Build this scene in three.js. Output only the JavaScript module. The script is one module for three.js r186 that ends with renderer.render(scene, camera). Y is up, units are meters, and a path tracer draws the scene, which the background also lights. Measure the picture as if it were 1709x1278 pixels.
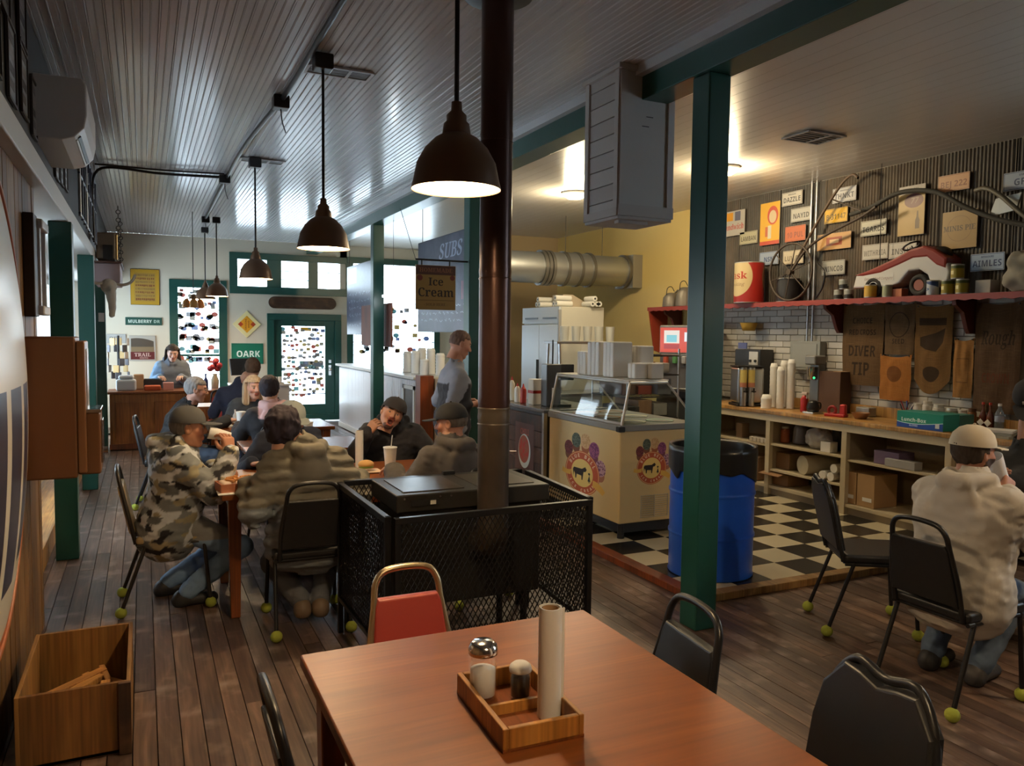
import * as THREE from 'three';
import { mergeGeometries, mergeVertices } from 'three/addons/utils/BufferGeometryUtils.js';
import { RoundedBoxGeometry } from 'three/addons/geometries/RoundedBoxGeometry.js';
import { ImprovedNoise } from 'three/addons/math/ImprovedNoise.js';
import { RectAreaLightUniformsLib } from 'three/addons/lights/RectAreaLightUniformsLib.js';

// ---------- camera, sky, exposure ----------
const scene = new THREE.Scene();
const EYE = new THREE.Vector3(0, 1.7, 0), F = 1309.3, YAW = 0.44024, PITCH = 0.062439, ROLL = 0.01169;
const fwd = new THREE.Vector3(Math.sin(YAW) * Math.cos(PITCH), -Math.sin(PITCH), -Math.cos(YAW) * Math.cos(PITCH));
const rt0 = new THREE.Vector3(Math.cos(YAW), 0, Math.sin(YAW)), up0 = new THREE.Vector3().crossVectors(rt0, fwd);
const rt = rt0.clone().multiplyScalar(Math.cos(ROLL)).addScaledVector(up0, Math.sin(ROLL));
const upv = up0.clone().multiplyScalar(Math.cos(ROLL)).addScaledVector(rt0, -Math.sin(ROLL));
const camera = new THREE.PerspectiveCamera(2 * Math.atan(639 / F) * 180 / Math.PI, 1709 / 1278, 0.05, 100);
camera.position.copy(EYE);
camera.quaternion.setFromRotationMatrix(new THREE.Matrix4().makeBasis(rt, upv, fwd.clone().negate()));
camera.updateMatrixWorld(true);
scene.background = new THREE.Color().setRGB(0.70, 0.87, 1.0);      // plain overcast sky
scene.backgroundIntensity = 12;
const renderer = new THREE.WebGLRenderer({ antialias: true });
renderer.toneMapping = THREE.LinearToneMapping;
renderer.toneMappingExposure = 0.9;
renderer.shadowMap.enabled = true;
RectAreaLightUniformsLib.init();
const LAMP = 4.0;             // strength of one pendant bulb

// ---------- helpers ----------
function pray(px, py) { return fwd.clone().addScaledVector(rt, (px - 854.5) / F).addScaledVector(upv, -(py - 639) / F); }
const PY = (px, py, y) => { const d = pray(px, py), t = (y - 1.7) / d.y; return [d.x * t, y, d.z * t]; };
const PX = (px, py, x) => { const d = pray(px, py), t = x / d.x; return [x, 1.7 + d.y * t, d.z * t]; };
const PZ = (px, py, z) => { const d = pray(px, py), t = z / d.z; return [d.x * t, 1.7 + d.y * t, z]; };
let seed = 12345;
const rnd = () => { seed |= 0; seed = seed + 0x6D2B79F5 | 0; let t = Math.imul(seed ^ seed >>> 15, 1 | seed); t = t + Math.imul(t ^ t >>> 7, 61 | t) ^ t; return ((t ^ t >>> 14) >>> 0) / 4294967296; };
const rr = (a, b) => a + (b - a) * rnd();
const V = (x, y, z) => new THREE.Vector3(x, y, z);
const imp = new ImprovedNoise();
const N3 = (x, y, z) => imp.noise(x, y, z);
// periodic value noise for textures
const lat = new Float32Array(65536); for (let i = 0; i < 65536; i++) lat[i] = rnd();
function pn(x, y, px, py, s = 0) {
  const xi = Math.floor(x), yi = Math.floor(y); let fx = x - xi, fy = y - yi; fx = fx * fx * (3 - 2 * fx); fy = fy * fy * (3 - 2 * fy);
  const h = (a, b) => lat[((((a % px) + px) % px) * 157 + (((b % py) + py) % py) * 1031 + s * 7919) & 65535];
  return (h(xi, yi) * (1 - fx) + h(xi + 1, yi) * fx) * (1 - fy) + (h(xi, yi + 1) * (1 - fx) + h(xi + 1, yi + 1) * fx) * fy;
}
function fb(u, v, fx, fy, s, o = 4) { let a = 0, w = .5, t = 0; for (let i = 0; i < o; i++) { a += w * pn(u * fx, v * fy, fx, fy, s + i); t += w; w *= .5; fx *= 2; fy *= 2; } return a / t; }
function mkTex(w, h, fn, srgb = true) {
  const d = new Uint8Array(w * h * 4);
  for (let j = 0; j < h; j++) for (let i = 0; i < w; i++) { const c = fn(i / w, j / h), k = (j * w + i) * 4; d[k] = c[0]; d[k + 1] = c[1]; d[k + 2] = c[2]; d[k + 3] = 255; }
  const t = new THREE.DataTexture(d, w, h); t.wrapS = t.wrapT = THREE.RepeatWrapping; t.magFilter = THREE.LinearFilter; t.minFilter = THREE.LinearMipmapLinearFilter; t.generateMipmaps = true;
  if (srgb) t.colorSpace = THREE.SRGBColorSpace; t.needsUpdate = true; return t;
}
function canvasTex(w, h, draw) {
  const c = document.createElement('canvas'); c.width = w; c.height = h; const g = c.getContext('2d'); draw(g, w, h);
  const t = new THREE.CanvasTexture(c); t.colorSpace = THREE.SRGBColorSpace; return t;
}
function text(g, s, x, y, size, color, font = 'bold ', fam = 'sans-serif', maxw) { g.fillStyle = color; g.font = font + size + 'px ' + fam; g.textAlign = 'center'; g.textBaseline = 'middle'; if (maxw) g.fillText(s, x, y, maxw); else g.fillText(s, x, y); }
const mcache = {};
function mat(color, rough = .6, o = {}) {
  const key = JSON.stringify([color, rough, Object.keys(o).map(k => k + (o[k]?.uuid ?? o[k]))]); if (mcache[key]) return mcache[key];
  const phys = ['clearcoat', 'transmission', 'sheen', 'thickness'].some(k => k in o);
  const c = Array.isArray(color) ? new THREE.Color().setRGB(...color) : new THREE.Color(color);
  return mcache[key] = new (phys ? THREE.MeshPhysicalMaterial : THREE.MeshStandardMaterial)({ color: c, roughness: rough, ...o });
}
// geometries
const box = (w, h, d, x = 0, y = 0, z = 0, r = 0) => (r ? new RoundedBoxGeometry(w, h, d, 2, Math.min(r, w / 2.01, h / 2.01, d / 2.01)) : new THREE.BoxGeometry(w, h, d)).translate(x, y, z);
const boxB = (x0, x1, y0, y1, z0, z1, r = 0) => box(Math.abs(x1 - x0), Math.abs(y1 - y0), Math.abs(z1 - z0), (x0 + x1) / 2, (y0 + y1) / 2, (z0 + z1) / 2, r);
const cyl = (r1, r2, h, x = 0, y = 0, z = 0, s = 20, open = false) => new THREE.CylinderGeometry(r1, r2, h, s, 1, open).translate(x, y, z);
const sph = (r, x = 0, y = 0, z = 0, sx = 1, sy = 1, sz = 1, s = 16) => new THREE.SphereGeometry(r, s, Math.max(6, s * .7 | 0)).scale(sx, sy, sz).translate(x, y, z);
const lathe = (p, s = 24) => new THREE.LatheGeometry(p.map(a => new THREE.Vector2(a[0], a[1])), s);
const bar = (a, b, r, s = 8, r2 = r) => { const A = V(...a), B = V(...b), d = B.clone().sub(A), g = new THREE.CylinderGeometry(r2, r, d.length(), s); g.applyQuaternion(new THREE.Quaternion().setFromUnitVectors(V(0, 1, 0), d.clone().normalize())); const m = A.add(B).multiplyScalar(.5); return g.translate(m.x, m.y, m.z); };
const tube = (pts, r, n = 24, s = 8, closed = false) => new THREE.TubeGeometry(new THREE.CatmullRomCurve3(pts.map(p => V(...p)), closed, 'centripetal'), n, r, s, closed);
function ext(pts, depth, bevel = 0, seg = 1) { const s = new THREE.Shape(pts.map(p => new THREE.Vector2(p[0], p[1]))); return new THREE.ExtrudeGeometry(s, { depth, bevelEnabled: bevel > 0, bevelSize: bevel, bevelThickness: bevel, bevelSegments: seg, curveSegments: 8 }); }
function buv(g) {
  const p = g.attributes.position, n = g.attributes.normal, uv = new Float32Array(p.count * 2);
  for (let i = 0; i < p.count; i += 3) {
    let a = 0, b = 0, c = 0; for (let k = 0; k < 3; k++) { a += Math.abs(n.getX(i + k)); b += Math.abs(n.getY(i + k)); c += Math.abs(n.getZ(i + k)); }
    for (let k = i; k < i + 3; k++) { const x = p.getX(k), y = p.getY(k), z = p.getZ(k); if (b >= a && b >= c) { uv[2 * k] = x; uv[2 * k + 1] = z; } else if (a >= c) { uv[2 * k] = z; uv[2 * k + 1] = y; } else { uv[2 * k] = x; uv[2 * k + 1] = y; } }
  }
  g.setAttribute('uv', new THREE.BufferAttribute(uv, 2)); return g;
}
function prep(geos, keep) {
  const a = (Array.isArray(geos) ? geos : [geos]).map(g => { g = g.index ? g.toNonIndexed() : g; for (const k of Object.keys(g.attributes)) if (!['position', 'normal', 'uv'].includes(k)) g.deleteAttribute(k); return keep ? g : buv(g); });
  return a.length > 1 ? mergeGeometries(a) : a[0];
}
const used = {};
function numbered(n) { if (!(n in used)) { used[n] = 0; return n; } used[n]++; return n + '_' + String(used[n]).padStart(3, '0'); }
function obj(name, geos, m, parent, keep = false) {
  const o = new THREE.Mesh(prep(geos, keep), m); o.name = parent ? name : numbered(name); o.castShadow = o.receiveShadow = true; (parent ?? scene).add(o); return o;
}
function tag(o, label, category, group) { o.userData.label = label; o.userData.category = category; if (group) o.userData.group = group; return o; }
function thing(name, label, category, pos = [0, 0, 0], turn = 0, group) { const o = new THREE.Group(); o.name = numbered(name); o.position.set(...pos); o.rotation.y = turn; scene.add(o); return tag(o, label, category, group); }
function struct(name, geos, m, parent) { const o = obj(name, geos, m, parent); o.userData.kind = 'structure'; return o; }
function structG(name, pos = [0, 0, 0]) { const o = new THREE.Group(); o.name = numbered(name); o.position.set(...pos); scene.add(o); o.userData.kind = 'structure'; return o; }
function face(name, w, h, tex, parent, pos, rot = [0, 0, 0], rough = .5, o2 = {}) { // printed sheet
  const m = new THREE.MeshStandardMaterial({ map: tex, roughness: rough, ...o2 }); const o = obj(name, new THREE.PlaneGeometry(w, h), m, parent, true); o.position.set(...pos); o.rotation.set(...rot); return o;
}
function copyT(o, pos, turn, label) { const c = o.clone(); c.name = numbered(o.name.replace(/_\d\d\d$/, '')); c.userData = { ...o.userData }; if (label) c.userData.label = label; c.position.set(...pos); c.rotation.y = turn; scene.add(c); return c; }
// procedural wood: grain runs along v, one repeat = 1 m
function woodTex(c1, c2, c3, s, gx = 26, gy = 2, wear = 0, con = 1) {
  return mkTex(512, 512, (u, v) => {
    const w = fb(u, v, 3, 2, s + 9, 2) * .12; const g = fb(u + w, v, gx, gy, s, 4), k = fb(u, v, 128, 4, s + 3, 2), b = fb(u, v, 5, 3, s + 5, 3), q = wear ? Math.max(0, fb(u, v, 9, 9, s + 7, 4) - .52) * 4 * wear : 0;
    const t = Math.min(1, Math.max(0, (g - .3) * 2.2)), f = .84 + con * (.3 * (k - .5) + .35 * (b - .5));
    return [0, 1, 2].map(i => Math.max(0, Math.min(255, ((c1[i] * (1 - t) + c2[i] * t) * f) * (1 - q) + c3[i] * q)));
  });
}
const T = {
  floor: woodTex([112, 92, 82], [146, 124, 110], [172, 160, 152], 1, 30, 2, .6),
  oak: woodTex([140, 70, 26], [158, 84, 34], [140, 76, 30], 2, 22, 2, .1),
  pine: woodTex([196, 152, 92], [222, 184, 124], [170, 120, 70], 3, 18, 2, .2),
  dark: woodTex([74, 50, 34], [104, 74, 50], [130, 104, 80], 4, 20, 2, .4),
};
const rot90 = t => { const c = t.clone(); c.rotation = Math.PI / 2; c.needsUpdate = true; return c; };
T.oakX = rot90(woodTex([146, 78, 28], [164, 92, 36], [146, 80, 30], 2, 22, 2, 0, .45));
const paintN = mkTex(256, 256, (u, v) => { const a = 128 + 120 * (fb(u, v, 14, 14, 31, 4) - .5); return [a, a, a]; }, false);
const rustN = mkTex(256, 256, (u, v) => { const a = 205 + 90 * (fb(u, v, 6, 6, 41, 5) - .5), b = fb(u, v, 20, 3, 44, 3) - .5; return [a + 14 * b, a - 4 * b, a - 10 * b]; });
const clothN = mkTex(256, 256, (u, v) => { const a = 128 + 90 * Math.sin(u * 256 * Math.PI / 2) * Math.sin(v * 256 * Math.PI / 2) + 30 * (pn(u * 64, v * 64, 64, 64, 50) - .5); return [a, a, a]; }, false);
const M = {
  green: mat([.012, .075, .062], .32, { bumpMap: paintN, bumpScale: .0008 }),
  white: mat([.62, .62, .60], .45, { bumpMap: paintN, bumpScale: .001 }),
  ceil: mat([.58, .60, .63], .17, { bumpMap: paintN, bumpScale: .0004 }),
  ceilR: mat([.56, .53, .48], .28, { bumpMap: paintN, bumpScale: .0006 }),
  cream: mat([.62, .57, .46], .6, { bumpMap: paintN, bumpScale: .001 }),
  yellow: mat([.62, .47, .17], .55, { bumpMap: paintN, bumpScale: .001 }),
  black: mat([.012, .012, .013], .4), blackM: mat([.02, .02, .022], .35, { metalness: .3 }),
  rubber: mat([.02, .02, .02], .8), chrome: mat([.75, .75, .76], .15, { metalness: 1 }), steel: mat([.55, .56, .57], .32, { metalness: 1 }), galv: mat([.5, .51, .52], .38, { metalness: .9 }),
  paper: mat([.75, .74, .70], .85), foam: mat([.82, .81, .77], .8), card: mat([.36, .22, .11], .85),
  oak: mat(0xffffff, .32, { map: T.oak, clearcoat: .4, clearcoatRoughness: .25 }), oakX: mat([.92, .86, .66], .42, { map: T.oakX, clearcoat: .12, clearcoatRoughness: .3 }),
  pine: mat(0xffffff, .6, { map: T.pine }), dark: mat(0xffffff, .6, { map: T.dark }), red: mat([.42, .03, .02], .4),
  glass: mat(0xffffff, .02, { transmission: 1, thickness: 0, ior: 1.45 }), brown: mat([.10, .04, .015], .4),
};
// ---------- setting ----------
const XL = -.5, XR = 6.55, ZF = -15.2, ZB = 1.6, CE = 3.36, XM = 2.93;
{ // floor slab, planks
  struct('trim_1', boxB(-2.2, 6.8, -.16, -.03, ZF - .2, ZB + .2), M.dark).userData.kind = 'structure';
  const fl = structG('floor'); const mats = [[.78, .72, .68], [.62, .56, .53], [.92, .83, .76], [.70, .66, .66], [.56, .48, .44]].map(c => mat(c, .42, { map: T.floor, bumpMap: paintN, bumpScale: .0012 }));
  const w = .092; let n = 0;
  for (let x = -1.35; x < XR - .05; x += w) { let z = ZB; const lim = x > 3.15 ? -3.95 : ZF; if (x > 3.15) z = ZB; while (z > lim + .02) { let l = x > 3.1 ? rr(4, 6) : rr(5.2, 8.5); let z1 = Math.max(lim, z - l); if (z1 - lim < .6) z1 = lim; const o = obj('plank', box(w - .004, .03, z - z1 - .003, 0, 0, 0), mats[rnd() * 5 | 0], fl); const u = o.geometry.attributes.uv, ou = rnd(), ov = rnd(); for (let i = 0; i < u.count; i++) u.setXY(i, u.getX(i) + ou, u.getY(i) + ov); o.position.set(x + w / 2, -.015 + rr(-.001, .001), (z + z1) / 2); z = z1; n++; } }
}
{ // chequered platform
  const pl = structG('floor'); pl.name = 'floor_002'; const tb = mat([.018, .017, .016], .25), tw = mat([.62, .55, .38], .25), tw2 = mat([.56, .49, .33], .28);
  obj('platform', boxB(3.2, XR, 0, .045, -12, -3.94), M.dark, pl);
  const s = .305; for (let i = 0; i < 11; i++) for (let j = 0; j < 27; j++) { const x = 3.25 + (i + .5) * s, z = -3.99 - (j + .5) * s; if (x > 6.5) continue; const o = obj('tile', box(s - .003, .006, s - .003), (i + j) % 2 ? tb : rnd() < .5 ? tw : tw2, pl); o.position.set(x, .047, z); }
  const ed = mat([.95, .8, .62], .5, { map: T.oak }); struct('trim_2', boxB(3.15, 3.25, 0, .052, -12, -3.94, .006), ed); struct('trim_3', boxB(3.15, XR, 0, .052, -3.99, -3.9, .006), mat([.6, .55, .48], .5, { map: T.pine }));
}
{ // ceiling: beaded boards
  struct('trim_4', boxB(-2.2, 6.8, CE + .02, CE + .15, ZF - .2, ZB + .2), M.white);
  const c = structG('ceiling'); const w = .088;
  const prof = [[0, .022], [0, .008], [.006, 0], [w * .42, 0], [w * .45, .004], [w * .48, -.005], [w * .54, -.005], [w * .57, .004], [w * .6, 0], [w - .006, 0], [w, .008], [w, .022]];
  const w2 = .132, prof2 = [[0, .02], [0, .0015], [.0015, 0], [w2 - .0015, 0], [w2, .0015], [w2, .02]]; const mk = (len, right) => ext(right ? prof2 : prof, len, 0);
  for (let x = XL - .05; x < XR; x += (x > XM + .1 ? w2 : w)) { const right = x > XM + .1; let z = ZB; const lens = right ? [20] : [rr(3, 7), rr(4, 6), 20]; for (const l of lens) { if (z <= ZF + .01) break; const z1 = Math.max(ZF, z - l); const o = obj('ceiling_board', mk(z - z1 - .002, right).translate(0, 0, z1), right ? M.ceilR : M.ceil, c); o.position.set(x, CE, 0); z = z1; } }
}
{ // walls
  const wl = structG('wall_left');
  // panelled part near the camera: vertical boards
  const wm = [[.50, .44, .38], [.40, .34, .28], [.58, .5, .42], [.32, .27, .22]].map(c => mat(c, .55, { map: T.pine }));
  obj('backing', boxB(-.66, -.56, 0, 2.55, -5.1, ZB), M.dark, wl);
  for (let z = ZB, i = 0; z > -5.05; z -= .125, i++) { const z1 = Math.max(-5.1, z - .125); obj('board', boxB(-.565, -.535 + rr(-.003, .003), 0, 2.5, z1 + .003, z - .001, .004), wm[rnd() * 4 | 0], wl); }
  obj('return_board', boxB(-1.3, -.535, 0, 2.5, -5.13, -5.1), wm[1], wl);
  // header above the posts
  obj('header', boxB(-.66, -.52, 2.58, CE + .02, ZF, ZB), mat([.05, .042, .036], .6, { map: rustN }), wl);
  struct('trim_5', boxB(-.7, -.47, 2.47, 2.6, ZF, ZB, .01), M.white);
  struct('ceiling', boxB(-2.1, -.6, 2.5, 2.56, ZF, -5.1), M.white).name = 'ceiling_002';
  // white painted brick wall behind the posts
  const wb = structG('wall_side'); const mm = mat([.5, .48, .44], .8); obj('mortar', boxB(-1.5, -1.32, 0, 2.55, -12.4, -8.3), mm, wb); obj('mortar', boxB(-1.5, -1.32, 0, 2.55, -6.75, -5.1), mm, wb); obj('mortar', boxB(-1.5, -1.32, 0, .6, -8.3, -6.75), mm, wb); obj('mortar', boxB(-1.5, -1.32, 2.35, 2.55, -8.3, -6.75), mm, wb); obj('mortar', boxB(-1.5, -1.32, 0, 2.55, ZF, -14.7), mm, wb); obj('mortar', boxB(-1.5, -1.32, 0, .5, -14.7, -12.4), mm, wb); obj('mortar', boxB(-1.5, -1.32, 2.4, 2.55, -14.7, -12.4), mm, wb);
  const w6 = structG('window_6'); obj('pane', boxB(-1.45, -1.44, .5, 2.4, -14.7, -12.4), M.glass, w6); obj('window_frame', [boxB(-1.48, -1.3, .45, .53, -14.75, -12.35), boxB(-1.48, -1.3, 2.37, 2.45, -14.75, -12.35), boxB(-1.48, -1.3, .5, 2.4, -14.75, -14.67), boxB(-1.48, -1.3, .5, 2.4, -12.43, -12.35)], M.white, w6);
  const w4 = structG('window_4'); obj('pane', boxB(-1.45, -1.44, .6, 2.35, -8.3, -6.75), M.glass, w4); obj('window_frame', [boxB(-1.48, -1.3, .55, .63, -8.35, -6.7), boxB(-1.48, -1.3, 2.32, 2.4, -8.35, -6.7), boxB(-1.48, -1.3, .6, 2.35, -8.35, -8.27), boxB(-1.48, -1.3, .6, 2.35, -6.78, -6.7), boxB(-1.46, -1.36, .6, 2.35, -7.55, -7.49)], M.white, w4);
  const bg = box(.03, .062, .205, 0, 0, 0, .006), bm = [mat([.62, .6, .56], .7), mat([.55, .53, .49], .7), mat([.66, .63, .57], .7)]; let nb = 0;
  const bp = prep(bg.clone()); const brickAt = (z, y) => { const o = new THREE.Mesh(bp, bm[rnd() * 3 | 0]); o.name = 'brick'; o.position.set(-1.31, y, z); o.receiveShadow = o.castShadow = true; wb.add(o); };
  for (let r = 0; r < 16; r++) for (let k = 0; k < 18; k++) { const z = -5.3 - k * .215 - (r % 2) * .107; if (z < -6.6 && z > -8.4 && .28 + r * .072 > .55) continue; if (nb++ < 290) brickAt(z, .28 + r * .072); }
  struct('baseboard_left', boxB(-1.3, -.9, 0, .16, -12, -5.13, .006), mat([1, .85, .65], .5, { map: T.pine })).position.set(.25, 0, 0);
  // left posts under the header
  for (const [k, z] of [[0, -6.6], [1, -9.4], [2, -12.1]]) tag(obj('wall_post', boxB(-.6, -.45, 0, 2.47, z - .08, z + .07, .008), M.green), ['dark green square post by the brown wall box', 'dark green square post between the two others along the brick wall', 'dark green post with a small white switch plate'][k], 'post');
  // far wall with openings : solid pieces
  const wf = structG('wall_far'); const m = M.cream; const z0 = ZF - .14, z1 = ZF;
  const R = (xa, ya, xb, yb) => obj('wall_piece', boxB(xa, xb, ya, yb, z0, z1), m, wf);
  R(-1.6, 0, .46, CE); R(.46, 0, 1.38, .5); R(.46, 2.6, 1.38, CE); R(1.38, 0, 2.11, 2.4); R(1.38, 2.4, 1.47, CE); R(1.47, 3.13, 3.6, CE); R(2.11, 2.02, 3.47, 2.4); R(3.47, 0, 3.6, CE); R(3.6, 0, 5.5, .75); R(3.6, 3.15, 5.5, CE); R(5.5, 0, 6.7, CE);
  const wr = structG('wall_right');
  // white brick / plaster lower wall, yellow far half, openings for a side window behind the camera view
  obj('plaster', boxB(XR, XR + .14, 0, CE, -8.15, -1.9), mat([.42, .38, .32], .8, { map: rustN }), wr);
  obj('yellow_plaster', boxB(XR - .01, XR + .14, 0, CE, -12.1, -8.15), M.yellow, wr);
  obj('plaster', boxB(XR, XR + .14, 0, 1.5, -1.9, ZB), M.cream, wr); obj('plaster', boxB(XR, XR + .14, 2.9, CE, -1.9, ZB), M.cream, wr); obj('plaster', boxB(XR, XR + .14, 1.5, 2.9, -.9, ZB), M.cream, wr); 
  struct('wall_kitchen', boxB(4.9, XR + .1, 0, CE, -12.2, -12.08), mat([.52, .38, .2], .6));
  struct('wall_back', boxB(-2.1, XR + .2, 0, CE, ZB, ZB + .14), M.dark);
  struct('wall_side_end', boxB(-2.1, -.66, 2.56, CE, ZF - .1, ZB), M.white); struct('wall_side_near', boxB(-1.5, -.66, 0, 2.56, -5.1, -5.0), M.white);
  struct('wall_far_right', boxB(XR, XR + .14, 0, CE, ZF - .1, -12.1), M.cream);
  // side window out of the frame on the right
  const w5 = structG('window_5'); obj('pane', boxB(XR + .06, XR + .07, 1.5, 2.9, -1.9, -.9), M.glass, w5);
  obj('window_frame', [boxB(XR - .02, XR + .1, 1.45, 1.55, -1.95, -.85), boxB(XR - .02, XR + .1, 2.85, 2.95, -1.95, -.85), boxB(XR - .02, XR + .1, 1.5, 2.9, -1.95, -1.85), boxB(XR - .02, XR + .1, 1.5, 2.9, -.95, -.85)], M.green, w5);
}
{ // far openings
  const frame = (name, xa, ya, xb, yb, t, dep, parent, m = M.green) => obj(name, [boxB(xa, xb, yb - t, yb, ZF - .1, ZF + dep, .006), boxB(xa, xb, ya, ya + t, ZF - .1, ZF + dep, .006), boxB(xa, xa + t, ya + t, yb - t, ZF - .1, ZF + dep), boxB(xb - t, xb, ya + t, yb - t, ZF - .1, ZF + dep)], m, parent);
  const stickCols = [[.3, .38, .6], [.6, .2, .16], [.3, .3, .32], [.5, .48, .42], [.25, .5, .55], [.6, .5, .25], [.5, .52, .56]];
  const sticker = (par, x, y, r, k, i) => { const m = mat(stickCols[i % 7], .95, { transmission: .2, thickness: 0 }); const g = k ? new THREE.CylinderGeometry(r, r, .004, 14).rotateX(Math.PI / 2).scale(1, .8, 1) : box(r * 1.8, r * 1.5, .004); const o = obj('sticker', g, m, par); o.position.set(x, y, ZF - .02); };
  // left window
  const w1 = structG('window_1'); frame('window_frame', .44, .46, 1.40, 2.60, .14, .03, w1); obj('pane', boxB(.56, 1.26, .58, 2.47, ZF - .05, ZF - .045), M.glass, w1);
  obj('muntin', boxB(.56, 1.26, 1.23, 1.27, ZF - .07, ZF - .02), M.green, w1);
  for (const y of [.9, 1.08, 1.46, 1.66, 1.86, 2.06, 2.26]) obj('shelf_wire', boxB(.56, 1.26, y, y + .012, ZF - .03, ZF + .02), mat([.25, .28, .3], .5), w1);
  for (let i = 0; i < 90; i++) { const y = [1.1, 1.28, 1.48, 1.68, 1.88, 2.08, 2.28][i % 7] + rr(.03, .13); sticker(w1, rr(.6, 1.22), y, rr(.03, .062), rnd() < .6, rnd() * 7 | 0); }
  // transom
  const w2 = structG('window_2'); const zf = ZF; const X0 = 1.45, X1 = 3.6; const panes = [[PZ(396, 432, zf)[0], PZ(445, 432, zf)[0]], [PZ(469, 432, zf)[0], PZ(514, 432, zf)[0]], [PZ(530, 432, zf)[0], PZ(577, 432, zf)[0]]];
  const yb = 2.38, yt = 3.13, pb = 2.52, pt = 3.01; const pc = [boxB(X0, X1, pt, yt, zf - .1, zf + .03, .006), boxB(X0, X1, yb, pb, zf - .1, zf + .03, .006)]; let xp = X0; for (const [a, b] of panes) { pc.push(boxB(xp, a, pb, pt, zf - .1, zf + .03)); xp = b; } pc.push(boxB(xp, X1, pb, pt, zf - .1, zf + .03));
  obj('window_frame', pc, M.green, w2); for (const [a, b] of panes) { obj('pane', boxB(a, b, pb, pt, zf - .05, zf - .045), M.glass, w2); for (const y of [2.66, 2.82]) obj('glazing_bar', boxB(a, b, y, y + .014, zf - .06, zf - .04), mat([.3, .36, .4], .6), w2); }
  // door
  const d1 = structG('door_1'); frame('door_frame', 2.1, 0, 3.48, 2.03, .12, .05, d1);
  obj('door_leaf', [boxB(2.22, 2.37, .05, 1.92, zf - .08, zf - .01, .006), boxB(3.18, 3.36, .05, 1.92, zf - .08, zf - .01, .006), boxB(2.37, 3.18, 1.8, 1.92, zf - .08, zf - .01, .006), boxB(2.37, 3.18, .05, .31, zf - .08, zf - .01, .006)], M.green, d1);
  obj('pane', boxB(2.37, 3.18, .31, 1.8, zf - .05, zf - .045), M.glass, d1); obj('push_bar', boxB(2.37, 3.18, .98, 1.0, zf - .04, zf), mat([.2, .22, .25], .4), d1); obj('crack_bar', boxB(2.37, 3.18, .5, .515, zf - .04, zf - .02), mat([.3, .3, .3], .5), d1);
  obj('door_handle', [boxB(3.24, 3.29, .86, 1.06, zf - .01, zf + .01), bar([3.265, .98, zf], [3.265, .98, zf + .06], .012), sph(.03, 3.265, .98, zf + .07), boxB(3.24, 3.29, 1.1, 1.16, zf - .01, zf + .02)], M.chrome, d1);
  for (let i = 0; i < 130; i++) { const row = i / 10 | 0; const y = 1.75 - row * .105 + rr(-.035, .035), x = 2.41 + (i % 10) * .078 + rr(-.025, .025); if (y < .35 || rnd() < .1) continue; sticker(d1, x, y, rr(.026, .05), rnd() < .5, rnd() * 7 | 0); }
  obj('notice', boxB(2.72, 2.92, 1.71, 1.78, zf - .03, zf - .02), mat([.8, .45, .03], .6), d1); obj('notice', boxB(2.7, 3.15, 1.02, 1.14, zf - .03, zf - .02), mat([.2, .24, .3], .6), d1);
  // display window right of the door
  const w3 = structG('window_3'); frame('window_frame', 3.6, .75, 5.5, 3.15, .12, .04, w3); obj('pane', boxB(3.7, 5.4, .85, 3.05, zf - .05, zf - .045), M.glass, w3); obj('mullion', [boxB(4.14, 4.3, .85, 3.1, zf - .08, zf + .02)], M.green, w3);
  for (const y of [1.25, 1.5, 1.75, 2.0]) obj('shelf_wire', boxB(3.72, 5.4, y, y + .012, zf - .03, zf + .02), mat([.25, .28, .3], .5), w3);
  for (let i = 0; i < 60; i++) sticker(w3, rr(3.75, 5.35), [1.28, 1.53, 1.78, 2.03][i % 4] + rr(.02, .15), rr(.035, .065), rnd() < .6, rnd() * 7 | 0);
  struct('pavement', boxB(-6, 12, -.3, -.2, -30, ZF - .3), mat([.4, .4, .4], .8));
}
{ // green beam and posts down the middle
  tag(obj('ceiling_beam', boxB(XM - .1, XM + .1, 3.16, CE, ZF, ZB, .006), M.green), 'long dark green beam running under the ceiling on the middle posts', 'beam');
  tag(obj('ceiling_trim', boxB(XM - .15, XM - .1, 3.3, CE, ZF, ZB), M.ceil), 'white trim strip along the green ceiling beam', 'trim');
  for (const [k, z] of [[0, -3.62], [1, -7.13], [2, -10.6]]) tag(obj('middle_post', boxB(XM - .075, XM + .075, 0, 3.16, z - .075, z + .075, .008), M.green), ['square green post rising beside the blue barrel', 'square green post beside the hanging ice cream sign', 'green post standing against the white beadboard counter'][k], 'post');
}
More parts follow.
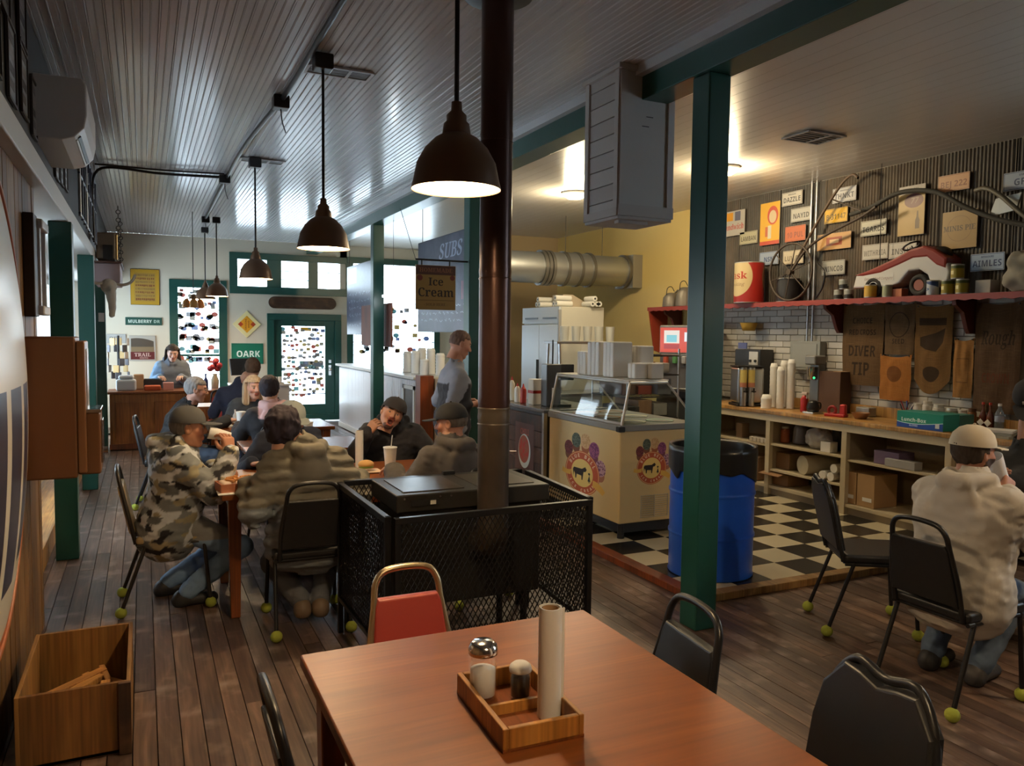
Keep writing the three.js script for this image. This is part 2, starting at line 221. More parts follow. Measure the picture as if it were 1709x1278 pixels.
// ---------- figures: distance fields meshed with surface nets ----------
class Field {
  constructor(mn, mx, h) { this.h = h; this.o = mn; this.n = [0, 1, 2].map(i => Math.ceil((mx[i] - mn[i]) / h) + 2); this.d = new Float32Array(this.n[0] * this.n[1] * this.n[2]).fill(1); }
  each(mn, mx, f) { const { h, o, n, d } = this, a = [0, 1, 2].map(i => Math.max(0, Math.floor((mn[i] - o[i]) / h))), b = [0, 1, 2].map(i => Math.min(n[i] - 1, Math.ceil((mx[i] - o[i]) / h)));
    for (let k = a[2]; k <= b[2]; k++) for (let j = a[1]; j <= b[1]; j++) { let q = (k * n[1] + j) * n[0] + a[0]; for (let i = a[0]; i <= b[0]; i++, q++) d[q] = f(o[0] + i * h, o[1] + j * h, o[2] + k * h, d[q]); } }
  cap(a, b, ra, rb = ra, k = .02, sy = 1) {
    const m = Math.max(ra, rb) + k + .04, mn = [0, 1, 2].map(i => Math.min(a[i], b[i]) - m), mx = [0, 1, 2].map(i => Math.max(a[i], b[i]) + m), ab = [b[0] - a[0], b[1] - a[1], b[2] - a[2]], L = ab[0] ** 2 + ab[1] ** 2 + ab[2] ** 2 || 1e-9;
    this.each(mn, mx, (x, y, z, d) => { const px = x - a[0], py = y - a[1], pz = z - a[2]; let t = (px * ab[0] + py * ab[1] + pz * ab[2]) / L; t = t < 0 ? 0 : t > 1 ? 1 : t; const e = Math.hypot(px - t * ab[0], py - t * ab[1], pz - t * ab[2]) - (ra + (rb - ra) * t); return smin(d, e, k); }); return this;
  }
  ell(c, r, k = .02, sub = false) {
    const m = k + .03; this.each([0, 1, 2].map(i => c[i] - r[i] - m), [0, 1, 2].map(i => c[i] + r[i] + m), (x, y, z, d) => { const a = (x - c[0]) / r[0], b = (y - c[1]) / r[1], e = (z - c[2]) / r[2], k0 = Math.hypot(a, b, e), k1 = Math.hypot(a / r[0], b / r[1], e / r[2]) || 1e-6, v = k0 * (k0 - 1) / k1; return sub ? -smin(-d, v, k) : smin(d, v, k); }); return this;
  }
  noise(f) { const { h, o, n, d } = this; let q = 0; for (let k = 0; k < n[2]; k++) for (let j = 0; j < n[1]; j++) for (let i = 0; i < n[0]; i++, q++) if (d[q] < .05 && d[q] > -.05) d[q] += f(o[0] + i * h, o[1] + j * h, o[2] + k * h); return this; }
  cut(f) { const { h, o, n, d } = this; let q = 0; for (let k = 0; k < n[2]; k++) for (let j = 0; j < n[1]; j++) for (let i = 0; i < n[0]; i++, q++) if (d[q] < .1) d[q] = Math.max(d[q], f(o[0] + i * h, o[1] + j * h, o[2] + k * h)); return this; }
  mesh(col) {
    const { h, o, n, d } = this, [nx, ny, nz] = n, id = new Int32Array(nx * ny * nz).fill(-1), pos = [], idx = [], sx = 1, sy = nx, sz = nx * ny, off = [0, 1, sy, sy + 1, sz, sz + 1, sz + sy, sz + sy + 1];
    const E = [[0, 1], [2, 3], [4, 5], [6, 7], [0, 2], [1, 3], [4, 6], [5, 7], [0, 4], [1, 5], [2, 6], [3, 7]];
    for (let k = 0; k < nz - 1; k++) for (let j = 0; j < ny - 1; j++) for (let i = 0; i < nx - 1; i++) {
      const q = (k * ny + j) * nx + i; let m = 0; for (let c = 0; c < 8; c++) if (d[q + off[c]] < 0) m |= 1 << c; if (m === 0 || m === 255) continue;
      let x = 0, y = 0, z = 0, w = 0; for (const [a, b] of E) { const A = d[q + off[a]], B = d[q + off[b]]; if ((A < 0) === (B < 0)) continue; const t = A / (A - B); x += (a & 1) + t * ((b & 1) - (a & 1)); y += (a >> 1 & 1) + t * ((b >> 1 & 1) - (a >> 1 & 1)); z += (a >> 2) + t * ((b >> 2) - (a >> 2)); w++; }
      id[q] = pos.length / 3; pos.push(o[0] + (i + x / w) * h, o[1] + (j + y / w) * h, o[2] + (k + z / w) * h);
    }
    const quad = (a, b, c, e, f) => { if (a < 0 || b < 0 || c < 0 || e < 0) return; f ? idx.push(a, b, c, a, c, e) : idx.push(a, c, b, a, e, c); };
    for (let k = 1; k < nz - 1; k++) for (let j = 1; j < ny - 1; j++) for (let i = 1; i < nx - 1; i++) {
      const q = (k * ny + j) * nx + i, s = d[q] < 0;
      if (s !== d[q + sx] < 0) quad(id[q - sy - sz], id[q - sz], id[q], id[q - sy], s);
      if (s !== d[q + sy] < 0) quad(id[q - sx - sz], id[q - sx], id[q], id[q - sz], s);
      if (s !== d[q + sz] < 0) quad(id[q - sx - sy], id[q - sy], id[q], id[q - sx], s);
    }
    const g = new THREE.BufferGeometry(); g.setAttribute('position', new THREE.Float32BufferAttribute(pos, 3)); g.setIndex(idx); g.computeVertexNormals();
    if (col) { const c = new Float32Array(pos.length); for (let i = 0; i < pos.length; i += 3) { const v = col(pos[i], pos[i + 1], pos[i + 2]); c[i] = v[0]; c[i + 1] = v[1]; c[i + 2] = v[2]; } g.setAttribute('color', new THREE.BufferAttribute(c, 3)); }
    return g;
  }
}
function smin(a, b, k) { const h = k - Math.abs(a - b); return h > 0 ? Math.min(a, b) - h * h / (4 * k) : Math.min(a, b); }
const flatCol = (g, c) => { const n = g.attributes.position.count, a = new Float32Array(n * 3); for (let i = 0; i < n; i++) a.set(c, i * 3); g.setAttribute('color', new THREE.BufferAttribute(a, 3)); g.deleteAttribute('uv'); return g; };
const handCache = {};
function handGeo(curl, s, skin, fist = 0) { // wrist at origin, fingers along +y, palm faces +z, thumb on side s
  const key = [curl, s, skin].join(); if (handCache[key]) return handCache[key].clone();
  const f = new Field([-.09, -.05, -.07], [.09, .22, .13], .0045);
  f.cap([0, -.04, 0], [0, .02, 0], .027, .026, .01);
  for (const x of [-.031, -.011, .010, .030]) f.cap([x * .7, .012, 0], [x, .085, -.002], .016, .0135, .012);
  f.ell([s * .024, .035, .012], [.02, .034, .016], .012);
  [[s * .031, .074, .0095], [s * .0105, .083, .0098], [s * -.0105, .077, .0094], [s * -.031, .06, .0085]].forEach(([x, L, r], i) => { let p = [x, .088, 0], a = .12 + curl * .25; for (let k = 0; k < 3; k++) { a += curl * (k ? .75 : .45); const l = L * [.46, .3, .24][k], q = [p[0] + s * (i === 0 ? .003 : i === 3 ? -.004 : 0), p[1] + Math.cos(a) * l, p[2] + Math.sin(a) * l]; f.cap(p, q, r * (1 - k * .06), r * (.95 - k * .06), .004); p = q; } });
  const th = [[s * .028, .018, .008], [s * .052, .05, .02 + curl * .012], [s * (.056 - curl * .012), .078, .032 + curl * .02], [s * (.05 - curl * .022), .098, .045 + curl * .024]]; for (let k = 0; k < 3; k++) f.cap(th[k], th[k + 1], .0135 - k * .0015, .012 - k * .0015, .006);
  const g = f.mesh((x, y, z) => { const v = y > .1 ? .95 : 1; return [skin[0] * v, skin[1] * v, skin[2] * v]; }); handCache[key] = g; return g.clone();
}
function headGeo(o) {
  const { skin, browC = [.05, .03, .02], beard, mouth = 0, fem = 0, glasses } = o; const f = new Field([-.11, -.15, -.13], [.11, .14, .135], .0048), w = fem ? .93 : 1;
  f.ell([0, .025, -.012], [.077 * w, .096, .097], .01).ell([0, -.035, .018], [.061 * w, .08, .068], .03);
  f.cap([-.05 * w, -.05, 0], [-.018, -.1, .052], .02, .018, .025).cap([.05 * w, -.05, 0], [.018, -.1, .052], .02, .018, .025).ell([0, -.102, .06], [.024, .018, .018], .02);
  f.cap([-.036, .026, .072], [.036, .026, .072], .013, .013, .018).ell([.04, -.022, .058], [.024, .024, .024], .02).ell([-.04, -.022, .058], [.024, .024, .024], .02);
  f.ell([.031, .004, .096], [.017, .012, .014], .012, true).ell([-.031, .004, .096], [.017, .012, .014], .012, true);
  f.cap([0, .014, .082], [0, -.028, .104], .0085, .012, .012).ell([.012, -.032, .093], [.009, .008, .01], .008).ell([-.012, -.032, .093], [.009, .008, .01], .008);
  f.cap([-.017, -.058 + mouth * .01, .083], [.017, -.058 + mouth * .01, .083], .0075, .0075, .009).cap([-.015, -.07 - mouth * .022, .081], [.015, -.07 - mouth * .022, .081], .0085, .0085, .009);
  if (mouth) f.ell([0, -.064 - mouth * .006, .094], [.021, .012 + mouth * .006, .024], .006, true);
  for (const s of [-1, 1]) f.ell([s * .079 * w, -.002, -.008], [.009, .033, .021], .008).ell([s * .087 * w, .0, -.004], [.006, .022, .012], .006, true);
  f.cap([0, -.07, -.022], [0, -.15, -.035], .054 * w, .056 * w, .02);
  const g = f.mesh((x, y, z) => {
    const ax = Math.abs(x); let c = skin.slice(); const blush = Math.max(0, 1 - Math.hypot(ax - .045, y + .025, z - .06) / .04) * .25; c = [c[0], c[1] * (1 - blush), c[2] * (1 - blush)];
    if (mouth && Math.hypot(x / .021, (y + .064 + mouth * .006) / (.012 + mouth * .006)) < 1 && z > .05) return [.09, .02, .018];
    if (z > .074 && ax < .024 && Math.abs(y + .064) < .013 + mouth * .022) return [c[0] * .8, c[1] * .45, c[2] * .45];
    if (z > .06 && ax > .012 && ax < .052 && y > .021 && y < .032) return browC;
    if (beard && o.goatee) { const n = N3(x * 90, y * 90, z * 90) * .004; if ((y < -.086 + n && z > .03 && ax < .04 && y > -.125) || (y < -.043 + n && y > -.055 && ax < .03 && z > .07)) return beard; } else if (beard) { const j = -.03 - ax * .25 + (ax > .05 ? .02 : 0), n = N3(x * 90, y * 90, z * 90) * .006; if ((y < -.075 + n && z > -.01) || (ax > .043 && y < -.02 + n && z > -.005 && z < .07) || (y < -.042 + n && y > -.056 && ax < .034 && z > .07) || (y < -.05 && ax > .026 && z > -.01)) return y < -.14 ? c : beard; }
    return c;
  });
  const parts = [g];
  for (const s of [-1, 1]) { parts.push(flatCol(new THREE.SphereGeometry(o.squint ? .0095 : .0118, 12, 8).scale(1, o.squint ? .6 : 1, 1).translate(s * .031, .003, o.squint ? .0755 : .0745), [.3, .27, .25])); parts.push(flatCol(new THREE.SphereGeometry(o.squint ? .0048 : .0062, 10, 6).translate(s * .031, .003, o.squint ? .0818 : .0825), [.03, .02, .015])); }
  return parts;
}
const sub3 = (a, b) => [a[0] - b[0], a[1] - b[1], a[2] - b[2]], add3 = (a, b) => [a[0] + b[0], a[1] + b[1], a[2] + b[2]], mul3 = (a, s) => [a[0] * s, a[1] * s, a[2] * s], len3 = a => Math.hypot(...a), nrm = a => mul3(a, 1 / (len3(a) || 1e-9)), dot3 = (a, b) => a[0] * b[0] + a[1] * b[1] + a[2] * b[2], lerp3 = (a, b, t) => a.map((v, i) => v + (b[i] - v) * t);
function ik(a, t, l1, l2, pole) { let d = sub3(t, a), L = len3(d); if (L > (l1 + l2) * .995) { t = add3(a, mul3(d, (l1 + l2) * .995 / L)); d = sub3(t, a); L = len3(d); } const n = mul3(d, 1 / L), x = (l1 * l1 - l2 * l2 + L * L) / (2 * L), h = Math.sqrt(Math.max(0, l1 * l1 - x * x)); let p = sub3(pole, mul3(n, dot3(pole, n))); p = nrm(p); return [add3(a, add3(mul3(n, x), mul3(p, h))), t]; }
const SK = [.50, .27, .18];
function person(o) {
  const { label, pos, turn, hip = .52, lean = .12, side = 0, twist = 0, head = {}, top, legs, shoes = [.03, .03, .03], skin = SK, cell = .013, fat = 1, group } = o;
  const t = thing('person', label, 'person', [pos[0], 0, pos[1]], turn, group);
  const c = Math.cos(turn), s = Math.sin(turn); const loc = p => { const x = p[0] - pos[0], z = p[2] - pos[1]; return [x * c - z * s, p[1], x * s + z * c]; };
  const R3 = new THREE.Matrix4().makeRotationFromEuler(new THREE.Euler(lean, twist, -side, 'YXZ'));
  const tor = (x, y, z) => { const v = V(x, y, z).applyMatrix4(R3); return [v.x, hip + v.y, v.z]; };
  const spineTop = tor(0, .45, -.02), neck = tor(0, .50, 0), hc0 = tor(0, .645, .035 + (head.fw ?? 0)); const hc = head.at ? loc(head.at) : hc0;
  const shL = tor(.172 * (.6 + .4 * fat), .395, -.01), shR = tor(-.172 * (.6 + .4 * fat), .395, -.01);
  const hL = loc(o.handL), hR = loc(o.handR), aim = (h, d) => d ?? [0, 0, 1];
  // the wrist sits behind the hand along the direction of the fingers
  const fL = nrm(o.fingL ?? [-.3, .1, 1]), fR = nrm(o.fingR ?? [.3, .1, 1]);
  const [elL, wrL] = ik(shL, sub3(hL, mul3(fL, .09)), .285, .255, o.poleL ?? [.5, -1, -.5]), [elR, wrR] = ik(shR, sub3(hR, mul3(fR, .09)), .285, .255, o.poleR ?? [-.5, -1, -.5]);
  const hpL = [.095, hip - .01, .02], hpR = [-.095, hip - .01, .02], ftL = loc(o.footL), ftR = loc(o.footR);
  const [knL, anL] = ik(hpL, [ftL[0], ftL[1] + .08, ftL[2]], .43, .42, o.kneeL ?? [.1, .6, 1]), [knR, anR] = ik(hpR, [ftR[0], ftR[1] + .08, ftR[2]], .43, .42, o.kneeR ?? [-.1, .6, 1]);
  const all = [neck, hc, elL, elR, wrL, wrR, hpL, hpR, knL, knR, anL, anR, shL, shR]; const mn = [0, 1, 2].map(i => Math.min(...all.map(p => p[i])) - .3), mx = [0, 1, 2].map(i => Math.max(...all.map(p => p[i])) + .3); mn[1] = -.02; 
  const W = fat;
  // inner body
  const b = new Field(mn, mx, .02);
  const torso = (f, e, k) => { f.cap(tor(-.06, .0, 0), tor(.06, .0, 0), .12 * W + e, .12 * W + e, k).cap(tor(-.05, .14, .01 + (W - 1) * .06), tor(.05, .14, .01 + (W - 1) * .06), .118 * W + e, .118 * W + e, k).cap(tor(-.09, .30, 0), tor(.09, .30, 0), .108 * W + e, .108 * W + e, k).cap(tor(0, .425, -.015), tor(-.14, .385, -.01), .062 + e * .8, .062 + e * .8, k).cap(tor(0, .425, -.015), tor(.14, .385, -.01), .062 + e * .8, .062 + e * .8, k); };
  torso(b, -.02, .05);
  for (const [S, E, Wr] of [[shL, elL, wrL], [shR, elR, wrR]]) b.cap(S, E, .045, .038, .03).cap(E, Wr, .038, .026, .01);
  for (const [H, K, A] of [[hpL, knL, anL], [hpR, knR, anR]]) b.cap(H, K, .07, .05, .03).cap(K, A, .05, .036, .01);
  b.cap(tor(0, .44, -.01), lerp3(neck, hc, .55), .055, .052, .03);
  const parts = [b.mesh(() => skin)];
  // head
  const hm = new THREE.Matrix4().makeRotationFromEuler(new THREE.Euler(head.pitch ?? 0, head.yaw ?? 0, head.roll ?? 0, 'YXZ')).setPosition(...hc);
  for (const g of headGeo({ skin, ...head })) parts.push(g.applyMatrix4(hm));
  // hands
  const place = (g, w, f, n) => { const y = V(...f), z0 = V(...n), x = new THREE.Vector3().crossVectors(y, z0).normalize(), z = new THREE.Vector3().crossVectors(x, y); return g.applyMatrix4(new THREE.Matrix4().makeBasis(x, y, z).setPosition(...w)); };
  parts.push(place(handGeo(o.curlL ?? .5, -1, skin), wrL, fL, o.palmL ?? [0, -1, .1])); parts.push(place(handGeo(o.curlR ?? .5, 1, skin), wrR, fR, o.palmR ?? [0, -1, .1]));
  for (const p of parts) if (p.attributes.uv) p.deleteAttribute('uv');
  const vm = mat(0xffffff, .55, { vertexColors: true });
  const put = (name, g, m, par = t) => { const q = new THREE.Mesh(g, m); q.name = name; par.add(q); return q; };
  put('body', mergeGeometries(parts), vm);
  // clothing
  const cm = (cfg) => typeof cfg.col === 'function' ? [mat(0xffffff, cfg.rough ?? .85, { vertexColors: true }), cfg.col] : [mat(cfg.col, cfg.rough ?? .85), null];
  const wr = (a, fr) => (x, y, z) => a * (.8 * N3(x * fr + 7, y * fr * 1.9, z * fr + pos[0] * 9) + .7 * (Math.abs(N3(x * fr * 1.6, y * fr * 2.8 + 3, z * fr * 1.6)) * 2 - .4));
  if (top) {
    const th = top.th ?? .012, f = new Field(mn, mx, cell); torso(f, th, .06);
    if (top.long) f.cap(tor(-.07, -.07, 0), tor(.07, -.07, .02), .13 * W + th, .13 * W + th, .05);
    for (const [S, E, Wr, sl] of [[shL, elL, wrL], [shR, elR, wrR]]) f.cap(S, E, .056 + th, .048 + th, .03).cap(E, lerp3(E, Wr, top.sleeve ?? .97), .05 + th, .034 + th, .012);
    if (top.collar !== 0) f.cap(tor(0, .42, -.02), lerp3(neck, hc, top.collar ?? .12), .072 + th * .5, .068 + th * .3, .03);
    
    const hoodUp = () => { f.ell(tor(0, .375, -.135), [.115, .10, .045], .02); f.cap(tor(-.095, .50, -.03), tor(-.04, .465, -.155), .036, .045, .012).cap(tor(.095, .50, -.03), tor(.04, .465, -.155), .036, .045, .012).cap(tor(-.04, .465, -.155), tor(.04, .465, -.155), .045, .045, .012).cap(tor(-.095, .50, -.03), tor(-.035, .44, .09), .034, .024, .015).cap(tor(.095, .50, -.03), tor(.035, .44, .09), .034, .024, .015); };
    f.noise((x, y, z) => wr(top.wr ?? .008, 8)(x, y, z) + (top.quilt ? -Math.abs(Math.sin((y + z * .25) * Math.PI / top.quilt)) * .016 + .008 : 0));
    if (top.hood) { hoodUp(); f.noise((x, y, z) => .004 * N3(x * 22, y * 22, z * 22)); }
    const nc = lerp3(neck, hc, .28); f.each([hc[0] - .09, nc[1] - .06, hc[2] - .09], [hc[0] + .09, nc[1] + .3, hc[2] + .09], (x, y, z, d) => Math.max(d, .058 - Math.hypot(x - nc[0] - (y - nc[1]) * .1, z - nc[2], Math.min(0, y - nc[1] + .02))));
    const [m, fc] = cm(top); put(top.name ?? 'jacket', f.mesh(fc), m);
  }
  if (legs) {
    const th = .012, f = new Field(mn, [mx[0], hip + .25, mx[2]], cell); f.cap([-.06, hip + .02, -.01], [.06, hip + .02, -.01], .12 * W + .006, .12 * W + .006, .05);
    for (const [H, K, A] of [[hpL, knL, anL], [hpR, knR, anR]]) f.cap(H, K, .085 * (.5 + .5 * W) + th, .06 + th, .03).cap(K, lerp3(K, A, .96), .058 + th, .046 + th, .012);
    f.noise(wr(.008, 11)); f.cut((x, y, z) => y - hip - .12); const [m, fc] = cm(legs); put('trousers', f.mesh(fc), m);
  }
  { const shm = mat(shoes, .55); for (const [A, K] of [[anL, knL], [anR, knR]]) { const dz = o.footDir ?? [0, 0, 1], f = new Field(sub3(A, [.22, .14, .24]), add3(A, [.22, .12, .24]), .009), y0 = A[1] - .08; f.cap(add3(A, [0, -.02, -.02]), add3(A, [0, -.045, -.03]), .046, .045, .02).cap([A[0] - dz[0] * .04, y0 + .04, A[2] - dz[2] * .04], [A[0] + dz[0] * .15, y0 + .035 + (o.toeDrop ?? 0), A[2] + dz[2] * .15], .042, .036, .03); f.cut((x, y, z) => y0 - y); put('shoe', f.mesh(), shm); } }
  // hair and headwear, in the frame of the head
  const inHead = (name, g, m, par) => put(name, g.applyMatrix4(hm), m, par);
  if (o.hair) { const hasCap = !!o.cap;
    const { col, len = 0, vol = .012, front = .055, back = -.05 } = o.hair, f = new Field([-.16, -.34, -.17], [.16, .17, .15], .007);
    f.ell([0, .028, -.014], [.079 + vol, .098 + vol, .099 + vol], .01);
    if (len) for (const s of [-1, 1]) { f.cap([s * .07, .05, 0], [s * .085, -.02 - len, -.01], .032, .038, .03).cap([s * .05, .03, -.06], [s * .06, -.03 - len, -.06], .045, .05, .04); }
    f.noise((x, y, z) => .007 * N3(x * 60, y * (len ? 10 : 26), z * 60) + (o.hair.messy ?? 0) * N3(x * 22, y * 22, z * 22));
    f.cut((x, y, z) => Math.max(Math.min(z - .045 - (Math.abs(x) > .062 ? -.035 : 0) + Math.min(0, y - front) * .0, 9) > 0 && y < front ? .05 : -1, y < (len ? -9 : back) - Math.max(0, z + .02) * .6 ? .05 : -1, !len && Math.abs(x) > .05 && y < .0 && z > -.02 ? .05 : -1, hasCap && y > .045 ? .05 : -1));
    const m = mat(0xffffff, .85, { vertexColors: true }); inHead('hair', f.mesh((x, y, z) => { const k = 1 + .5 * N3(x * 90, y * 12, z * 90); return [col[0] * k, col[1] * k, col[2] * k]; }), m);
  }
  if (o.cap) {
    const { col, turnB = 0, patch } = o.cap; const cg = lathe([[0, .135], [.03, .131], [.058, .118], [.08, .092], [.09, .06], [.0925, .035], [.0895, .035], [.077, .09], [.055, .112], [0, .129]], 32).scale(1.04, 1.03, 1.2).translate(0, -.002, -.012); const g0 = prep([cg], true).rotateY(turnB); const m = mat(0xffffff, .85, { vertexColors: true, side: THREE.DoubleSide });
    const colr = (g) => { const p = g.attributes.position, a = new Float32Array(p.count * 3); for (let i = 0; i < p.count; i++) { const v = typeof col === 'function' ? col(p.getX(i), p.getY(i), p.getZ(i)) : col; a.set(v, i * 3); } g.setAttribute('color', new THREE.BufferAttribute(a, 3)); g.deleteAttribute('uv'); return g; };
    const bl = new THREE.CylinderGeometry(.088, .088, .005, 28, 1, false, -1.15, 2.3).scale(1, 1, 2.2); const p = bl.attributes.position; for (let i = 0; i < p.count; i++) { const x = p.getX(i), z = p.getZ(i); p.setY(i, p.getY(i) - x * x * 3.2 - Math.max(0, z - .09) * .22); } bl.computeVertexNormals(); const g1 = prep([bl.translate(0, .046, .002)], true).rotateY(turnB);
    const q = inHead('cap', colr(g0), m); inHead('bill', colr(g1), mat(0xffffff, .85, { vertexColors: true }), q);
    inHead('button', colr(prep([sph(.008, 0, .136, -.012)], true)), mat(0xffffff, .85, { vertexColors: true }), q);
    if (patch) { const [pc, px, py, pz] = patch; inHead('patch', prep([box(.05, .022, .006, px, py, pz, .004)], true), mat(pc, .8), q); }
  }
  if (o.glasses) { const gm = mat([.03, .03, .03], .3); inHead('glasses', prep([new THREE.TorusGeometry(.021, .002, 6, 20).translate(.031, .003, .1), new THREE.TorusGeometry(.021, .002, 6, 20).translate(-.031, .003, .1), bar([-.01, .006, .102], [.01, .006, .102], .002), bar([.05, .006, .098], [.082, .008, 0], .002), bar([-.05, .006, .098], [-.082, .008, 0], .002)]), gm); }
  t.userData.hands = undefined; delete t.userData.hands; t.updateMatrixWorld(true);
  const toW = p => { const v = V(...p).applyMatrix4(t.matrixWorld); return [v.x, v.y, v.z]; };
  return { t, hm, wrL: toW(wrL), wrR: toW(wrR), hc: toW(hc) };
}
// ---------- the people ----------
const HP = Math.PI / 2;
const camo = (x, y, z) => { const a = N3(x * 6 + 3, y * 11, z * 7), b = N3(x * 9 + 20, y * 15 + 5, z * 9), c = N3(x * 12 + 40, y * 19 + 9, z * 12 + 8); return c > .26 ? [.022, .022, .026] : b > .22 ? [.36, .32, .21] : a > .12 ? [.23, .25, .255] : a < -.25 ? [.15, .165, .17] : [.66, .70, .74]; };
// man in camouflage, drinking
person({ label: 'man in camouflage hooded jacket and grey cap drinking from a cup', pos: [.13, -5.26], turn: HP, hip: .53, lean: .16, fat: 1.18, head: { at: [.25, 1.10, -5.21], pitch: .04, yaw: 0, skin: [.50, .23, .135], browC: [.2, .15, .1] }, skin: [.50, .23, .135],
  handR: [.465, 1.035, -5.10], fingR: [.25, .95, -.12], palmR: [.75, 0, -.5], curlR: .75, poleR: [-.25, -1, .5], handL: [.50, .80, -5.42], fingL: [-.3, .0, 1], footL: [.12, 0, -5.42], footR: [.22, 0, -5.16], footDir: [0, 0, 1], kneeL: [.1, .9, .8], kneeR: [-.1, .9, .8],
  top: { col: camo, th: .03, hood: true, long: true, wr: .011, rough: .85 }, legs: { col: (x, y, z) => y > .42 ? [.26, .265, .26] : [.22, .36, .58] }, shoes: [.03, .03, .034], cell: .011,  // trouser shins painted bright blue, light from lower left put into the colour
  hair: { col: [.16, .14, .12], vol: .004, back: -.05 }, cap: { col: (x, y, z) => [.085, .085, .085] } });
// person in quilted jacket seen from behind
person({ label: 'dark-haired person in a quilted olive grey jacket seen from behind', pos: [.86, -4.62], turn: Math.PI, hip: .53, lean: .14, twist: .05, fat: 1.06, head: { at: [.74, 1.12, -4.72], yaw: -.45, pitch: .12 },
  handR: [1.18, .80, -4.86], handL: [.58, .80, -4.88], footL: [.82, .04, -4.6], footR: [.92, .04, -4.58], footDir: [0, 0, 1], kneeL: [.3, .9, .8], kneeR: [-.3, .9, .8],
  top: { col: (x, y, z) => { const k = 1 + .25 * N3(x * 8, y * 30, z * 8); return y > .72 ? [.165 * k, .152 * k, .118 * k] : [.21 * k, .24 * k, .27 * k]; }, th: .034, quilt: .075, hood: true, long: true, wr: .012 }, legs: { col: [.12, .13, .15] }, shoes: [.17, .12, .08], cell: .0115,
  hair: { col: [.022, .014, .024], vol: .026, front: .03, back: -.085, messy: .014 } });
// person in navy with pale cap across the table
person({ label: 'person in navy jacket and pale cap behind the quilted jacket', pos: [.95, -5.98], turn: .25, hip: .52, lean: .2, head: { at: [.98, 1.06, -5.84], yaw: .1, pitch: .25, browC: [.04, .03, .03] }, handR: [.72, .79, -5.55], handL: [1.2, .79, -5.5], footL: [1.05, 0, -5.6], footR: [.9, 0, -5.6], top: { col: [.018, .022, .04], th: .024, wr: .012 }, legs: { col: [.05, .07, .12] }, hair: { col: [.03, .02, .02] }, cap: { col: [.33, .36, .33] }, cell: .014 });
// laughing man
person({ label: 'laughing man in black hoodie with backwards dark cap, hand at his cheek', pos: [1.75, -5.98], turn: -.22, hip: .52, lean: .10, side: .06, fat: 1.1, head: { at: [1.73, 1.075, -5.84], yaw: .1, pitch: -.12, roll: -.42, mouth: 1, squint: 1, goatee: 1, beard: [.12, .06, .04], skin: [.52, .27, .17] }, skin: [.52, .27, .17],
  handR: [1.555, 1.02, -5.70], fingR: [.55, .75, .1], palmR: [.5, -.2, -.6], curlR: .9, poleR: [-.6, -1, .2], handL: [1.95, .80, -5.45], footL: [1.8, 0, -5.6], footR: [1.65, 0, -5.6],
  top: { col: [.016, .015, .019], th: .024, hood: true, wr: .012 }, legs: { col: [.04, .05, .08] }, hair: { col: [.03, .02, .014], vol: .012, back: -.03 }, cap: { col: [.03, .026, .028], turnB: Math.PI + .2 }, cell: .0125 });
// man in grey hooded jacket, from behind
person({ label: 'man in dark grey hooded jacket and black cap seen from behind', pos: [1.83, -4.72], turn: Math.PI + .35, hip: .5, lean: .16, fat: 1.15, head: { at: [1.83, 1.11, -4.83], yaw: .55, pitch: .08, skin: [.5, .24, .16] }, handR: [1.9, .80, -5.15], handL: [1.46, .80, -5.0], fingL: [-.3, 0, 1], footL: [1.7, 0, -5.0], footR: [1.9, 0, -5.0],
  top: { col: (x, y, z) => { const k = 1 + .2 * N3(x * 20, y * 20, z * 20); return [.072 * k, .063 * k, .058 * k]; }, th: .03, hood: true, long: true, wr: .013 }, legs: { col: [.04, .05, .07] }, hair: { col: [.12, .1, .09], vol: .004, back: -.03 }, cap: { col: [.012, .012, .013], patch: [[.05, .12, .11], -.082, .07, -.03] }, cell: .0125 });
// man with grey hair at the next table
person({ label: 'grey-haired man with glasses in black jacket leaning on the table', pos: [.22, -8.3], turn: HP - .15, hip: .52, lean: .38, fat: 1.12, head: { at: [.47, 1.12, -8.25], yaw: .1, pitch: .12, skin: [.5, .26, .19] }, handR: [.82, .82, -8.15], handL: [.85, .80, -8.4], poleR: [-.5, -1, .2], footL: [.5, 0, -8.4], footR: [.5, 0, -8.1], top: { col: [.012, .012, .014], th: .026, wr: .012 }, legs: { col: [.06, .08, .12] }, hair: { col: [.22, .21, .21], vol: .006, back: -.06 }, glasses: 1, cell: .014 });
person({ label: 'blonde woman in dark jacket facing the camera at the far table', pos: [1.08, -9.05], turn: .1, hip: .5, lean: .15, fat: .95, head: { at: [1.09, 1.08, -8.92], yaw: .15, fem: 1, browC: [.2, .12, .06], skin: [.55, .3, .22] }, handR: [.9, .79, -8.6], handL: [1.2, .79, -8.6], footL: [1.15, 0, -8.6], footR: [1.0, 0, -8.6], top: { col: [.03, .036, .045], th: .018, name: 'jacket' }, legs: { col: [.05, .06, .1] }, hair: { col: [.42, .31, .2], len: .13, vol: .018, front: .06 }, cell: .015 });
person({ label: 'dark-haired person in black with a pink hood seen from behind', pos: [1.08, -7.45], turn: Math.PI - .1, hip: .53, lean: .12, head: { at: [1.06, 1.16, -7.53], yaw: -.2 }, handR: [1.25, .8, -7.9], handL: [.85, .8, -7.9], footL: [.95, 0, -7.8], footR: [1.1, 0, -7.8], top: { col: (x, y, z) => y > .9 && z < .03 && Math.abs(x) < .13 ? [.6, .36, .34] : [.014, .013, .018], th: .022, hood: true }, legs: { col: [.04, .05, .09] }, hair: { col: [.018, .014, .022], vol: .012, back: -.08, front: .04 }, cell: .014 });
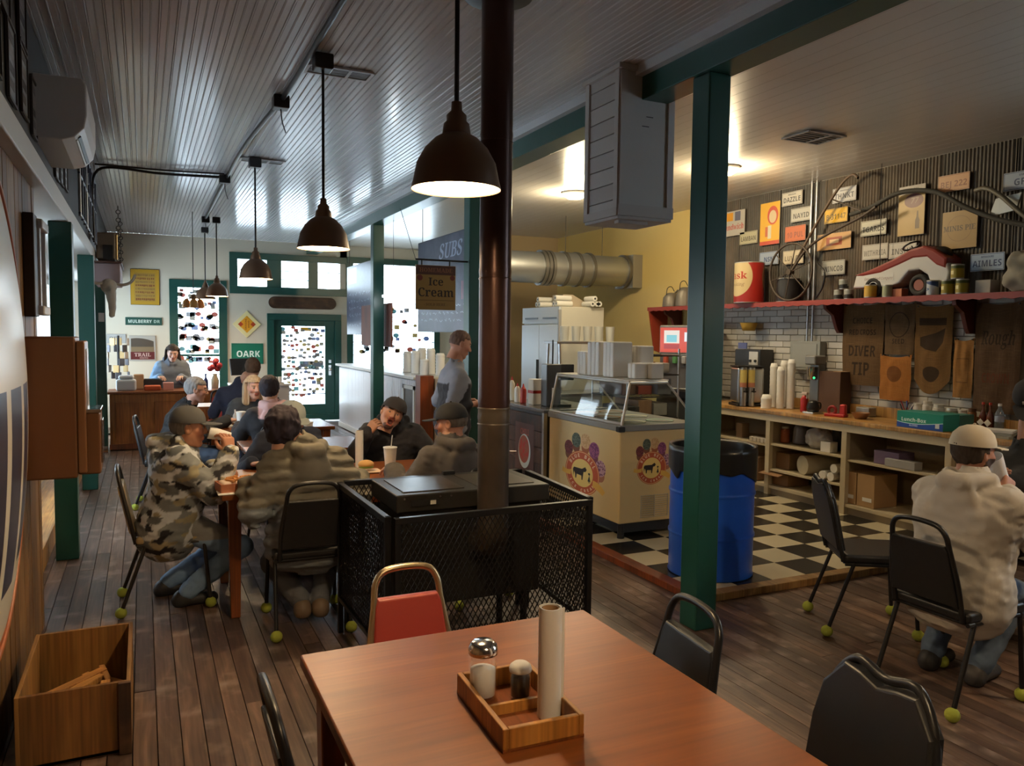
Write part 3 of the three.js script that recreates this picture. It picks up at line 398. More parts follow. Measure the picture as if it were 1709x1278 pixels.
person({ label: 'person in navy top behind the blonde woman', pos: [1.05, -10.1], turn: 3.0, hip: .55, lean: .08, head: { at: [1.22, 1.24, -10.05] }, handR: [1.2, .8, -10.5], handL: [.9, .8, -10.5], footL: [1, 0, -10.4], footR: [1.1, 0, -10.4], top: { col: [.02, .024, .05], th: .02 }, legs: { col: [.05, .06, .1] }, hair: { col: [.09, .05, .03], vol: .014 }, cell: .016 });
// girl behind the wooden desk
person({ label: 'young woman with long dark hair in blue-grey hoodie behind the wooden desk', pos: [.4, -13.1], turn: .05, hip: .76, lean: .14, fat: .92, head: { at: [.41, 1.35, -12.98], pitch: .3, fem: 1, skin: [.62, .40, .32] }, skin: [.62, .4, .32], handR: [.25, 1.0, -12.75], handL: [.5, 1.0, -12.75], footL: [.5, 0, -13.1], footR: [.3, 0, -13.1], kneeL: [0, 0, 1], kneeR: [0, 0, 1], top: { col: (x, y, z) => x < -.16 ? [.16, .27, .42] : [.15, .18, .23], th: .024, hood: true, long: true }, legs: { col: [.05, .06, .09] }, hair: { col: [.02, .014, .012], len: .1, vol: .012, front: .065 }, cell: .015 });  // right sleeve bluer and brighter: daylight from the left put into its colour
// man standing at the order counter
person({ label: 'standing man in grey shirt and black apron with shaved head', pos: [2.52, -6.62], turn: HP - .1, hip: .93, lean: .07, fat: 1.08, head: { at: [2.60, 1.60, -6.62], pitch: .3, skin: [.48, .24, .17], }, skin: [.48, .24, .17], handR: [2.78, 1.08, -6.5], handL: [2.8, 1.08, -6.75], poleR: [0, -1, -.6], footL: [2.52, 0, -6.75], footR: [2.5, 0, -6.5], kneeL: [0, 0, 1], kneeR: [0, 0, 1], top: { col: (x, y, z) => y < 1.26 && z > -.2 && Math.abs(x) < .2 ? [.018, .02, .03] : [.22, .24, .30], th: .016, sleeve: .7, long: true, collar: .02 }, legs: { col: [.018, .02, .03] }, hair: { col: [.16, .10, .08], vol: .002, back: -.02 }, cell: .014 });
// right: man in pale hoodie
person({ label: 'bearded man in pale hoodie and beige cap drinking at the right table', pos: [3.53, -2.44], turn: HP + .12, hip: .54, lean: .2, fat: 1.2, head: { at: [3.66, 1.15, -2.475], pitch: .06, yaw: -.25, beard: [.04, .022, .014], skin: [.42, .2, .13] }, skin: [.42, .2, .13], handR: [3.93, 1.0, -2.47], fingR: [.2, .75, .5], palmR: [.8, -.1, .1], curlR: .7, poleR: [-.7, -1, .2], handL: [3.95, 1.0, -2.56], fingL: [-.2, .7, .5], palmL: [-.8, -.1, .1], footL: [3.68, 0, -2.66], footR: [3.72, 0, -2.44], kneeL: [.1, .9, .8], kneeR: [-.1, .9, .8],
  top: { col: [.50, .47, .42], th: .03, hood: true, long: true, wr: .009 }, legs: { col: [.10, .15, .24] }, shoes: [.035, .035, .04], hair: { col: [.035, .022, .016], vol: .008, back: -.07 }, cap: { col: [.55, .49, .38] }, cell: .011 });
person({ label: 'person in black shirt and black cap across from the pale hoodie', pos: [4.94, -3.0], turn: -HP + .3, hip: .54, lean: .08, fat: 1.15, head: { at: [4.87, 1.33, -2.95], yaw: .1, pitch: .7 }, handR: [4.5, .8, -2.8], handL: [4.45, .8, -3.1], footL: [4.5, 0, -3.1], footR: [4.5, 0, -2.9], top: { col: [.014, .015, .016], th: .024 }, legs: { col: [.04, .05, .07] }, hair: { col: [.03, .02, .02] }, cap: { col: [.014, .014, .015], patch: [[.5, .5, .5], 0, .075, .098] }, cell: .014 });
// ---------- chairs and tables ----------
const ballM = mat([.36, .42, .06], .95, { bumpMap: paintN, bumpScale: .002 });
function chair(label, pos, turn, o = {}) {
  const { pad = mat([.014, .014, .015], .38), frame = M.blackM, balls = true, style = 'loop', group, seatM = pad, feltM = ballM } = o;
  const t = thing('stacking_chair', label, 'chair', [pos[0], pos[2] ?? 0, pos[1]], turn, group);
  obj('seat', [box(.41, .05, .41, 0, .45, .02, .02)], seatM, t); obj('seat_rail', [bar([-.19, .42, .2], [.19, .42, .2], .011), bar([-.19, .42, -.16], [.19, .42, -.16], .011), bar([-.195, .42, -.18], [-.195, .42, .2], .011), bar([.195, .42, -.18], [.195, .42, .2], .011)], frame, t);
  for (const s of [-1, 1]) for (const f of [1, -1]) { const top = f > 0 ? [s * .195, .43, .19] : [s * .195, .43, -.13], bot = f > 0 ? [s * .205, balls ? .03 : .005, .225] : [s * .205, balls ? .03 : .005, -.27]; const l = obj('leg', bar(bot, top, .0115), frame, t); if (balls) obj('tennis_ball', sph(.033, bot[0], .033, bot[2], 1, .98, 1, 14), feltM, l); else obj('glide', cyl(.014, .016, .02, bot[0], .01, bot[2], 10), M.rubber, l); }
  const zb = y => -.19 - (y - .45) * .22, w = o.wide ?? .175, wt = style === 'shield' ? w : w - .03;
  const loop = style === 'shield' ? [[-w, .43, zb(.43)], [-w - .005, .6, zb(.6)], [-w + .01, .78, zb(.78)], [-w * .55, .875, zb(.87)], [0, .86, zb(.86)], [w * .55, .875, zb(.87)], [w - .01, .78, zb(.78)], [w + .005, .6, zb(.6)], [w, .43, zb(.43)]] : [[-w, .43, zb(.43)], [-w + .005, .6, zb(.6)], [-wt * 1.02, .75, zb(.75)], [-wt * .93, .825, zb(.825)], [-wt * .68, .86, zb(.86)], [wt * .68, .86, zb(.86)], [wt * .93, .825, zb(.825)], [wt * 1.02, .75, zb(.75)], [w - .005, .6, zb(.6)], [w, .43, zb(.43)]];
  obj('back_frame', [tube(loop, .0125, 60, 8), bar([-w, .43, zb(.43)], [-w, .42, -.13], .011), bar([w, .43, zb(.43)], [w, .42, -.13], .011)], frame, t);
  const y0 = .50, y1 = style === 'loop' ? .765 : .84; let shp; if (style === 'shield') shp = [[-.17, y0], [.17, y0], [.178, .7], [.165, .79], [.11, .855], [.06, .85], [0, .835], [-.06, .85], [-.11, .855], [-.165, .79], [-.178, .7]]; else shp = [[-w + .012, y0], [w - .012, y0], [wt - .006, y1 - .02], [wt - .016, y1], [-wt + .016, y1], [-wt + .006, y1 - .02]];
  const g = ext(shp, style === 'shield' ? .03 : .018, .008, 3); const p = g.attributes.position; for (let i = 0; i < p.count; i++) p.setZ(i, p.getZ(i) + zb(p.getY(i)) - .012); g.computeVertexNormals(); obj('backrest', g, pad, t); return t;
}
function table(label, x0, x1, z0, z1, h, o = {}) {
  const { m = M.oakX, lm = M.oak, leg = .075, thick = .035, group, pedestal } = o; const cx = (x0 + x1) / 2, cz = (z0 + z1) / 2, w = x1 - x0, d = z1 - z0;
  const t = thing('dining_table', label, 'table', [cx, 0, cz], 0, group); obj('tabletop', box(w, thick, d, 0, h - thick / 2, 0, .006), m, t);
  if (!pedestal) { obj('apron', [box(w - .16, .09, .022, 0, h - thick - .045, d / 2 - .07), box(w - .16, .09, .022, 0, h - thick - .045, -d / 2 + .07), box(.022, .09, d - .16, w / 2 - .07, h - thick - .045, 0), box(.022, .09, d - .16, -w / 2 + .07, h - thick - .045, 0)], lm, t);
    for (const a of [-1, 1]) for (const b of [-1, 1]) { const g = box(leg, h - thick, leg, 0, (h - thick) / 2, 0, .006), p = g.attributes.position; for (let i = 0; i < p.count; i++) { const k = p.getY(i) < .3 ? .72 : 1; p.setX(i, p.getX(i) * k); p.setZ(i, p.getZ(i) * k); } obj('leg', g.translate(a * (w / 2 - .075), 0, b * (d / 2 - .075)), lm, t); } }
  else { obj('pedestal', [cyl(.035, .035, h - .05, 0, h / 2, 0)], M.blackM, t); obj('base', [box(w * .6, .03, .06, 0, .03, 0, .01), box(.06, .03, d * .75, 0, .03, 0, .01)], M.blackM, t); }
  return t;
}
// near table with tray
table('long oak table in front carrying a wooden condiment tray', .40, 1.355, -2.28, -.85, .76);
const redPad = mat([.36, .045, .03], .42), gold = mat([.52, .42, .26], .3, { metalness: .9 });
chair('red vinyl chair with gold frame at the head of the front table', [.835, -2.36], 0, { pad: redPad, frame: gold, wide: .15 });
chair('black vinyl chair with open loop back at the front table near the green post', [1.27, -1.95], -HP - .12, {});
chair('black padded chair with dipped shield back at the front table', [1.37, -1.34], -HP - .1, { style: 'shield' });
chair('black chair on the left side of the front table', [.53, -1.84], HP, {});
chair('black chair in the lower corner beside the shield-backed chair', [2.3, -1.02], HP + .3, { style: 'shield' });
{ const t = thing('condiment_tray', 'small wooden condiment tray on the front table', 'tray', [.825, .76, -1.70], -.04); const w = .205, d = .32, tm = mat([.85, .62, .30], .45, { map: T.pine });
  obj('base', box(w, .008, d, 0, .005, 0), M.oak, t); for (const s of [-1, 1]) { obj('side', box(.014, .055, d, s * (w / 2 - .007), .0285, 0, .003), tm, t); obj('side', box(w - .028, .055, .014, 0, .0285, s * (d / 2 - .007), .003), tm, t); } obj('divider', box(w - .028, .03, .01, 0, .02, .0), tm, t); }
const clearG = mat(0xffffff, .03, { transmission: 1, thickness: 0, ior: 1.45 });
function shaker(label, pos, r, h, cont, capM, fill, contM) { const t = thing('shaker', label, 'shaker', pos); obj('glass', lathe([[0, 0], [r * .92, 0], [r, .006], [r, h * .7], [r * .86, h * .8], [r * .8, h * .8], [r * .94, h * .69], [r * .94, .01], [0, .008]], 12), clearG, t); obj(cont, lathe([[0, .01], [r * .9, .01], [r * .9, h * fill], [0, h * (fill + .05)]], 16), contM, t); obj('lid', lathe([[r * .9, h * .76], [r * 1.06, h * .77], [r * 1.08, h * .84], [r * .98, h * .92], [r * .7, h * .985], [0, h]], 24), capM, t); }
shaker('glass sugar shaker with chrome lid in the tray', [.775, .77, -1.80], .036, .15, 'sugar', M.chrome, .5, mat([.8, .8, .78], .9));
shaker('short pepper shaker with white lid in the tray', [.86, .77, -1.755], .027, .095, 'pepper', mat([.7, .68, .62], .5), .6, mat([.03, .025, .02], .9));
{ const t = thing('napkin_roll', 'tall white paper towel roll standing in the tray', 'paper roll', [.885, .77, -1.645]); obj('paper', lathe([[.022, 0], [.0285, 0], [.0285, .27], [.022, .27], [.022, 0]], 32), M.paper, t); obj('core', lathe([[.0215, .002], [.0215, .268], [.019, .268], [.019, .002]], 24), M.card, t); obj('loose_end', box(.012, .268, .0015, .026, .135, .014), M.paper, t); }
// long table in the middle of the room
table('long oak table where five people sit near the wood stove', .40, 2.12, -5.62, -4.76, .75);
chair('tan chair under the man in camouflage', [.13, -5.27], HP, { pad: mat([.45, .34, .18], .5), frame: mat([.05, .045, .04], .35, { metalness: .5 }) });
chair('black chair under the person in the quilted jacket', [.85, -4.6], Math.PI - .03, { pad: mat([.012, .012, .014], .5) });
chair('chair of the person in the navy jacket', [.95, -6.0], .2); chair('chair of the laughing man', [1.75, -6.02], -.2); chair('chair of the man in the grey hooded jacket', [1.85, -4.72], Math.PI + .3, {});
// further tables
table('small dark table behind the long oak table', .72, 1.72, -7.1, -6.38, .75, { pedestal: 1, m: mat([.7, .66, .66], .25, { map: T.oakX }) });
table('dark table where the blonde woman sits', .62, 1.75, -8.65, -7.9, .75, { m: mat([.8, .72, .7], .25, { map: T.oakX }) });
table('far table in front of the wooden desk', .5, 1.6, -11.0, -10.45, .75, { pedestal: 1 });
chair('black chair under the grey-haired man', [.2, -8.28], HP - .1, { pad: mat([.02, .022, .026], .4) }); chair('chair of the person with the pink hood', [1.08, -7.45], Math.PI); chair('chair of the blonde woman', [1.08, -9.1], .1); chair('chair of the person in navy behind the blonde woman', [1.05, -10.05], Math.PI);
chair('red chair standing by the wooden desk', [1.0, -11.35], 0, { pad: mat([.5, .03, .03], .4), frame: M.blackM });
// on the long table
function foamCup(label, pos, h = .17, straw = true, group) { const t = thing('drink_cup', label, 'cup', pos, 0, group); obj('cup', lathe([[0, 0], [.031, 0], [.044, h], [.047, h + .004], [.043, h + .004], [.03, .006], [0, .006]], 24), M.foam, t); obj('lid', lathe([[.047, h + .002], [.048, h + .01], [.04, h + .012], [0, h + .01]], 24), mat([.7, .68, .64], .4), t); if (straw) obj('straw', bar([.005, h, 0], [.012, h + .09, .01], .0035), mat([.7, .7, .7], .4), t); return t; }
foamCup('tall foam cup with straw on the long table', [1.5, .75, -5.1]);
{ const t = thing('napkin_roll', 'white paper towel roll on the long table', 'paper roll', [1.37, .75, -5.42]); obj('paper', lathe([[.02, 0], [.028, 0], [.028, .26], [.02, .26]], 24), M.paper, t); obj('core', lathe([[.02, .0], [.02, .26], [.018, .26]], 20), M.card, t); }
{ const t = thing('sandwich', 'sandwich wrapped in paper on the long table', 'sandwich', [1.36, .755, -5.2]); obj('wrapper', [box(.2, .006, .14, 0, .003, 0, .002)], mat([.75, .55, .4], .8), t); obj('bun', [sph(.05, 0, .05, 0, 1.1, .6, 1)], mat([.62, .36, .12], .7), t); obj('filling', cyl(.05, .05, .012, 0, .035, 0), mat([.2, .28, .05], .7), t); }
{ const t = thing('food_basket', 'paper basket of food in front of the man in camouflage', 'basket', [.50, .75, -4.9], .15); obj('basket', [box(.22, .006, .15, 0, .003, 0, .002), box(.22, .05, .006, 0, .027, .075), box(.22, .05, .006, 0, .027, -.075), box(.006, .05, .15, -.11, .027, 0), box(.006, .05, .15, .11, .027, 0)], mat([.55, .2, .1], .6), t); obj('liner', box(.2, .05, .13, 0, .035, 0, .02), mat([.8, .62, .5], .85), t); obj('fries', Array.from({ length: 14 }, () => box(.07, .01, .01).rotateY(rr(0, 3)).rotateZ(rr(-.3, .3)).translate(rr(-.07, .07), .062 + rr(0, .015), rr(-.04, .04))), mat([.65, .3, .1], .7), t); }
tag(obj('place_mat', box(.3, .003, .14, .53, .752, -4.83), M.paper), 'white paper mat under the food basket', 'place mat');
tag(obj('handheld_cup', [lathe([[0, 0], [.028, 0], [.04, .13], [.037, .13], [.027, .006], [0, .006]], 24).rotateZ(1.3).translate(.488, 1.035, -5.175)], M.foam), 'foam cup held at the mouth by the man in camouflage', 'cup');
tag(obj('handheld_cup', [lathe([[0, 0], [.03, 0], [.044, .15], [.041, .15], [.028, .006], [0, .006]], 24).rotateZ(.6).translate(3.93, .99, -2.5)], mat([.72, .73, .74], .5)), 'pale cup held at the mouth by the man in the pale hoodie', 'cup');
foamCup('foam cup on the dark table beside the grey-haired man', [.86, .75, -8.05], .15, false);
{ const t = thing('napkin_holder', 'fanned white napkins on the blonde woman\'s table', 'napkins', [1.0, .75, -8.0]); for (let i = 0; i < 4; i++) obj('napkin', box(.012, .15, .1, 0, .078, 0).rotateZ((i - 1.5) * .12), M.paper, t); }
tag(obj('place_mat', box(.34, .003, .24, .9, .752, -6.55), mat([.7, .45, .42], .6)), 'pink paper mat on the small dark table', 'place mat'); tag(obj('place_mat', box(.4, .003, .28, .86, .752, -8.3), M.paper), 'white paper mat by the grey-haired man', 'place mat');
tag(obj('sauce_bottle', [lathe([[0, 0], [.022, 0], [.022, .1], [.008, .13], [.008, .16], [0, .16]], 16).translate(.83, .75, -8.28)], mat([.6, .55, .5], .4)), 'pale sauce bottle by the grey-haired man', 'bottle');
foamCup('foam cup on the far side of the small dark table', [1.3, .75, -6.95], .15, false);
// right hand table (mostly outside the frame)
table('oak table at the right where the man in the pale hoodie sits', 4.27, 5.5, -3.2, -2.0, .75);
chair('black vinyl chair with open loop back under the man in the pale hoodie', [3.5, -2.43], HP, {});
chair('empty black padded chair at the right table', [3.84, -3.22], HP - .55, { style: 'shield' });
chair('chair of the person in the black shirt', [5.05, -3.05], -HP + .3);
// ---------- wood stove, guard fence and pipe ----------
function bars(segs, w) { const pos = []; for (const [a, b] of segs) { const d = nrm(sub3(b, a)), n = nrm([-d[1], d[0], 0]), q = mul3(n, w / 2), z = [0, 0, w / 2]; const c = (p, s, r) => [p[0] + s * q[0], p[1] + s * q[1], p[2] + r * w / 2]; const A = [c(a, 1, 1), c(a, -1, 1), c(a, -1, -1), c(a, 1, -1)], B = [c(b, 1, 1), c(b, -1, 1), c(b, -1, -1), c(b, 1, -1)]; for (let i = 0; i < 4; i++) { const j = (i + 1) % 4; pos.push(...A[i], ...A[j], ...B[j], ...A[i], ...B[j], ...B[i]); } } const g = new THREE.BufferGeometry(); g.setAttribute('position', new THREE.Float32BufferAttribute(pos, 3)); g.computeVertexNormals(); g.setAttribute('uv', new THREE.Float32BufferAttribute(new Float32Array(pos.length / 3 * 2), 2)); return g; }
function expanded(w, h, dx = .028, dy = .05) { const s = []; const nx = Math.round(w / dx * 2), ny = Math.round(h / dy); for (let j = 0; j < ny; j++) for (let i = 0; i < nx; i++) { const x0 = i * w / nx - w / 2, x1 = (i + 1) * w / nx - w / 2, y = j * h / ny, hy = h / ny / 2; for (const k of [0, 1]) { const up = (i + k) % 2; s.push([[x0, y + (up ? hy : 0) + (k ? hy : 0) - (k && up ? 0 : 0), 0], [x1, y + (up ? 0 : hy) + (k ? hy : 0), 0]]); } } return bars(s, .0042); }
{ const mm = mat([.016, .015, .015], .4, { metalness: .4 }), fm = mat([.02, .02, .022], .3, { metalness: .5 });
  const H = .86, lo = .2; const panel = (label, a, b) => { const w = Math.hypot(b[0] - a[0], b[1] - a[1]), t = thing('guard_panel', label, 'fence', [(a[0] + b[0]) / 2, 0, (a[1] + b[1]) / 2], -Math.atan2(b[1] - a[1], b[0] - a[0]), 'mesh guard around the stove'); obj('mesh', expanded(w - .03, H - lo - .02).translate(0, lo + .01, 0), mm, t, true);
    obj('top_rail', box(w, .03, .03, 0, H - .015, 0, .003), fm, t); obj('bottom_rail', box(w, .025, .025, 0, lo, 0, .003), fm, t); for (const s of [-1, 1]) obj('upright', box(.028, H, .028, s * (w / 2 - .014), H / 2, 0, .003), fm, t); };
  panel('expanded metal guard panel in front of the stove', [1.02, -3.4], [2.07, -3.42]); panel('expanded metal guard panel beside the quilted jacket', [.99, -4.36], [1.0, -3.43]); panel('expanded metal guard panel beside the ice cream freezer', [2.09, -3.46], [2.15, -4.33]); panel('expanded metal guard panel behind the stove', [1.02, -4.38], [2.13, -4.37]);
  const sm = mat([.045, .04, .036], .45, { metalness: .5, map: rustN }), t = thing('wood_stove', 'dark steel wood stove inside the mesh guard', 'stove', [1.56, 0, -3.97]);
  obj('body', [box(.78, .52, .42, 0, .56, 0, .01)], sm, t); obj('top_plate', [box(.86, .09, .48, 0, .845, 0, .008)], mat([.075, .068, .062], .35, { metalness: .6, map: rustN }), t); obj('grille', [box(.15, .03, .006, -.28, .845, .243)], M.black, t); for (const x of [-.39, -.2, -.14]) obj('screw', cyl(.006, .006, .006, 0, 0, 0, 8).rotateX(HP).translate(x, .87, .242), M.chrome, t);
  obj('name_plate', [box(.03, .02, .004, -.24, .845, .248)], mat([.5, .48, .42], .5), t); obj('top_panel', [box(.33, .004, .36, -.21, .892, 0), box(.33, .004, .36, .2, .892, 0)], mat([.16, .13, .1], .3, { metalness: .7, map: rustN }), t);
  for (const a of [-1, 1]) for (const b of [-1, 1]) obj('leg', bar([a * .32, 0, b * .16], [a * .32, .32, b * .16], .02), sm, t); obj('door_handle', bar([-.05, .6, -.23], [.05, .6, -.23], .01), M.chrome, t); obj('handle_tab', box(.07, .02, .03, .02, .90, -.23), M.black, t);
  obj('flue_collar', [cyl(.1, .1, .04, 0, 0, 0, 24).rotateX(HP).translate(.05, .62, .23)], sm, t);
  const pm = mat([.07, .035, .03], .3, { metalness: .6 }), p = thing('stove_pipe', 'brown metal stove pipe rising from the stove to the ceiling', 'pipe', [1.605, 0, -3.62]);
  const sec = (y0, y1) => lathe([[.08, y0], [.08, y0 + .01], [.082, y0 + .03], [.08, y0 + .05], [.08, y1 - .012], [.084, y1 - .006], [.08, y1]], 32);
  obj('elbow', [tube([[.0, .62, -.1], [0, .62, -.03], [0, .65, .0], [0, .72, 0]], .079, 16, 24)], mat([.12, .09, .07], .4, { metalness: .6, map: rustN }), p); obj('pipe_section', sec(.70, 1.25), mat([.13, .10, .075], .4, { metalness: .5, map: rustN }), p); obj('pipe_section', sec(1.25, 1.33), mat([.13, .10, .07], .45, { metalness: .4, map: rustN }), p); for (const [a, b] of [[1.33, 1.98], [1.98, 2.65], [2.65, CE]]) obj('pipe_section', sec(a, b), pm, p); obj('ceiling_collar', lathe([[.08, CE - .02], [.17, CE - .015], [.17, CE - .005], [.08, CE]], 32), M.black, p);
  // damper handle, poker
  obj('damper_handle', bar([.08, 1.1, 0], [.12, 1.1, .02], .004), M.chrome, p);
}
// ---------- barrel, freezer, kitchen counter ----------
{ const bl = mat([.01, .09, .58], .3, { bumpMap: paintN, bumpScale: .001 }), t = thing('waste_barrel', 'bright blue steel drum used as a waste bin behind the green post', 'barrel', [3.6, .05, -4.33]); const r = .288;
  obj('drum', lathe([[0, .002], [r, .002], [r + .006, .01], [r, .02], [r, .27], [r + .008, .28], [r + .008, .295], [r, .305], [r, .56], [r + .008, .57], [r + .008, .585], [r, .595], [r, .86], [r + .007, .87], [r, .88], [r - .012, .88], [r - .012, .02], [0, .012]], 48), bl, t);
  const f = new THREE.LatheGeometry([[r - .02, .45], [r - .02, .885], [r + .012, .9], [r + .016, .86], [r + .014, .74], [r + .01, .73]].map(a => new THREE.Vector2(...a)), 64), p = f.attributes.position; for (let i = 0; i < p.count; i++) { const y = p.getY(i), a = Math.atan2(p.getZ(i), p.getX(i)), k = 1 + .012 * N3(Math.cos(a) * 6, y * 12, Math.sin(a) * 6); p.setX(i, p.getX(i) * k); p.setZ(i, p.getZ(i) * k); if (y > .5 && y < .8) p.setY(i, y - .09 * Math.max(0, Math.sin(a * 1.5 + .9)) - .02 * N3(a * 3, 0, 0)); } f.computeVertexNormals(); obj('bin_liner', f, mat([.012, .012, .013], .3, { side: THREE.DoubleSide }), t); }
{ // ice cream freezer
  const fm = mat([.72, .52, .24], .4), al = mat([.62, .6, .55], .3, { metalness: .6 }); const x0 = 3.44, x1 = 4.2, z1 = -5.26, z0 = -6.47, b = .13, h = .93; const t = thing('ice_cream_freezer', 'cream ice cream dipping freezer with printed scoops and slanted glass top', 'freezer', [(x0 + x1) / 2, .05, (z0 + z1) / 2]); const w = x1 - x0, d = z1 - z0;
  obj('body', [boxB(-w / 2, w / 2, b, h - .05, -d / 2, d / 2, .012)], fm, t); obj('kick', [boxB(-w / 2 + .06, w / 2 - .06, .04, b, -d / 2 + .06, d / 2 - .06)], M.black, t); for (const a of [-1, 1]) for (const c of [-1, 1]) obj('foot', cyl(.025, .03, .13, a * (w / 2 - .06), .065, c * (d / 2 - .06), 12), M.black, t); obj('rim', [boxB(-w / 2 - .012, w / 2 + .012, h - .05, h, -d / 2 - .012, d / 2 + .012, .008)], mat([.25, .25, .24], .4), t); obj('corner_cap', box(.06, .045, .06, -w / 2, h - .03, d / 2, .01), M.black, t);
  // sneeze guard: slanted glass on the customer side
  const H = 1.27, xs = -w / 2 + .08, xt = .06, yb = h; const fr = [bar([-w / 2 + .01, yb, d / 2], [xs, H, d / 2], .012), bar([-w / 2 + .01, yb, -d / 2], [xs, H, -d / 2], .012), bar([xs, H, -d / 2], [xs, H, d / 2], .012), bar([xt, H, -d / 2], [xt, H, d / 2], .012), bar([xs, H, d / 2], [xt, H, d / 2], .012), bar([xs, H, -d / 2], [xt, H, -d / 2], .012), bar([xt, H, d / 2], [w / 2, yb, d / 2], .01), bar([xt, H, -d / 2], [w / 2, yb, -d / 2], .01), bar([-w / 2 + .01, yb + .01, -d / 2], [-w / 2 + .01, yb + .01, d / 2], .014)]; obj('guard_frame', fr, al, t);
  const pane = (pts) => { const g = new THREE.BufferGeometry(); g.setAttribute('position', new THREE.Float32BufferAttribute([...pts[0], ...pts[1], ...pts[2], ...pts[0], ...pts[2], ...pts[3]], 3)); g.computeVertexNormals(); g.setAttribute('uv', new THREE.Float32BufferAttribute(new Float32Array(12), 2)); return g; }; const gm = mat([.75, .85, .85], .03, { transmission: 1, thickness: 0, ior: 1.5, side: THREE.DoubleSide });
  obj('glass_pane', pane([[-w / 2 + .01, yb, d / 2], [xs, H, d / 2], [xs, H, -d / 2], [-w / 2 + .01, yb, -d / 2]]), gm, t); obj('glass_pane', pane([[-w / 2 + .01, yb, d / 2], [w / 2, yb, d / 2], [xt, H, d / 2], [xs, H, d / 2]]), gm, t); obj('top_shelf', [boxB(xs - .01, xt + .02, H + .008, H + .022, -d / 2, d / 2, .004)], mat([.6, .58, .53], .35), t);
  for (let i = 0; i < 3; i++) for (const s of [-1, 1]) obj('ice_cream_tub', [lathe([[0, -.02], [.09, -.02], [.12, .005], [.112, .005], [.09, -.005], [0, -.01]], 20).translate(s * .14, h, -d / 2 + .25 + i * .38)], mat([[.7, .5, .5], [.3, .15, .08], [.75, .7, .55], [.45, .6, .5]][(i + (s > 0 ? 1 : 0)) % 4], .8), t);
  obj('side_vent', Array.from({ length: 11 }, (_, k) => box(.13, .004, .008, 0, k * .016, 0)).concat([box(.004, .17, .006, -.066, .08, -.001), box(.004, .17, .006, .0, .08, -.001), box(.004, .17, .006, .066, .08, -.001)]).map(g => g.scale(2, 1.1, 1).translate(-.04, .17, d / 2 + .004)), mat([.5, .42, .28], .5), t);
  const emblem = canvasTex(640, 720, (g, W, Hh) => {
    g.fillStyle = '#ddbf86'; g.fillRect(0, 0, W, Hh); const scoop = (x, y, r, c, c2, cone) => { g.fillStyle = cone; g.beginPath(); g.ellipse(x, y + r * 1.1, r * .8, r, 0, 0, 7); g.fill(); g.fillStyle = c; g.beginPath(); g.ellipse(x, y, r, r * 1.25, 0, 0, 7); g.fill(); g.fillStyle = c2; for (let i = 0; i < 60; i++) { const a = rnd() * 6.3, q = Math.sqrt(rnd()) * r * .95; g.beginPath(); g.arc(x + Math.cos(a) * q, y + Math.sin(a) * q * 1.2, 3 + rnd() * 6, 0, 7); g.fill(); } };
    scoop(150, 210, 58, '#7d3030', '#5c1e22', '#7a4a28'); scoop(250, 120, 60, '#5f6a58', '#3e463a', '#7c4628'); scoop(370, 110, 62, '#d9b07e', '#c89a62', '#a55a2a'); scoop(480, 180, 64, '#a0527a', '#6f2f60', '#7a3a4a'); scoop(560, 340, 64, '#c79ba6', '#7a4a68', '#b07050');
    const cx = 330, cy = 440; g.fillStyle = '#c2552a'; g.beginPath(); g.ellipse(cx, cy, 222, 222, 0, 0, 7); g.fill(); g.strokeStyle = '#e8b87a'; g.lineWidth = 8; g.beginPath(); g.ellipse(cx, cy, 210, 210, 0, 0, 7); g.stroke(); g.fillStyle = '#f0cd74'; g.beginPath(); g.ellipse(cx, cy, 140, 140, 0, 0, 7); g.fill();
    const arc = (s, r, a0, a1, sz, flip) => { g.fillStyle = '#f2dcb8'; g.font = 'bold ' + sz + 'px sans-serif'; g.textAlign = 'center'; g.textBaseline = 'middle'; [...s].forEach((ch, i) => { const a = a0 + (a1 - a0) * (i + .5) / s.length; g.save(); g.translate(cx + Math.sin(a) * r, cy - Math.cos(a) * r); g.rotate(flip ? a + Math.PI : a); g.fillText(ch, 0, 0); g.restore(); }); };
    arc('BLUE BELL', 176, -1.15, 1.15, 52, false); arc('ICE CREAM', 176, 4.25, 2.05, 40, true);
    g.fillStyle = '#e7b34c'; g.beginPath(); g.moveTo(70, 430); g.quadraticCurveTo(140, 460, 190, 430); g.lineTo(180, 490); g.quadraticCurveTo(120, 500, 60, 480); g.fill(); g.beginPath(); g.moveTo(470, 480); g.quadraticCurveTo(560, 480, 620, 560); g.lineTo(590, 600); g.quadraticCurveTo(540, 560, 465, 545); g.fill();
    g.fillStyle = '#2a1c14'; g.beginPath(); g.moveTo(225, 400); g.lineTo(330, 398); g.lineTo(372, 372); g.lineTo(392, 396); g.lineTo(376, 420); g.lineTo(352, 424); g.lineTo(345, 462); g.lineTo(338, 510); g.lineTo(326, 510); g.lineTo(324, 468); g.lineTo(262, 464); g.lineTo(256, 508); g.lineTo(244, 508); g.lineTo(240, 466); g.lineTo(226, 440); g.lineTo(216, 500); g.lineTo(212, 420); g.fill(); g.beginPath(); g.moveTo(425, 440); g.lineTo(440, 505); g.lineTo(405, 505); g.fill(); g.beginPath(); g.arc(423, 430, 12, 0, 7); g.fill(); g.fillRect(415, 500, 6, 20); g.fillRect(428, 500, 6, 20);
  });
  face('printed_emblem', .84, .62, emblem, t, [-w / 2 - .002, .52, .0], [0, -HP, 0], .5); const e2 = face('printed_emblem', .42, .44, emblem, t, [-.08, .62, d / 2 + .002], [0, 0, 0], .5);
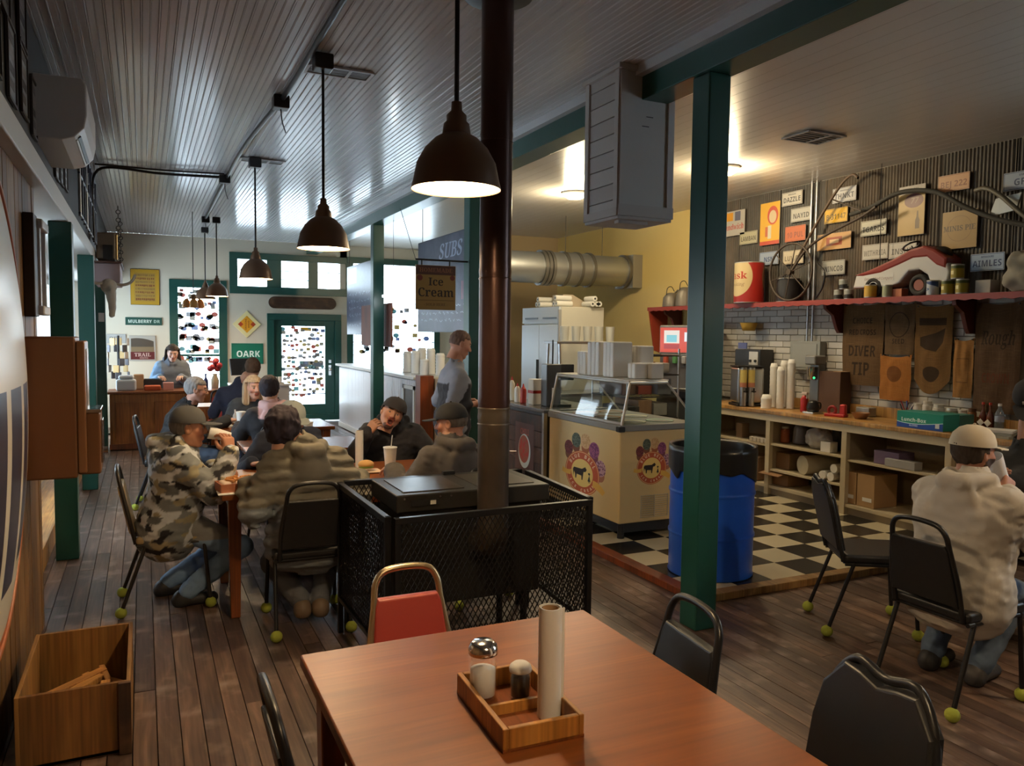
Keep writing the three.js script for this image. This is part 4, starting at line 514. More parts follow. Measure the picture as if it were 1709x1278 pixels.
  // foam boxes stacked on top
  const fb2 = (x, z, hh, w2, d2, turn, lab) => { const q = thing('foam_box_stack', lab, 'foam boxes', [x, 1.343, z], turn, 'foam takeout boxes on the freezer'); const n = Math.max(2, Math.round(d2 / .06)); for (let k = 0; k < n; k++) obj('foam_box', box(w2, hh, d2 / n - .002, 0, hh / 2, (k + .5) * d2 / n - d2 / 2, .014), M.foam, q); };
  fb2(3.64, -5.9, .30, .18, .17, .1, 'tall stack of cream foam boxes at the rear of the freezer top'); fb2(3.67, -5.68, .30, .19, .18, -.05, 'tallest stack of white foam boxes on the freezer'); fb2(3.86, -5.6, .27, .15, .15, .1, 'stack of grey foam boxes behind the others on the freezer'); fb2(3.70, -5.42, .13, .13, .11, .05, 'low pile of square white foam cartons on the freezer edge'); fb2(3.83, -5.38, .13, .12, .14, -.1, 'low pile of folded white cartons on the freezer corner'); fb2(3.63, -6.1, .21, .15, .15, 0, 'short stack of foam boxes nearest the register');
}
{ // order counter with wooden front and bowl sign
  const t = thing('order_counter', 'order counter with rustic wooden front beside the freezer', 'counter', [3.78, .05, -7.2]); obj('carcass', boxB(-.3, .35, .02, .9, -.55, .6), M.black, t); obj('counter_top', boxB(-.34, .38, .9, .935, -.58, .62, .006), mat([.2, .2, .2], .25, { metalness: .6 }), t);
  for (let i = 0; i < 5; i++) obj('front_board', boxB(-.325, -.3, .08 + i * .158, .08 + i * .158 + .153, -.5, .57, .004), mat([[.75, .5, .42], [.6, .42, .36], [.8, .6, .5]][i % 3], .6, { map: T.dark }), t); const bowl = canvasTex(256, 256, (g) => { g.fillStyle = '#5a3428'; g.fillRect(0, 0, 256, 256); text(g, 'CHILI', 128, 46, 44, '#b0482f'); g.fillStyle = '#cfd6cf'; g.beginPath(); g.ellipse(128, 150, 84, 92, 0, 0, 7); g.fill(); g.fillStyle = '#b0563c'; g.beginPath(); g.ellipse(122, 140, 72, 74, 0, 0, 7); g.fill(); g.fillStyle = '#c23b2c'; for (let i = 0; i < 14; i++) { g.beginPath(); g.arc(70 + rnd() * 100, 90 + rnd() * 100, 5 + rnd() * 8, 0, 7); g.fill(); } }); face('bowl_sign', .42, .48, bowl, t, [-.328, .52, .18], [0, -HP, 0]); obj('corner_rail', boxB(-.335, -.3, 0, .93, .57, .61), M.steel, t);
  const r = thing('cash_register', 'dark upright cash register terminal with tilted screen', 'register', [3.68, .985, -6.9], -.2); obj('tower', box(.15, .42, .2, 0, .21, 0, .01), mat([.06, .06, .065], .4), r); obj('screen', box(.2, .16, .03, .13, .34, .02, .01).rotateX(0), mat([.02, .02, .022], .2), r); obj('base', box(.24, .03, .25, .06, .015, 0, .008), M.black, r); obj('sticker', box(.02, .12, .002, -.01, .13, .102), M.paper, r); obj('antenna', bar([.02, .42, -.02], [.02, .66, -.02], .008), M.black, r);
  const bt = (x, z, c, l, h = .2) => { const q = thing('condiment_bottle', l, 'bottle', [x, .985, z]); obj('bottle', lathe([[0, 0], [.03, 0], [.032, .01], [.032, h * .7], [.012, h * .85], [0, h * .86]], 16), mat(c, .4), q); obj('nozzle', cyl(.004, .012, h * .16, 0, h * .93, 0, 10), mat([.5, .03, .03], .5), q); };
  bt(3.55, -7.4, [.7, .68, .62], 'white squeeze bottle on the order counter'); bt(3.56, -7.28, [.42, .03, .02], 'red squeeze bottle on the order counter'); bt(3.58, -7.6, [.65, .62, .5], 'cream bottle at the end of the order counter', .26);
  const bx = thing('napkin_dispenser', 'pale napkin dispenser with red band on the order counter', 'dispenser', [3.62, .985, -7.13]); obj('case', box(.1, .26, .12, 0, .13, 0, .01), M.foam, bx); obj('band', box(.104, .03, .124, 0, .13, 0), M.red, bx);
}
{ // tall refrigerator
  const fz = -9.15, x0 = 5.02, t = thing('refrigerator', 'tall white two-door refrigerator under the round duct', 'refrigerator', [x0 + .33, 0.05, fz - .42]); obj('cabinet', boxB(-.33, .33, .1, 2.02, -.7, .42, .01), mat([.62, .60, .52], .4), t); for (const k of [0, 1]) { const d = obj('door', boxB(-.37, -.33, .2, 1.78, -.69 + k * .555, -.145 + k * .555, .008), mat([.66, .70, .74], .3), t); obj('handle', bar([-.39, .9, -.16 + k * .04], [-.39, 1.3, -.16 + k * .04], .01), M.black, d); } obj('top_panel', boxB(-.36, -.33, 1.8, 2.02, -.69, .41), mat([.6, .64, .68], .3), t); obj('vent_slot', [boxB(-.365, -.355, 1.86, 1.88, -.6, -.2), boxB(-.365, -.355, 1.86, 1.88, -.05, .35)], M.black, t); obj('side_gasket', boxB(-.37, -.33, .1, 1.98, .40, .425), mat([.3, .3, .3], .5), t); obj('note', box(.2, .2, .003, .08, 1.42, .422), M.paper, t); for (const a of [-1, 1]) for (const c of [-.6, .35]) obj('caster', cyl(.05, .05, .04, 0, 0, 0, 14).rotateZ(HP).translate(a * .25, .05, c), M.rubber, t);
  let k = 0; for (const [x, y, z] of [[-.2, 0, .2], [-.2, .075, .17], [-.2, 0, .13], [.12, 0, .3], [.19, 0, .3], [.155, .07, .3], [.23, 0, .3], [-.2, 0, -.3], [-.2, .07, -.34], [-.2, 0, -.38]]) { const q = thing('paper_roll', ['white paper roll in the small pile on the refrigerator front', 'white paper roll in the pyramid over the refrigerator side', 'white paper roll in the pile over the far refrigerator door'][k < 3 ? 0 : k < 7 ? 1 : 2], 'paper roll', [x0 + .33 + x, 2.115 + y, fz - .42 + z + .05], k < 3 || k > 6 ? HP : 0, 'paper rolls on the refrigerator'); obj('paper', new THREE.CylinderGeometry(.036, .036, .24, 18).rotateX(HP), M.paper, q); obj('core', new THREE.CylinderGeometry(.014, .014, .243, 12).rotateX(HP), M.black, q); k++; }
  tag(obj('sloped_carton', ext([[0, 0], [.5, 0], [.15, .17], [0, .17]], .3, .003).translate(x0 + .2, 2.075, fz - .62), mat([.5, .42, .32], .8)), 'cardboard carton lying on the refrigerator', 'carton');
  // round duct
  const D = thing('air_duct', 'large round galvanised duct running to the yellow wall', 'duct', [0, 0, -9.75]); const yd = 2.62, r = .215; const seg = (a, b, rr2, m = M.galv) => obj('duct_section', new THREE.CylinderGeometry(rr2, rr2, b - a, 40, 1, true).rotateZ(HP).translate((a + b) / 2, yd, 0), mat([.46, .48, .48], .4, { metalness: .85, side: THREE.DoubleSide }), D); seg(3.4, 5.05, r); seg(5.1, 5.35, r + .012); seg(5.35, 5.55, r + .02); seg(5.55, 5.75, r + .012); seg(5.75, 6.35, r); for (const x of [5.0, 5.06, 5.12, 5.35, 5.56, 5.76, 6.35]) obj('band', new THREE.CylinderGeometry(r + .03, r + .03, .045, 40).rotateZ(HP).translate(x, yd, 0), mat([.2, .19, .17], .45, { metalness: .7 }), D); obj('wall_box', [boxB(6.38, 6.54, yd - r - .02, yd + r + .02, -r - .02, r + .02)], mat([.34, .33, .3], .4, { metalness: .6 }), D); for (const x of [4.4, 5.4, 6.0]) obj('hanger', bar([x, yd + r, 0], [x, CE, 0], .004), M.blackM, D);
}
// ---------- right wall: metal sheets, signs, shelf ----------
{ const w = wallRight(); function wallRight() { return scene.getObjectByName('wall_right'); }
  const pitch = .034, mk = (len, y0, y1) => { const n = Math.round(len / pitch) * 6, pos = [], idx = []; for (let i = 0; i <= n; i++) { const z = i / n * len, x = Math.cos(i / 6 * 2 * Math.PI) * .0045; pos.push(-x, y0, z, -x, y1, z); if (i < n) idx.push(2 * i, 2 * i + 2, 2 * i + 1, 2 * i + 1, 2 * i + 2, 2 * i + 3); } const g = new THREE.BufferGeometry(); g.setAttribute('position', new THREE.Float32BufferAttribute(pos, 3)); g.setIndex(idx); g.computeVertexNormals(); g.setAttribute('uv', new THREE.Float32BufferAttribute(new Float32Array(pos.length / 3 * 2), 2)); return g; };
  const tones = [[.125, .095, .062], [.105, .088, .066], [.10, .092, .078], [.12, .088, .055]]; let z = -8.15, i = 0; while (z < -1.95) { const l = Math.min(.68, -1.9 - z); const o = obj('metal_sheet', mk(l, 2.1, CE - .01), mat(tones[i % 4], .6, { map: rustN, metalness: .15, side: THREE.DoubleSide }), w); o.position.set(XR - .02 - (i % 2) * .004, 0, z); z += .66; i++; }
  const pm = [mat([.52, .50, .46], .75, { bumpMap: paintN, bumpScale: .004 }), mat([.46, .44, .40], .75, { bumpMap: paintN, bumpScale: .004 })]; const bg = prep(box(.03, .064, .21, 0, 0, 0, .006)); let k = 0; for (let r = 0; r < 16; r++) for (let c = 0; c < 18; c++) { const q = new THREE.Mesh(bg, pm[(r * 7 + c * 3) % 2]); q.name = 'brick'; q.position.set(XR - .005, .99 + r * .07, -8.0 + c * .215 + (r % 2) * .107); w.add(q); k++; }
}
function onWall(name, label, cat, px, py, w, h, tex, o = {}) { const p = PX(px, py, XR - .055 + (o.dx ?? 0)); const t = thing(name, label, cat, p, -HP, o.group); t.rotation.order = 'YXZ'; if (o.roll) t.rotation.z = o.roll; const r = o.r ?? .015; obj('plate', box(w, h, .008, 0, 0, -.005, r > .004 ? .004 : 0), mat(o.edge ?? [.3, .28, .25], .5), t); face('printed_face', w - .004, h - .004, tex, t, [0, 0, .001], [0, 0, 0], o.rough ?? .45); return t; }
const plateTex = (s, bg, fg, top) => canvasTex(256, 128, (g) => { g.fillStyle = bg; g.fillRect(0, 0, 256, 128); g.strokeStyle = fg; g.lineWidth = 3; g.strokeRect(6, 6, 244, 116); if (top) text(g, top, 128, 24, 20, fg); text(g, s, 128, 74, 66, fg, 'bold ', 'sans-serif', 222); });
{ const G = 'licence plates on the corrugated wall'; const L = [
  [1321.8, 331, 'DAZZLE', '#b8b3a6', '#3f3d3c', 'ARKANSAS', 'grey-white licence plate lettered DAZZLE'], [1337, 357.5, 'NAYID', '#a9a69c', '#33322f', null, 'grey licence plate lettered NAYID'], [1409, 324.5, 'THNKT', '#b4b4b4', '#4a4a52', 'ARKANSAS', 'pale licence plate lettered THNKT behind the plow handle'], [1395, 359.5, 'B-31147', '#c79a12', '#5d4a10', null, 'bright yellow licence plate lettered B-31147'],
  [1249, 396.5, 'LAMBAN', '#aaa282', '#4c4738', null, 'cream licence plate left of the yellow poster'], [1323.5, 429, 'LUV RV', '#b9ad93', '#6b604c', null, 'beige licence plate behind the plow wheel'], [1283, 431, 'NSN', '#8a95a6', '#223a66', null, 'blue-grey licence plate behind the red can'], [1390.5, 446.5, 'WINCOB', '#9a9a92', '#3d3d3a', null, 'grey licence plate lettered WINCOB'],
  [1591.5, 304.5, 'BEJ 222', '#b98d63', '#7c4a2c', null, 'peach licence plate lettered BEJ 222'], [1705, 300, 'GFI', '#9aa6b4', '#2d3b56', 'USA', 'blue-grey licence plate at the wall end'], [1457.5, 380, 'TGARDS', '#a9a795', '#2d2d28', null, 'licence plate with light streaks above the pedal car'], [1460, 420, 'WITHRLIA', '#a8a49a', '#6a675f', null, 'pale licence plate above the pedal car nose'], [1506, 417, 'INSUR', '#b0aca2', '#55524c', null, 'pale licence plate behind the pedal car steering wheel'], [1647.5, 437, 'AIMLES', '#8fa3ba', '#24365c', 'MISSOURI', 'blue licence plate lettered AIMLES']];
  for (const [px, py, s, bg, fg, top, lab] of L) onWall('licence_plate', lab, 'licence plate', px, py, .30, .15, plateTex(s, bg, fg, top), { group: G, edge: [.35, .33, .3] });
  const ov = onWall('wall_sign', 'small orange oval-cornered plate on the corrugated wall', 'sign', 1327, 389.5, .30, .17, plateTex('10 PUL', '#b5561c', '#7d3510'), {});
  onWall('wall_sign', 'tall yellow poster sign with red print and red base', 'sign', 1284.8, 373, .31, .48, canvasTex(256, 384, (g) => { g.fillStyle = '#d6a00f'; g.fillRect(0, 0, 256, 384); g.fillStyle = '#b8401c'; g.fillRect(0, 350, 256, 34); g.beginPath(); g.ellipse(165, 120, 70, 84, 0, 0, 7); g.fill(); g.fillStyle = '#c9b28a'; g.beginPath(); g.ellipse(165, 132, 48, 58, 0, 0, 7); g.fill(); g.fillStyle = '#b55a2c'; g.fillRect(70, 220, 60, 90); g.fillStyle = '#c8bfa0'; g.fillRect(104, 210, 46, 120); }), {});
  onWall('wall_sign', 'white cut-out sign with red script by the green post', 'sign', 1223, 373, .42, .30, canvasTex(256, 180, (g) => { g.fillStyle = '#a9a295'; g.fillRect(0, 0, 256, 180); g.fillStyle = '#c98a1c'; g.fillRect(20, 10, 110, 60); g.fillStyle = '#556'; g.fillRect(150, 8, 60, 66); text(g, 'Sandwich', 128, 116, 54, '#a83a2c', 'italic bold ', 'serif', 230); }));
  onWall('wall_sign', 'orange and cream wooden sign behind the plow arm', 'sign', 1391.5, 402.5, .44, .17, canvasTex(256, 100, (g) => { g.fillStyle = '#b38a55'; g.fillRect(0, 0, 256, 100); g.fillStyle = '#8c3f22'; g.fillRect(70, 24, 120, 52); g.fillStyle = '#c9a878'; g.fillRect(96, 38, 70, 24); }));
  onWall('wall_sign', 'tall yellow metal sign with a bottle and red oval', 'sign', 1521, 351, .28, .46, canvasTex(256, 420, (g) => { g.fillStyle = '#a98a45'; g.fillRect(0, 0, 256, 420); g.fillStyle = '#8f8a80'; g.fillRect(0, 0, 256, 70); text(g, 'ENJOY', 128, 36, 40, '#4a4640'); g.fillStyle = '#5a2222'; g.beginPath(); g.ellipse(150, 130, 92, 60, 0, 0, 7); g.fill(); text(g, '77', 150, 130, 70, '#8c7468', 'italic bold '); g.fillStyle = '#5a4420'; g.beginPath(); g.moveTo(184, 220); g.lineTo(196, 220); g.lineTo(200, 270); g.lineTo(212, 300); g.lineTo(212, 370); g.lineTo(170, 370); g.lineTo(170, 300); g.lineTo(180, 270); g.fill(); }));
  onWall('wall_sign', 'square yellow wooden sign lettered MINIS PIE', 'sign', 1601, 383, .33, .33, canvasTex(256, 256, (g) => { g.fillStyle = '#97783c'; g.fillRect(0, 0, 256, 256); g.strokeStyle = '#7a5a2a'; g.lineWidth = 4; g.beginPath(); g.ellipse(128, 120, 90, 86, 0, 0, 7); g.stroke(); text(g, 'MINIS PIE', 128, 118, 50, '#3a2c18', 'bold ', 'serif', 236); }), { r: .03 });
}
// conduits and switch box
{ const t = thing('electric_conduit', 'pair of silver conduits running down to a grey switch box', 'conduit', [0, 0, 0]); for (const z of [-6.33, -6.26]) obj('pipe', bar([XR - .05, 1.62, z], [XR - .05, CE, z], .012), M.galv, t); obj('switch_box', boxB(XR - .12, XR - .03, 1.35, 1.66, -6.5, -6.08, .006), mat([.25, .26, .24], .5), t); obj('cover_plate', boxB(XR - .126, XR - .12, 1.38, 1.63, -6.46, -6.12), mat([.28, .29, .27], .5), t); }
// red shelf with scalloped edge
{ const rm = mat([.26, .035, .025], .5), t = thing('wall_shelf', 'long red wooden shelf with scalloped front edge on the right wall', 'shelf', [0, 0, 0]); const z0 = -8.9, z1 = -2.3, y = 2.08; obj('board', boxB(6.22, XR - .03, y - .03, y, z0, z1, .004), rm, t); const pts = [[0, 0], [z1 - z0, 0]]; const n = 100; for (let i = 0; i <= n; i++) { const u = (z1 - z0) * (1 - i / n); pts.push([u, -.045 - .012 * Math.abs(Math.sin(i * Math.PI / 2 * 1))]); } obj('scalloped_trim', ext(pts, .014).rotateY(-HP).translate(6.225, y, z0), rm, t);
  for (const z of [-8.55, -5.85, -4.45, -3.0]) obj('bracket', ext([[0, 0], [.28, 0], [.26, -.06], [.16, -.12], [.10, -.26], [.07, -.30], [0, -.30]], .035, .003).rotateY(Math.PI).translate(XR - .03, y - .03, z), mat([.10, .022, .018], .55), t);
  tag(obj('shelf_end_panel', ext([[0, 0], [.30, 0], [.2, -.55], [0, -.62]], .03, .002).rotateY(Math.PI).translate(XR - .03, 2.05, -8.86), mat([.3, .04, .02], .5)), 'red end panel under the shelf above the drinks machine', 'panel');
}
// shelf goods
const SY = 2.081;
function can(label, px, r, h, body, o = {}) { const p = PX(px, 480, o.x ?? 6.36); const t = thing('tin_can', label, 'can', [p[0], SY + (o.up ?? 0), p[2]], o.turn ?? 0, o.group); obj('tin', lathe([[0, 0], [r, 0], [r + .002, .004], [r, .008], [r, h - .008], [r + .002, h - .004], [r, h], [r - .004, h - .003], [0, h - .003]], 24), mat([.45, .44, .42], .4, { metalness: .7 }), t); obj('printed_label', new THREE.CylinderGeometry(r + .001, r + .001, h - .022, 24, 1, true).translate(0, h / 2, 0), typeof body === 'object' && body.isTexture ? new THREE.MeshStandardMaterial({ map: body, roughness: .5 }) : mat(body, .5), t, !!body.isTexture); if (o.handle) obj('bail_handle', tube([[-r, h * .9, 0], [-r * .9, h + .05, .02], [0, h + .09, .03], [r * .9, h + .05, .02], [r, h * .9, 0]], .004, 24), M.blackM, t); return t; }
can('large red and cream lard can lettered in red', 1250, .165, .46, canvasTex(512, 256, (g) => { g.fillStyle = '#9a2018'; g.fillRect(0, 0, 512, 256); g.fillStyle = '#c9b484'; for (const o of [0, 256]) { g.beginPath(); g.ellipse(50 + o, 90, 96, 130, 0, 0, 7); g.fill(); text(g, 'Cask', 42 + o, 82, 62, '#a62a1c', 'bold ', 'serif'); text(g, 'cooking', 48 + o, 140, 28, '#8a6a4a', 'italic ', 'serif'); } }), { turn: -2.3, x: 6.273 });
can('dark enamel pot behind the plow wheel', 1315, .12, .26, [.02, .02, .022], { x: 6.4 });
const bwCan = canvasTex(128, 128, g => { g.fillStyle = '#8f938c'; g.fillRect(0, 0, 128, 128); g.fillStyle = '#20201e'; g.beginPath(); g.moveTo(0, 90); g.lineTo(128, 60); g.lineTo(128, 128); g.lineTo(0, 128); g.fill(); }), yCan = canvasTex(128, 128, g => { g.fillStyle = '#8d7c14'; g.fillRect(0, 0, 128, 128); g.fillStyle = '#3f4a14'; g.fillRect(0, 0, 128, 30); g.fillStyle = '#c9c08a'; g.fillRect(30, 52, 66, 40); });
can('black and white can at the base of its small pyramid by the plow', 1400, .045, .10, bwCan, { group: 'black and white cans' }); can('black and white can beside the other in the small pyramid by the pedal car', 1417, .045, .10, bwCan, { group: 'black and white cans' }); can('black and white can on top of its small pyramid', 1408, .045, .10, bwCan, { up: .101, group: 'black and white cans' });
can('amber jar with yellow label under the pedal car nose', 1453, .055, .125, [.5, .3, .03], { x: 6.28 }); can('pale green can under the pedal car', 1481, .042, .115, [.3, .33, .2], { x: 6.28 }); can('white and blue can in front of the pedal car wheel', 1557, .05, .13, canvasTex(128, 128, g => { g.fillStyle = '#a8b0b8'; g.fillRect(0, 0, 128, 128); g.fillStyle = '#1e3a6a'; g.beginPath(); g.moveTo(60, 0); g.lineTo(128, 0); g.lineTo(128, 60); g.fill(); text(g, 'FAD', 60, 80, 40, '#2a4a80'); }), { x: 6.27 });
can('yellow can at the base of the pyramid beside the blue can', 1582, .05, .125, yCan, { x: 6.27, group: 'yellow cans' }); can('yellow can at the base of the pyramid under the blue plate', 1606, .05, .125, yCan, { x: 6.27, group: 'yellow cans' }); can('yellow can on top of the yellow pyramid', 1597, .05, .125, yCan, { x: 6.27, up: .126, group: 'yellow cans' });
tag(obj('small_carton', box(.09, .075, .11, ...PX(1502, 482, 6.34).map((v, i) => i === 1 ? SY + .038 : v), .003), mat([.42, .16, .08], .7)), 'small red-brown carton under the pedal car', 'carton'); tag(obj('small_carton', box(.12, .11, .13, ...PX(1648, 475, 6.36).map((v, i) => i === 1 ? SY + .055 : v), .003), mat([.35, .33, .28], .7)), 'grey carton under the blue licence plate', 'carton');
{ const p = PX(1718, 470, 6.38); const t = thing('burlap_bag', 'pale canvas bag slumped on the shelf under the white patches', 'bag', [p[0], SY, p[2]]); const f = new Field([-.16, -.01, -.25], [.16, .42, .25], .014); f.cap([0, .1, -.1], [0, .1, .1], .1, .1, .04).cap([0, .24, -.1], [0, .24, .1], .085, .085, .05).noise((x, y, z) => .02 * N3(x * 12, y * 12, z * 12)).cut((x, y, z) => -y); const q = new THREE.Mesh(f.mesh(), mat([.27, .25, .2], .9)); q.name = 'sack'; t.add(q); obj('tie', new THREE.TorusGeometry(.05, .008, 8, 20).rotateX(HP).translate(0, .325, 0), M.dark, t); }
{ const k = ['dented grey oil can behind the green post end of the shelf', 'grey jug next to the oil can on the shelf']; [[1120, 0], [1142, 1]].forEach(([px, i]) => { const p = PX(px, 500, 6.38); const t = thing('metal_jug', k[i], 'jug', [p[0], SY, p[2]]); const h = i ? .24 : .18; obj('body', lathe([[0, 0], [.11, 0], [.115, .01], [.105, h * .7], [.06, h], [.03, h + .01], [0, h + .01]], 24), mat([.2, .18, .15], .5, { metalness: .5 }), t); obj('spout', bar([.05, h, 0], [.09, h + .05, .03], .012), mat([.15, .13, .11], .5, { metalness: .5 }), t); obj('handle', tube([[-.08, h * .8, 0], [-.06, h + .07, 0], [.0, h + .09, 0], [.05, h + .03, 0]], .005, 20), M.blackM, t); }); }
{ // garden plow with wheel
  const c = PX(1319, 450, 6.26), R = .30, wd = mat([.05, .035, .025], .6), t = thing('garden_plow', 'antique wheeled garden plow with long handles standing on the shelf', 'plow', [0, 0, 0]); const rim = new THREE.TorusGeometry(R, .012, 8, 48).rotateY(HP).translate(6.26, SY + R + .012, c[2]); const wh = obj('wheel', [rim, cyl(.03, .03, .06, 0, 0, 0, 16).rotateZ(HP).translate(6.26, SY + R + .012, c[2])], wd, t); for (let i = 0; i < 6; i++) { const a = i * Math.PI / 3 + .3; obj('spoke', bar([6.26, SY + R + .012, c[2]], [6.26, SY + R + .012 + Math.sin(a) * R, c[2] + Math.cos(a) * R], .006), wd, wh); }
  const h1 = PX(1345, 405, 6.38), h2 = PX(1408, 303, 6.36), h3 = PX(1425, 291, 6.33), h4 = PX(1432, 297, 6.31); obj('handle', tube([[6.27, SY + R, c[2]], h1, h2, [h3[0], Math.min(h3[1], 3.3), h3[2]], [h4[0], Math.min(h4[1], 3.29), h4[2]]], .014, 40), mat([.10, .065, .04], .5), t); const g1 = PX(1350, 412, 6.36), g2 = PX(1440, 360, 6.3), g3 = PX(1462, 345, 6.28); obj('handle', tube([[6.25, SY + R, c[2]], g1, g2, g3], .014, 30), wd, t); obj('crossbar', bar(PX(1390, 333, 6.36), PX(1438, 352, 6.3), .008), wd, t); obj('tine', tube([PX(1365, 440, 6.38), PX(1376, 455, 6.36), PX(1372, 480, 6.36), PX(1362, 497, 6.36)], .01, 20), M.blackM, t); obj('hanger_chain', bar(PX(1472, 262, 6.4), PX(1468, 470, 6.4), .004), M.blackM, t);
}
{ // ox yoke like beam at the right
  const t = thing('plow_beam', 'curved dark plow beam with pale handles hung across the wall', 'plow', [0, 0, 0]); obj('beam', tube([PX(1420, 358, 6.42), PX(1455, 345, 6.4), PX(1500, 322, 6.4), PX(1560, 320, 6.4), PX(1610, 345, 6.38), PX(1665, 366, 6.36), PX(1709, 375, 6.34), PX(1760, 385, 6.32)], .022, 60, 10), mat([.035, .034, .028], .75), t); obj('handle', tube([PX(1628, 318, 6.4), PX(1645, 314, 6.38), PX(1668, 325, 6.36), PX(1700, 352, 6.34), PX(1760, 400, 6.3)], .02, 40, 10), mat([.11, .10, .07], .55), t); obj('share', ext([[0, 0], [.22, .03], [.26, .16], [.05, .14]], .012, .003).rotateY(-HP).translate(6.42, 2.72, -4.3), mat([.42, .44, .42], .35, { metalness: .7 }), t); }
{ // pedal car
  const a = PX(1436, 470, 6.4), b = PX(1583, 440, 6.4), L = Math.abs(b[2] - a[2]) + .05, t = thing('pedal_car', 'red and white toy pedal car with steering wheel on the shelf', 'toy car', [6.42, SY + .0, a[2]], 0); const side = [[0, .12], [.03, .22], [.2, .25], [.45, .33], [.62, .40], [.75, .42], [.86, .38], [.96, .30], [1, .2], [.98, .1], [.86, .1], [.82, .2], [.72, .26], [.6, .25], [.5, .15], [.42, .12]].map(p => [p[0] * L, p[1]]);
  obj('body', ext(side, .16, .02, 3).rotateY(-HP).translate(.08, 0, 0), mat([.55, .55, .53], .3), t); const topR = [[.02, .225], [.2, .255], [.45, .335], [.62, .405], [.75, .425], [.86, .385], [.97, .31], [.97, .25], [.9, .28], [.8, .36], [.65, .36], [.5, .31], [.3, .25], [.1, .23]].map(p => [p[0] * L, p[1]]); obj('red_hood', ext(topR, .168, .022, 2).rotateY(-HP).translate(.084, .003, 0), mat([.22, .03, .025], .3), t); for (const u of [.22, .72]) { for (const s of [-1, 1]) { const w = obj('wheel', new THREE.TorusGeometry(.075, .025, 10, 28).rotateY(HP).translate(s * .085, .1, u * L), M.rubber, t); obj('hub', cyl(.05, .05, .03, 0, 0, 0, 18).rotateZ(HP).translate(s * .085, .1, u * L), mat([.25, .08, .05], .4), w); } } obj('steering_wheel', new THREE.TorusGeometry(.075, .009, 8, 28).rotateX(1.1).translate(0, .47, .55 * L), M.black, t); obj('steering_column', bar([0, .36, .62 * L], [0, .47, .55 * L], .006), M.black, t); obj('seat_opening', sph(.1, 0, .36, .86 * L, .7, .8, 1), M.black, t);
  const tx = canvasTex(512, 64, g => { g.fillStyle = '#c4c4c0'; g.fillRect(0, 0, 512, 64); text(g, 'General Seed Company', 256, 34, 46, '#5a2a2a', 'italic ', 'serif', 490); }); face('lettering', .34 * L, .05, tx, t, [-.103, .185, .28 * L], [0, -HP, 0]);
}
// hanging burlap sacks under the shelf
function sack(label, x0, y0, x1, y1, col, o = {}) { const a = PX(x0, y0, XR - .05), b = PX(x1, y0, XR - .05), c = PX((x0 + x1) / 2, y1, XR - .05); const w = Math.abs(b[2] - a[2]), h = a[1] - c[1], t = thing('burlap_sack', label, 'sack', [XR - .055 - (o.off ?? 0), c[1], (a[2] + b[2]) / 2], -HP, 'burlap sacks hung under the red shelf'); const g = new THREE.PlaneGeometry(w, h, 24, 24).translate(0, h / 2, 0), p = g.attributes.position; for (let i = 0; i < p.count; i++) { const u = p.getX(i) / w * 2, v = p.getY(i) / h; p.setXYZ(i, p.getX(i) * (1 - .06 * (1 - v)), p.getY(i) + (o.round ? u * u * h * .16 * Math.max(0, .5 - v) * 2 : 0) - .03 * Math.max(0, v - .8) * 5 * Math.max(0, 1 - u * u), .012 + .014 * N3(u * 2 + x0, v * 3, 1) + .02 * (1 - u * u) * (1 - v * .6)); } g.computeVertexNormals();
  const tx = canvasTex(192, 256, cg => { cg.fillStyle = col; cg.fillRect(0, 0, 192, 256); for (let i = 0; i < 900; i++) { cg.fillStyle = rnd() < .5 ? 'rgba(0,0,0,.07)' : 'rgba(255,230,180,.05)'; const q = rnd() < .5; cg.fillRect(rnd() * 192, rnd() * 256, q ? 30 : 1, q ? 1 : 30); } o.draw?.(cg); }); obj('cloth', g, new THREE.MeshStandardMaterial({ map: tx, roughness: .95, side: THREE.DoubleSide }), t, true); for (const s of [-1, 1]) obj('nail', cyl(.006, .006, .05, 0, 0, 0, 8).rotateX(HP).translate(s * w * .42, h * .97, 0), M.blackM, t); }
const dk = 'rgba(30,18,8,.75)';
sack('dark brown burlap sack with faded block lettering', 1410, 506, 1480, 643, '#5a4226', { draw: g => { text(g, 'CHOICE', 96, 56, 26, dk); text(g, 'RED CROSS', 96, 92, 24, dk); text(g, 'DIVER', 96, 150, 46, dk); text(g, 'TIP', 96, 205, 56, dk); } }); sack('brown burlap sack with a faded round print', 1480, 505, 1532, 592, '#55412a', { draw: g => { g.strokeStyle = dk; g.lineWidth = 5; g.beginPath(); g.ellipse(96, 110, 60, 60, 0, 0, 7); g.stroke(); text(g, 'SEED', 96, 190, 34, dk); } });
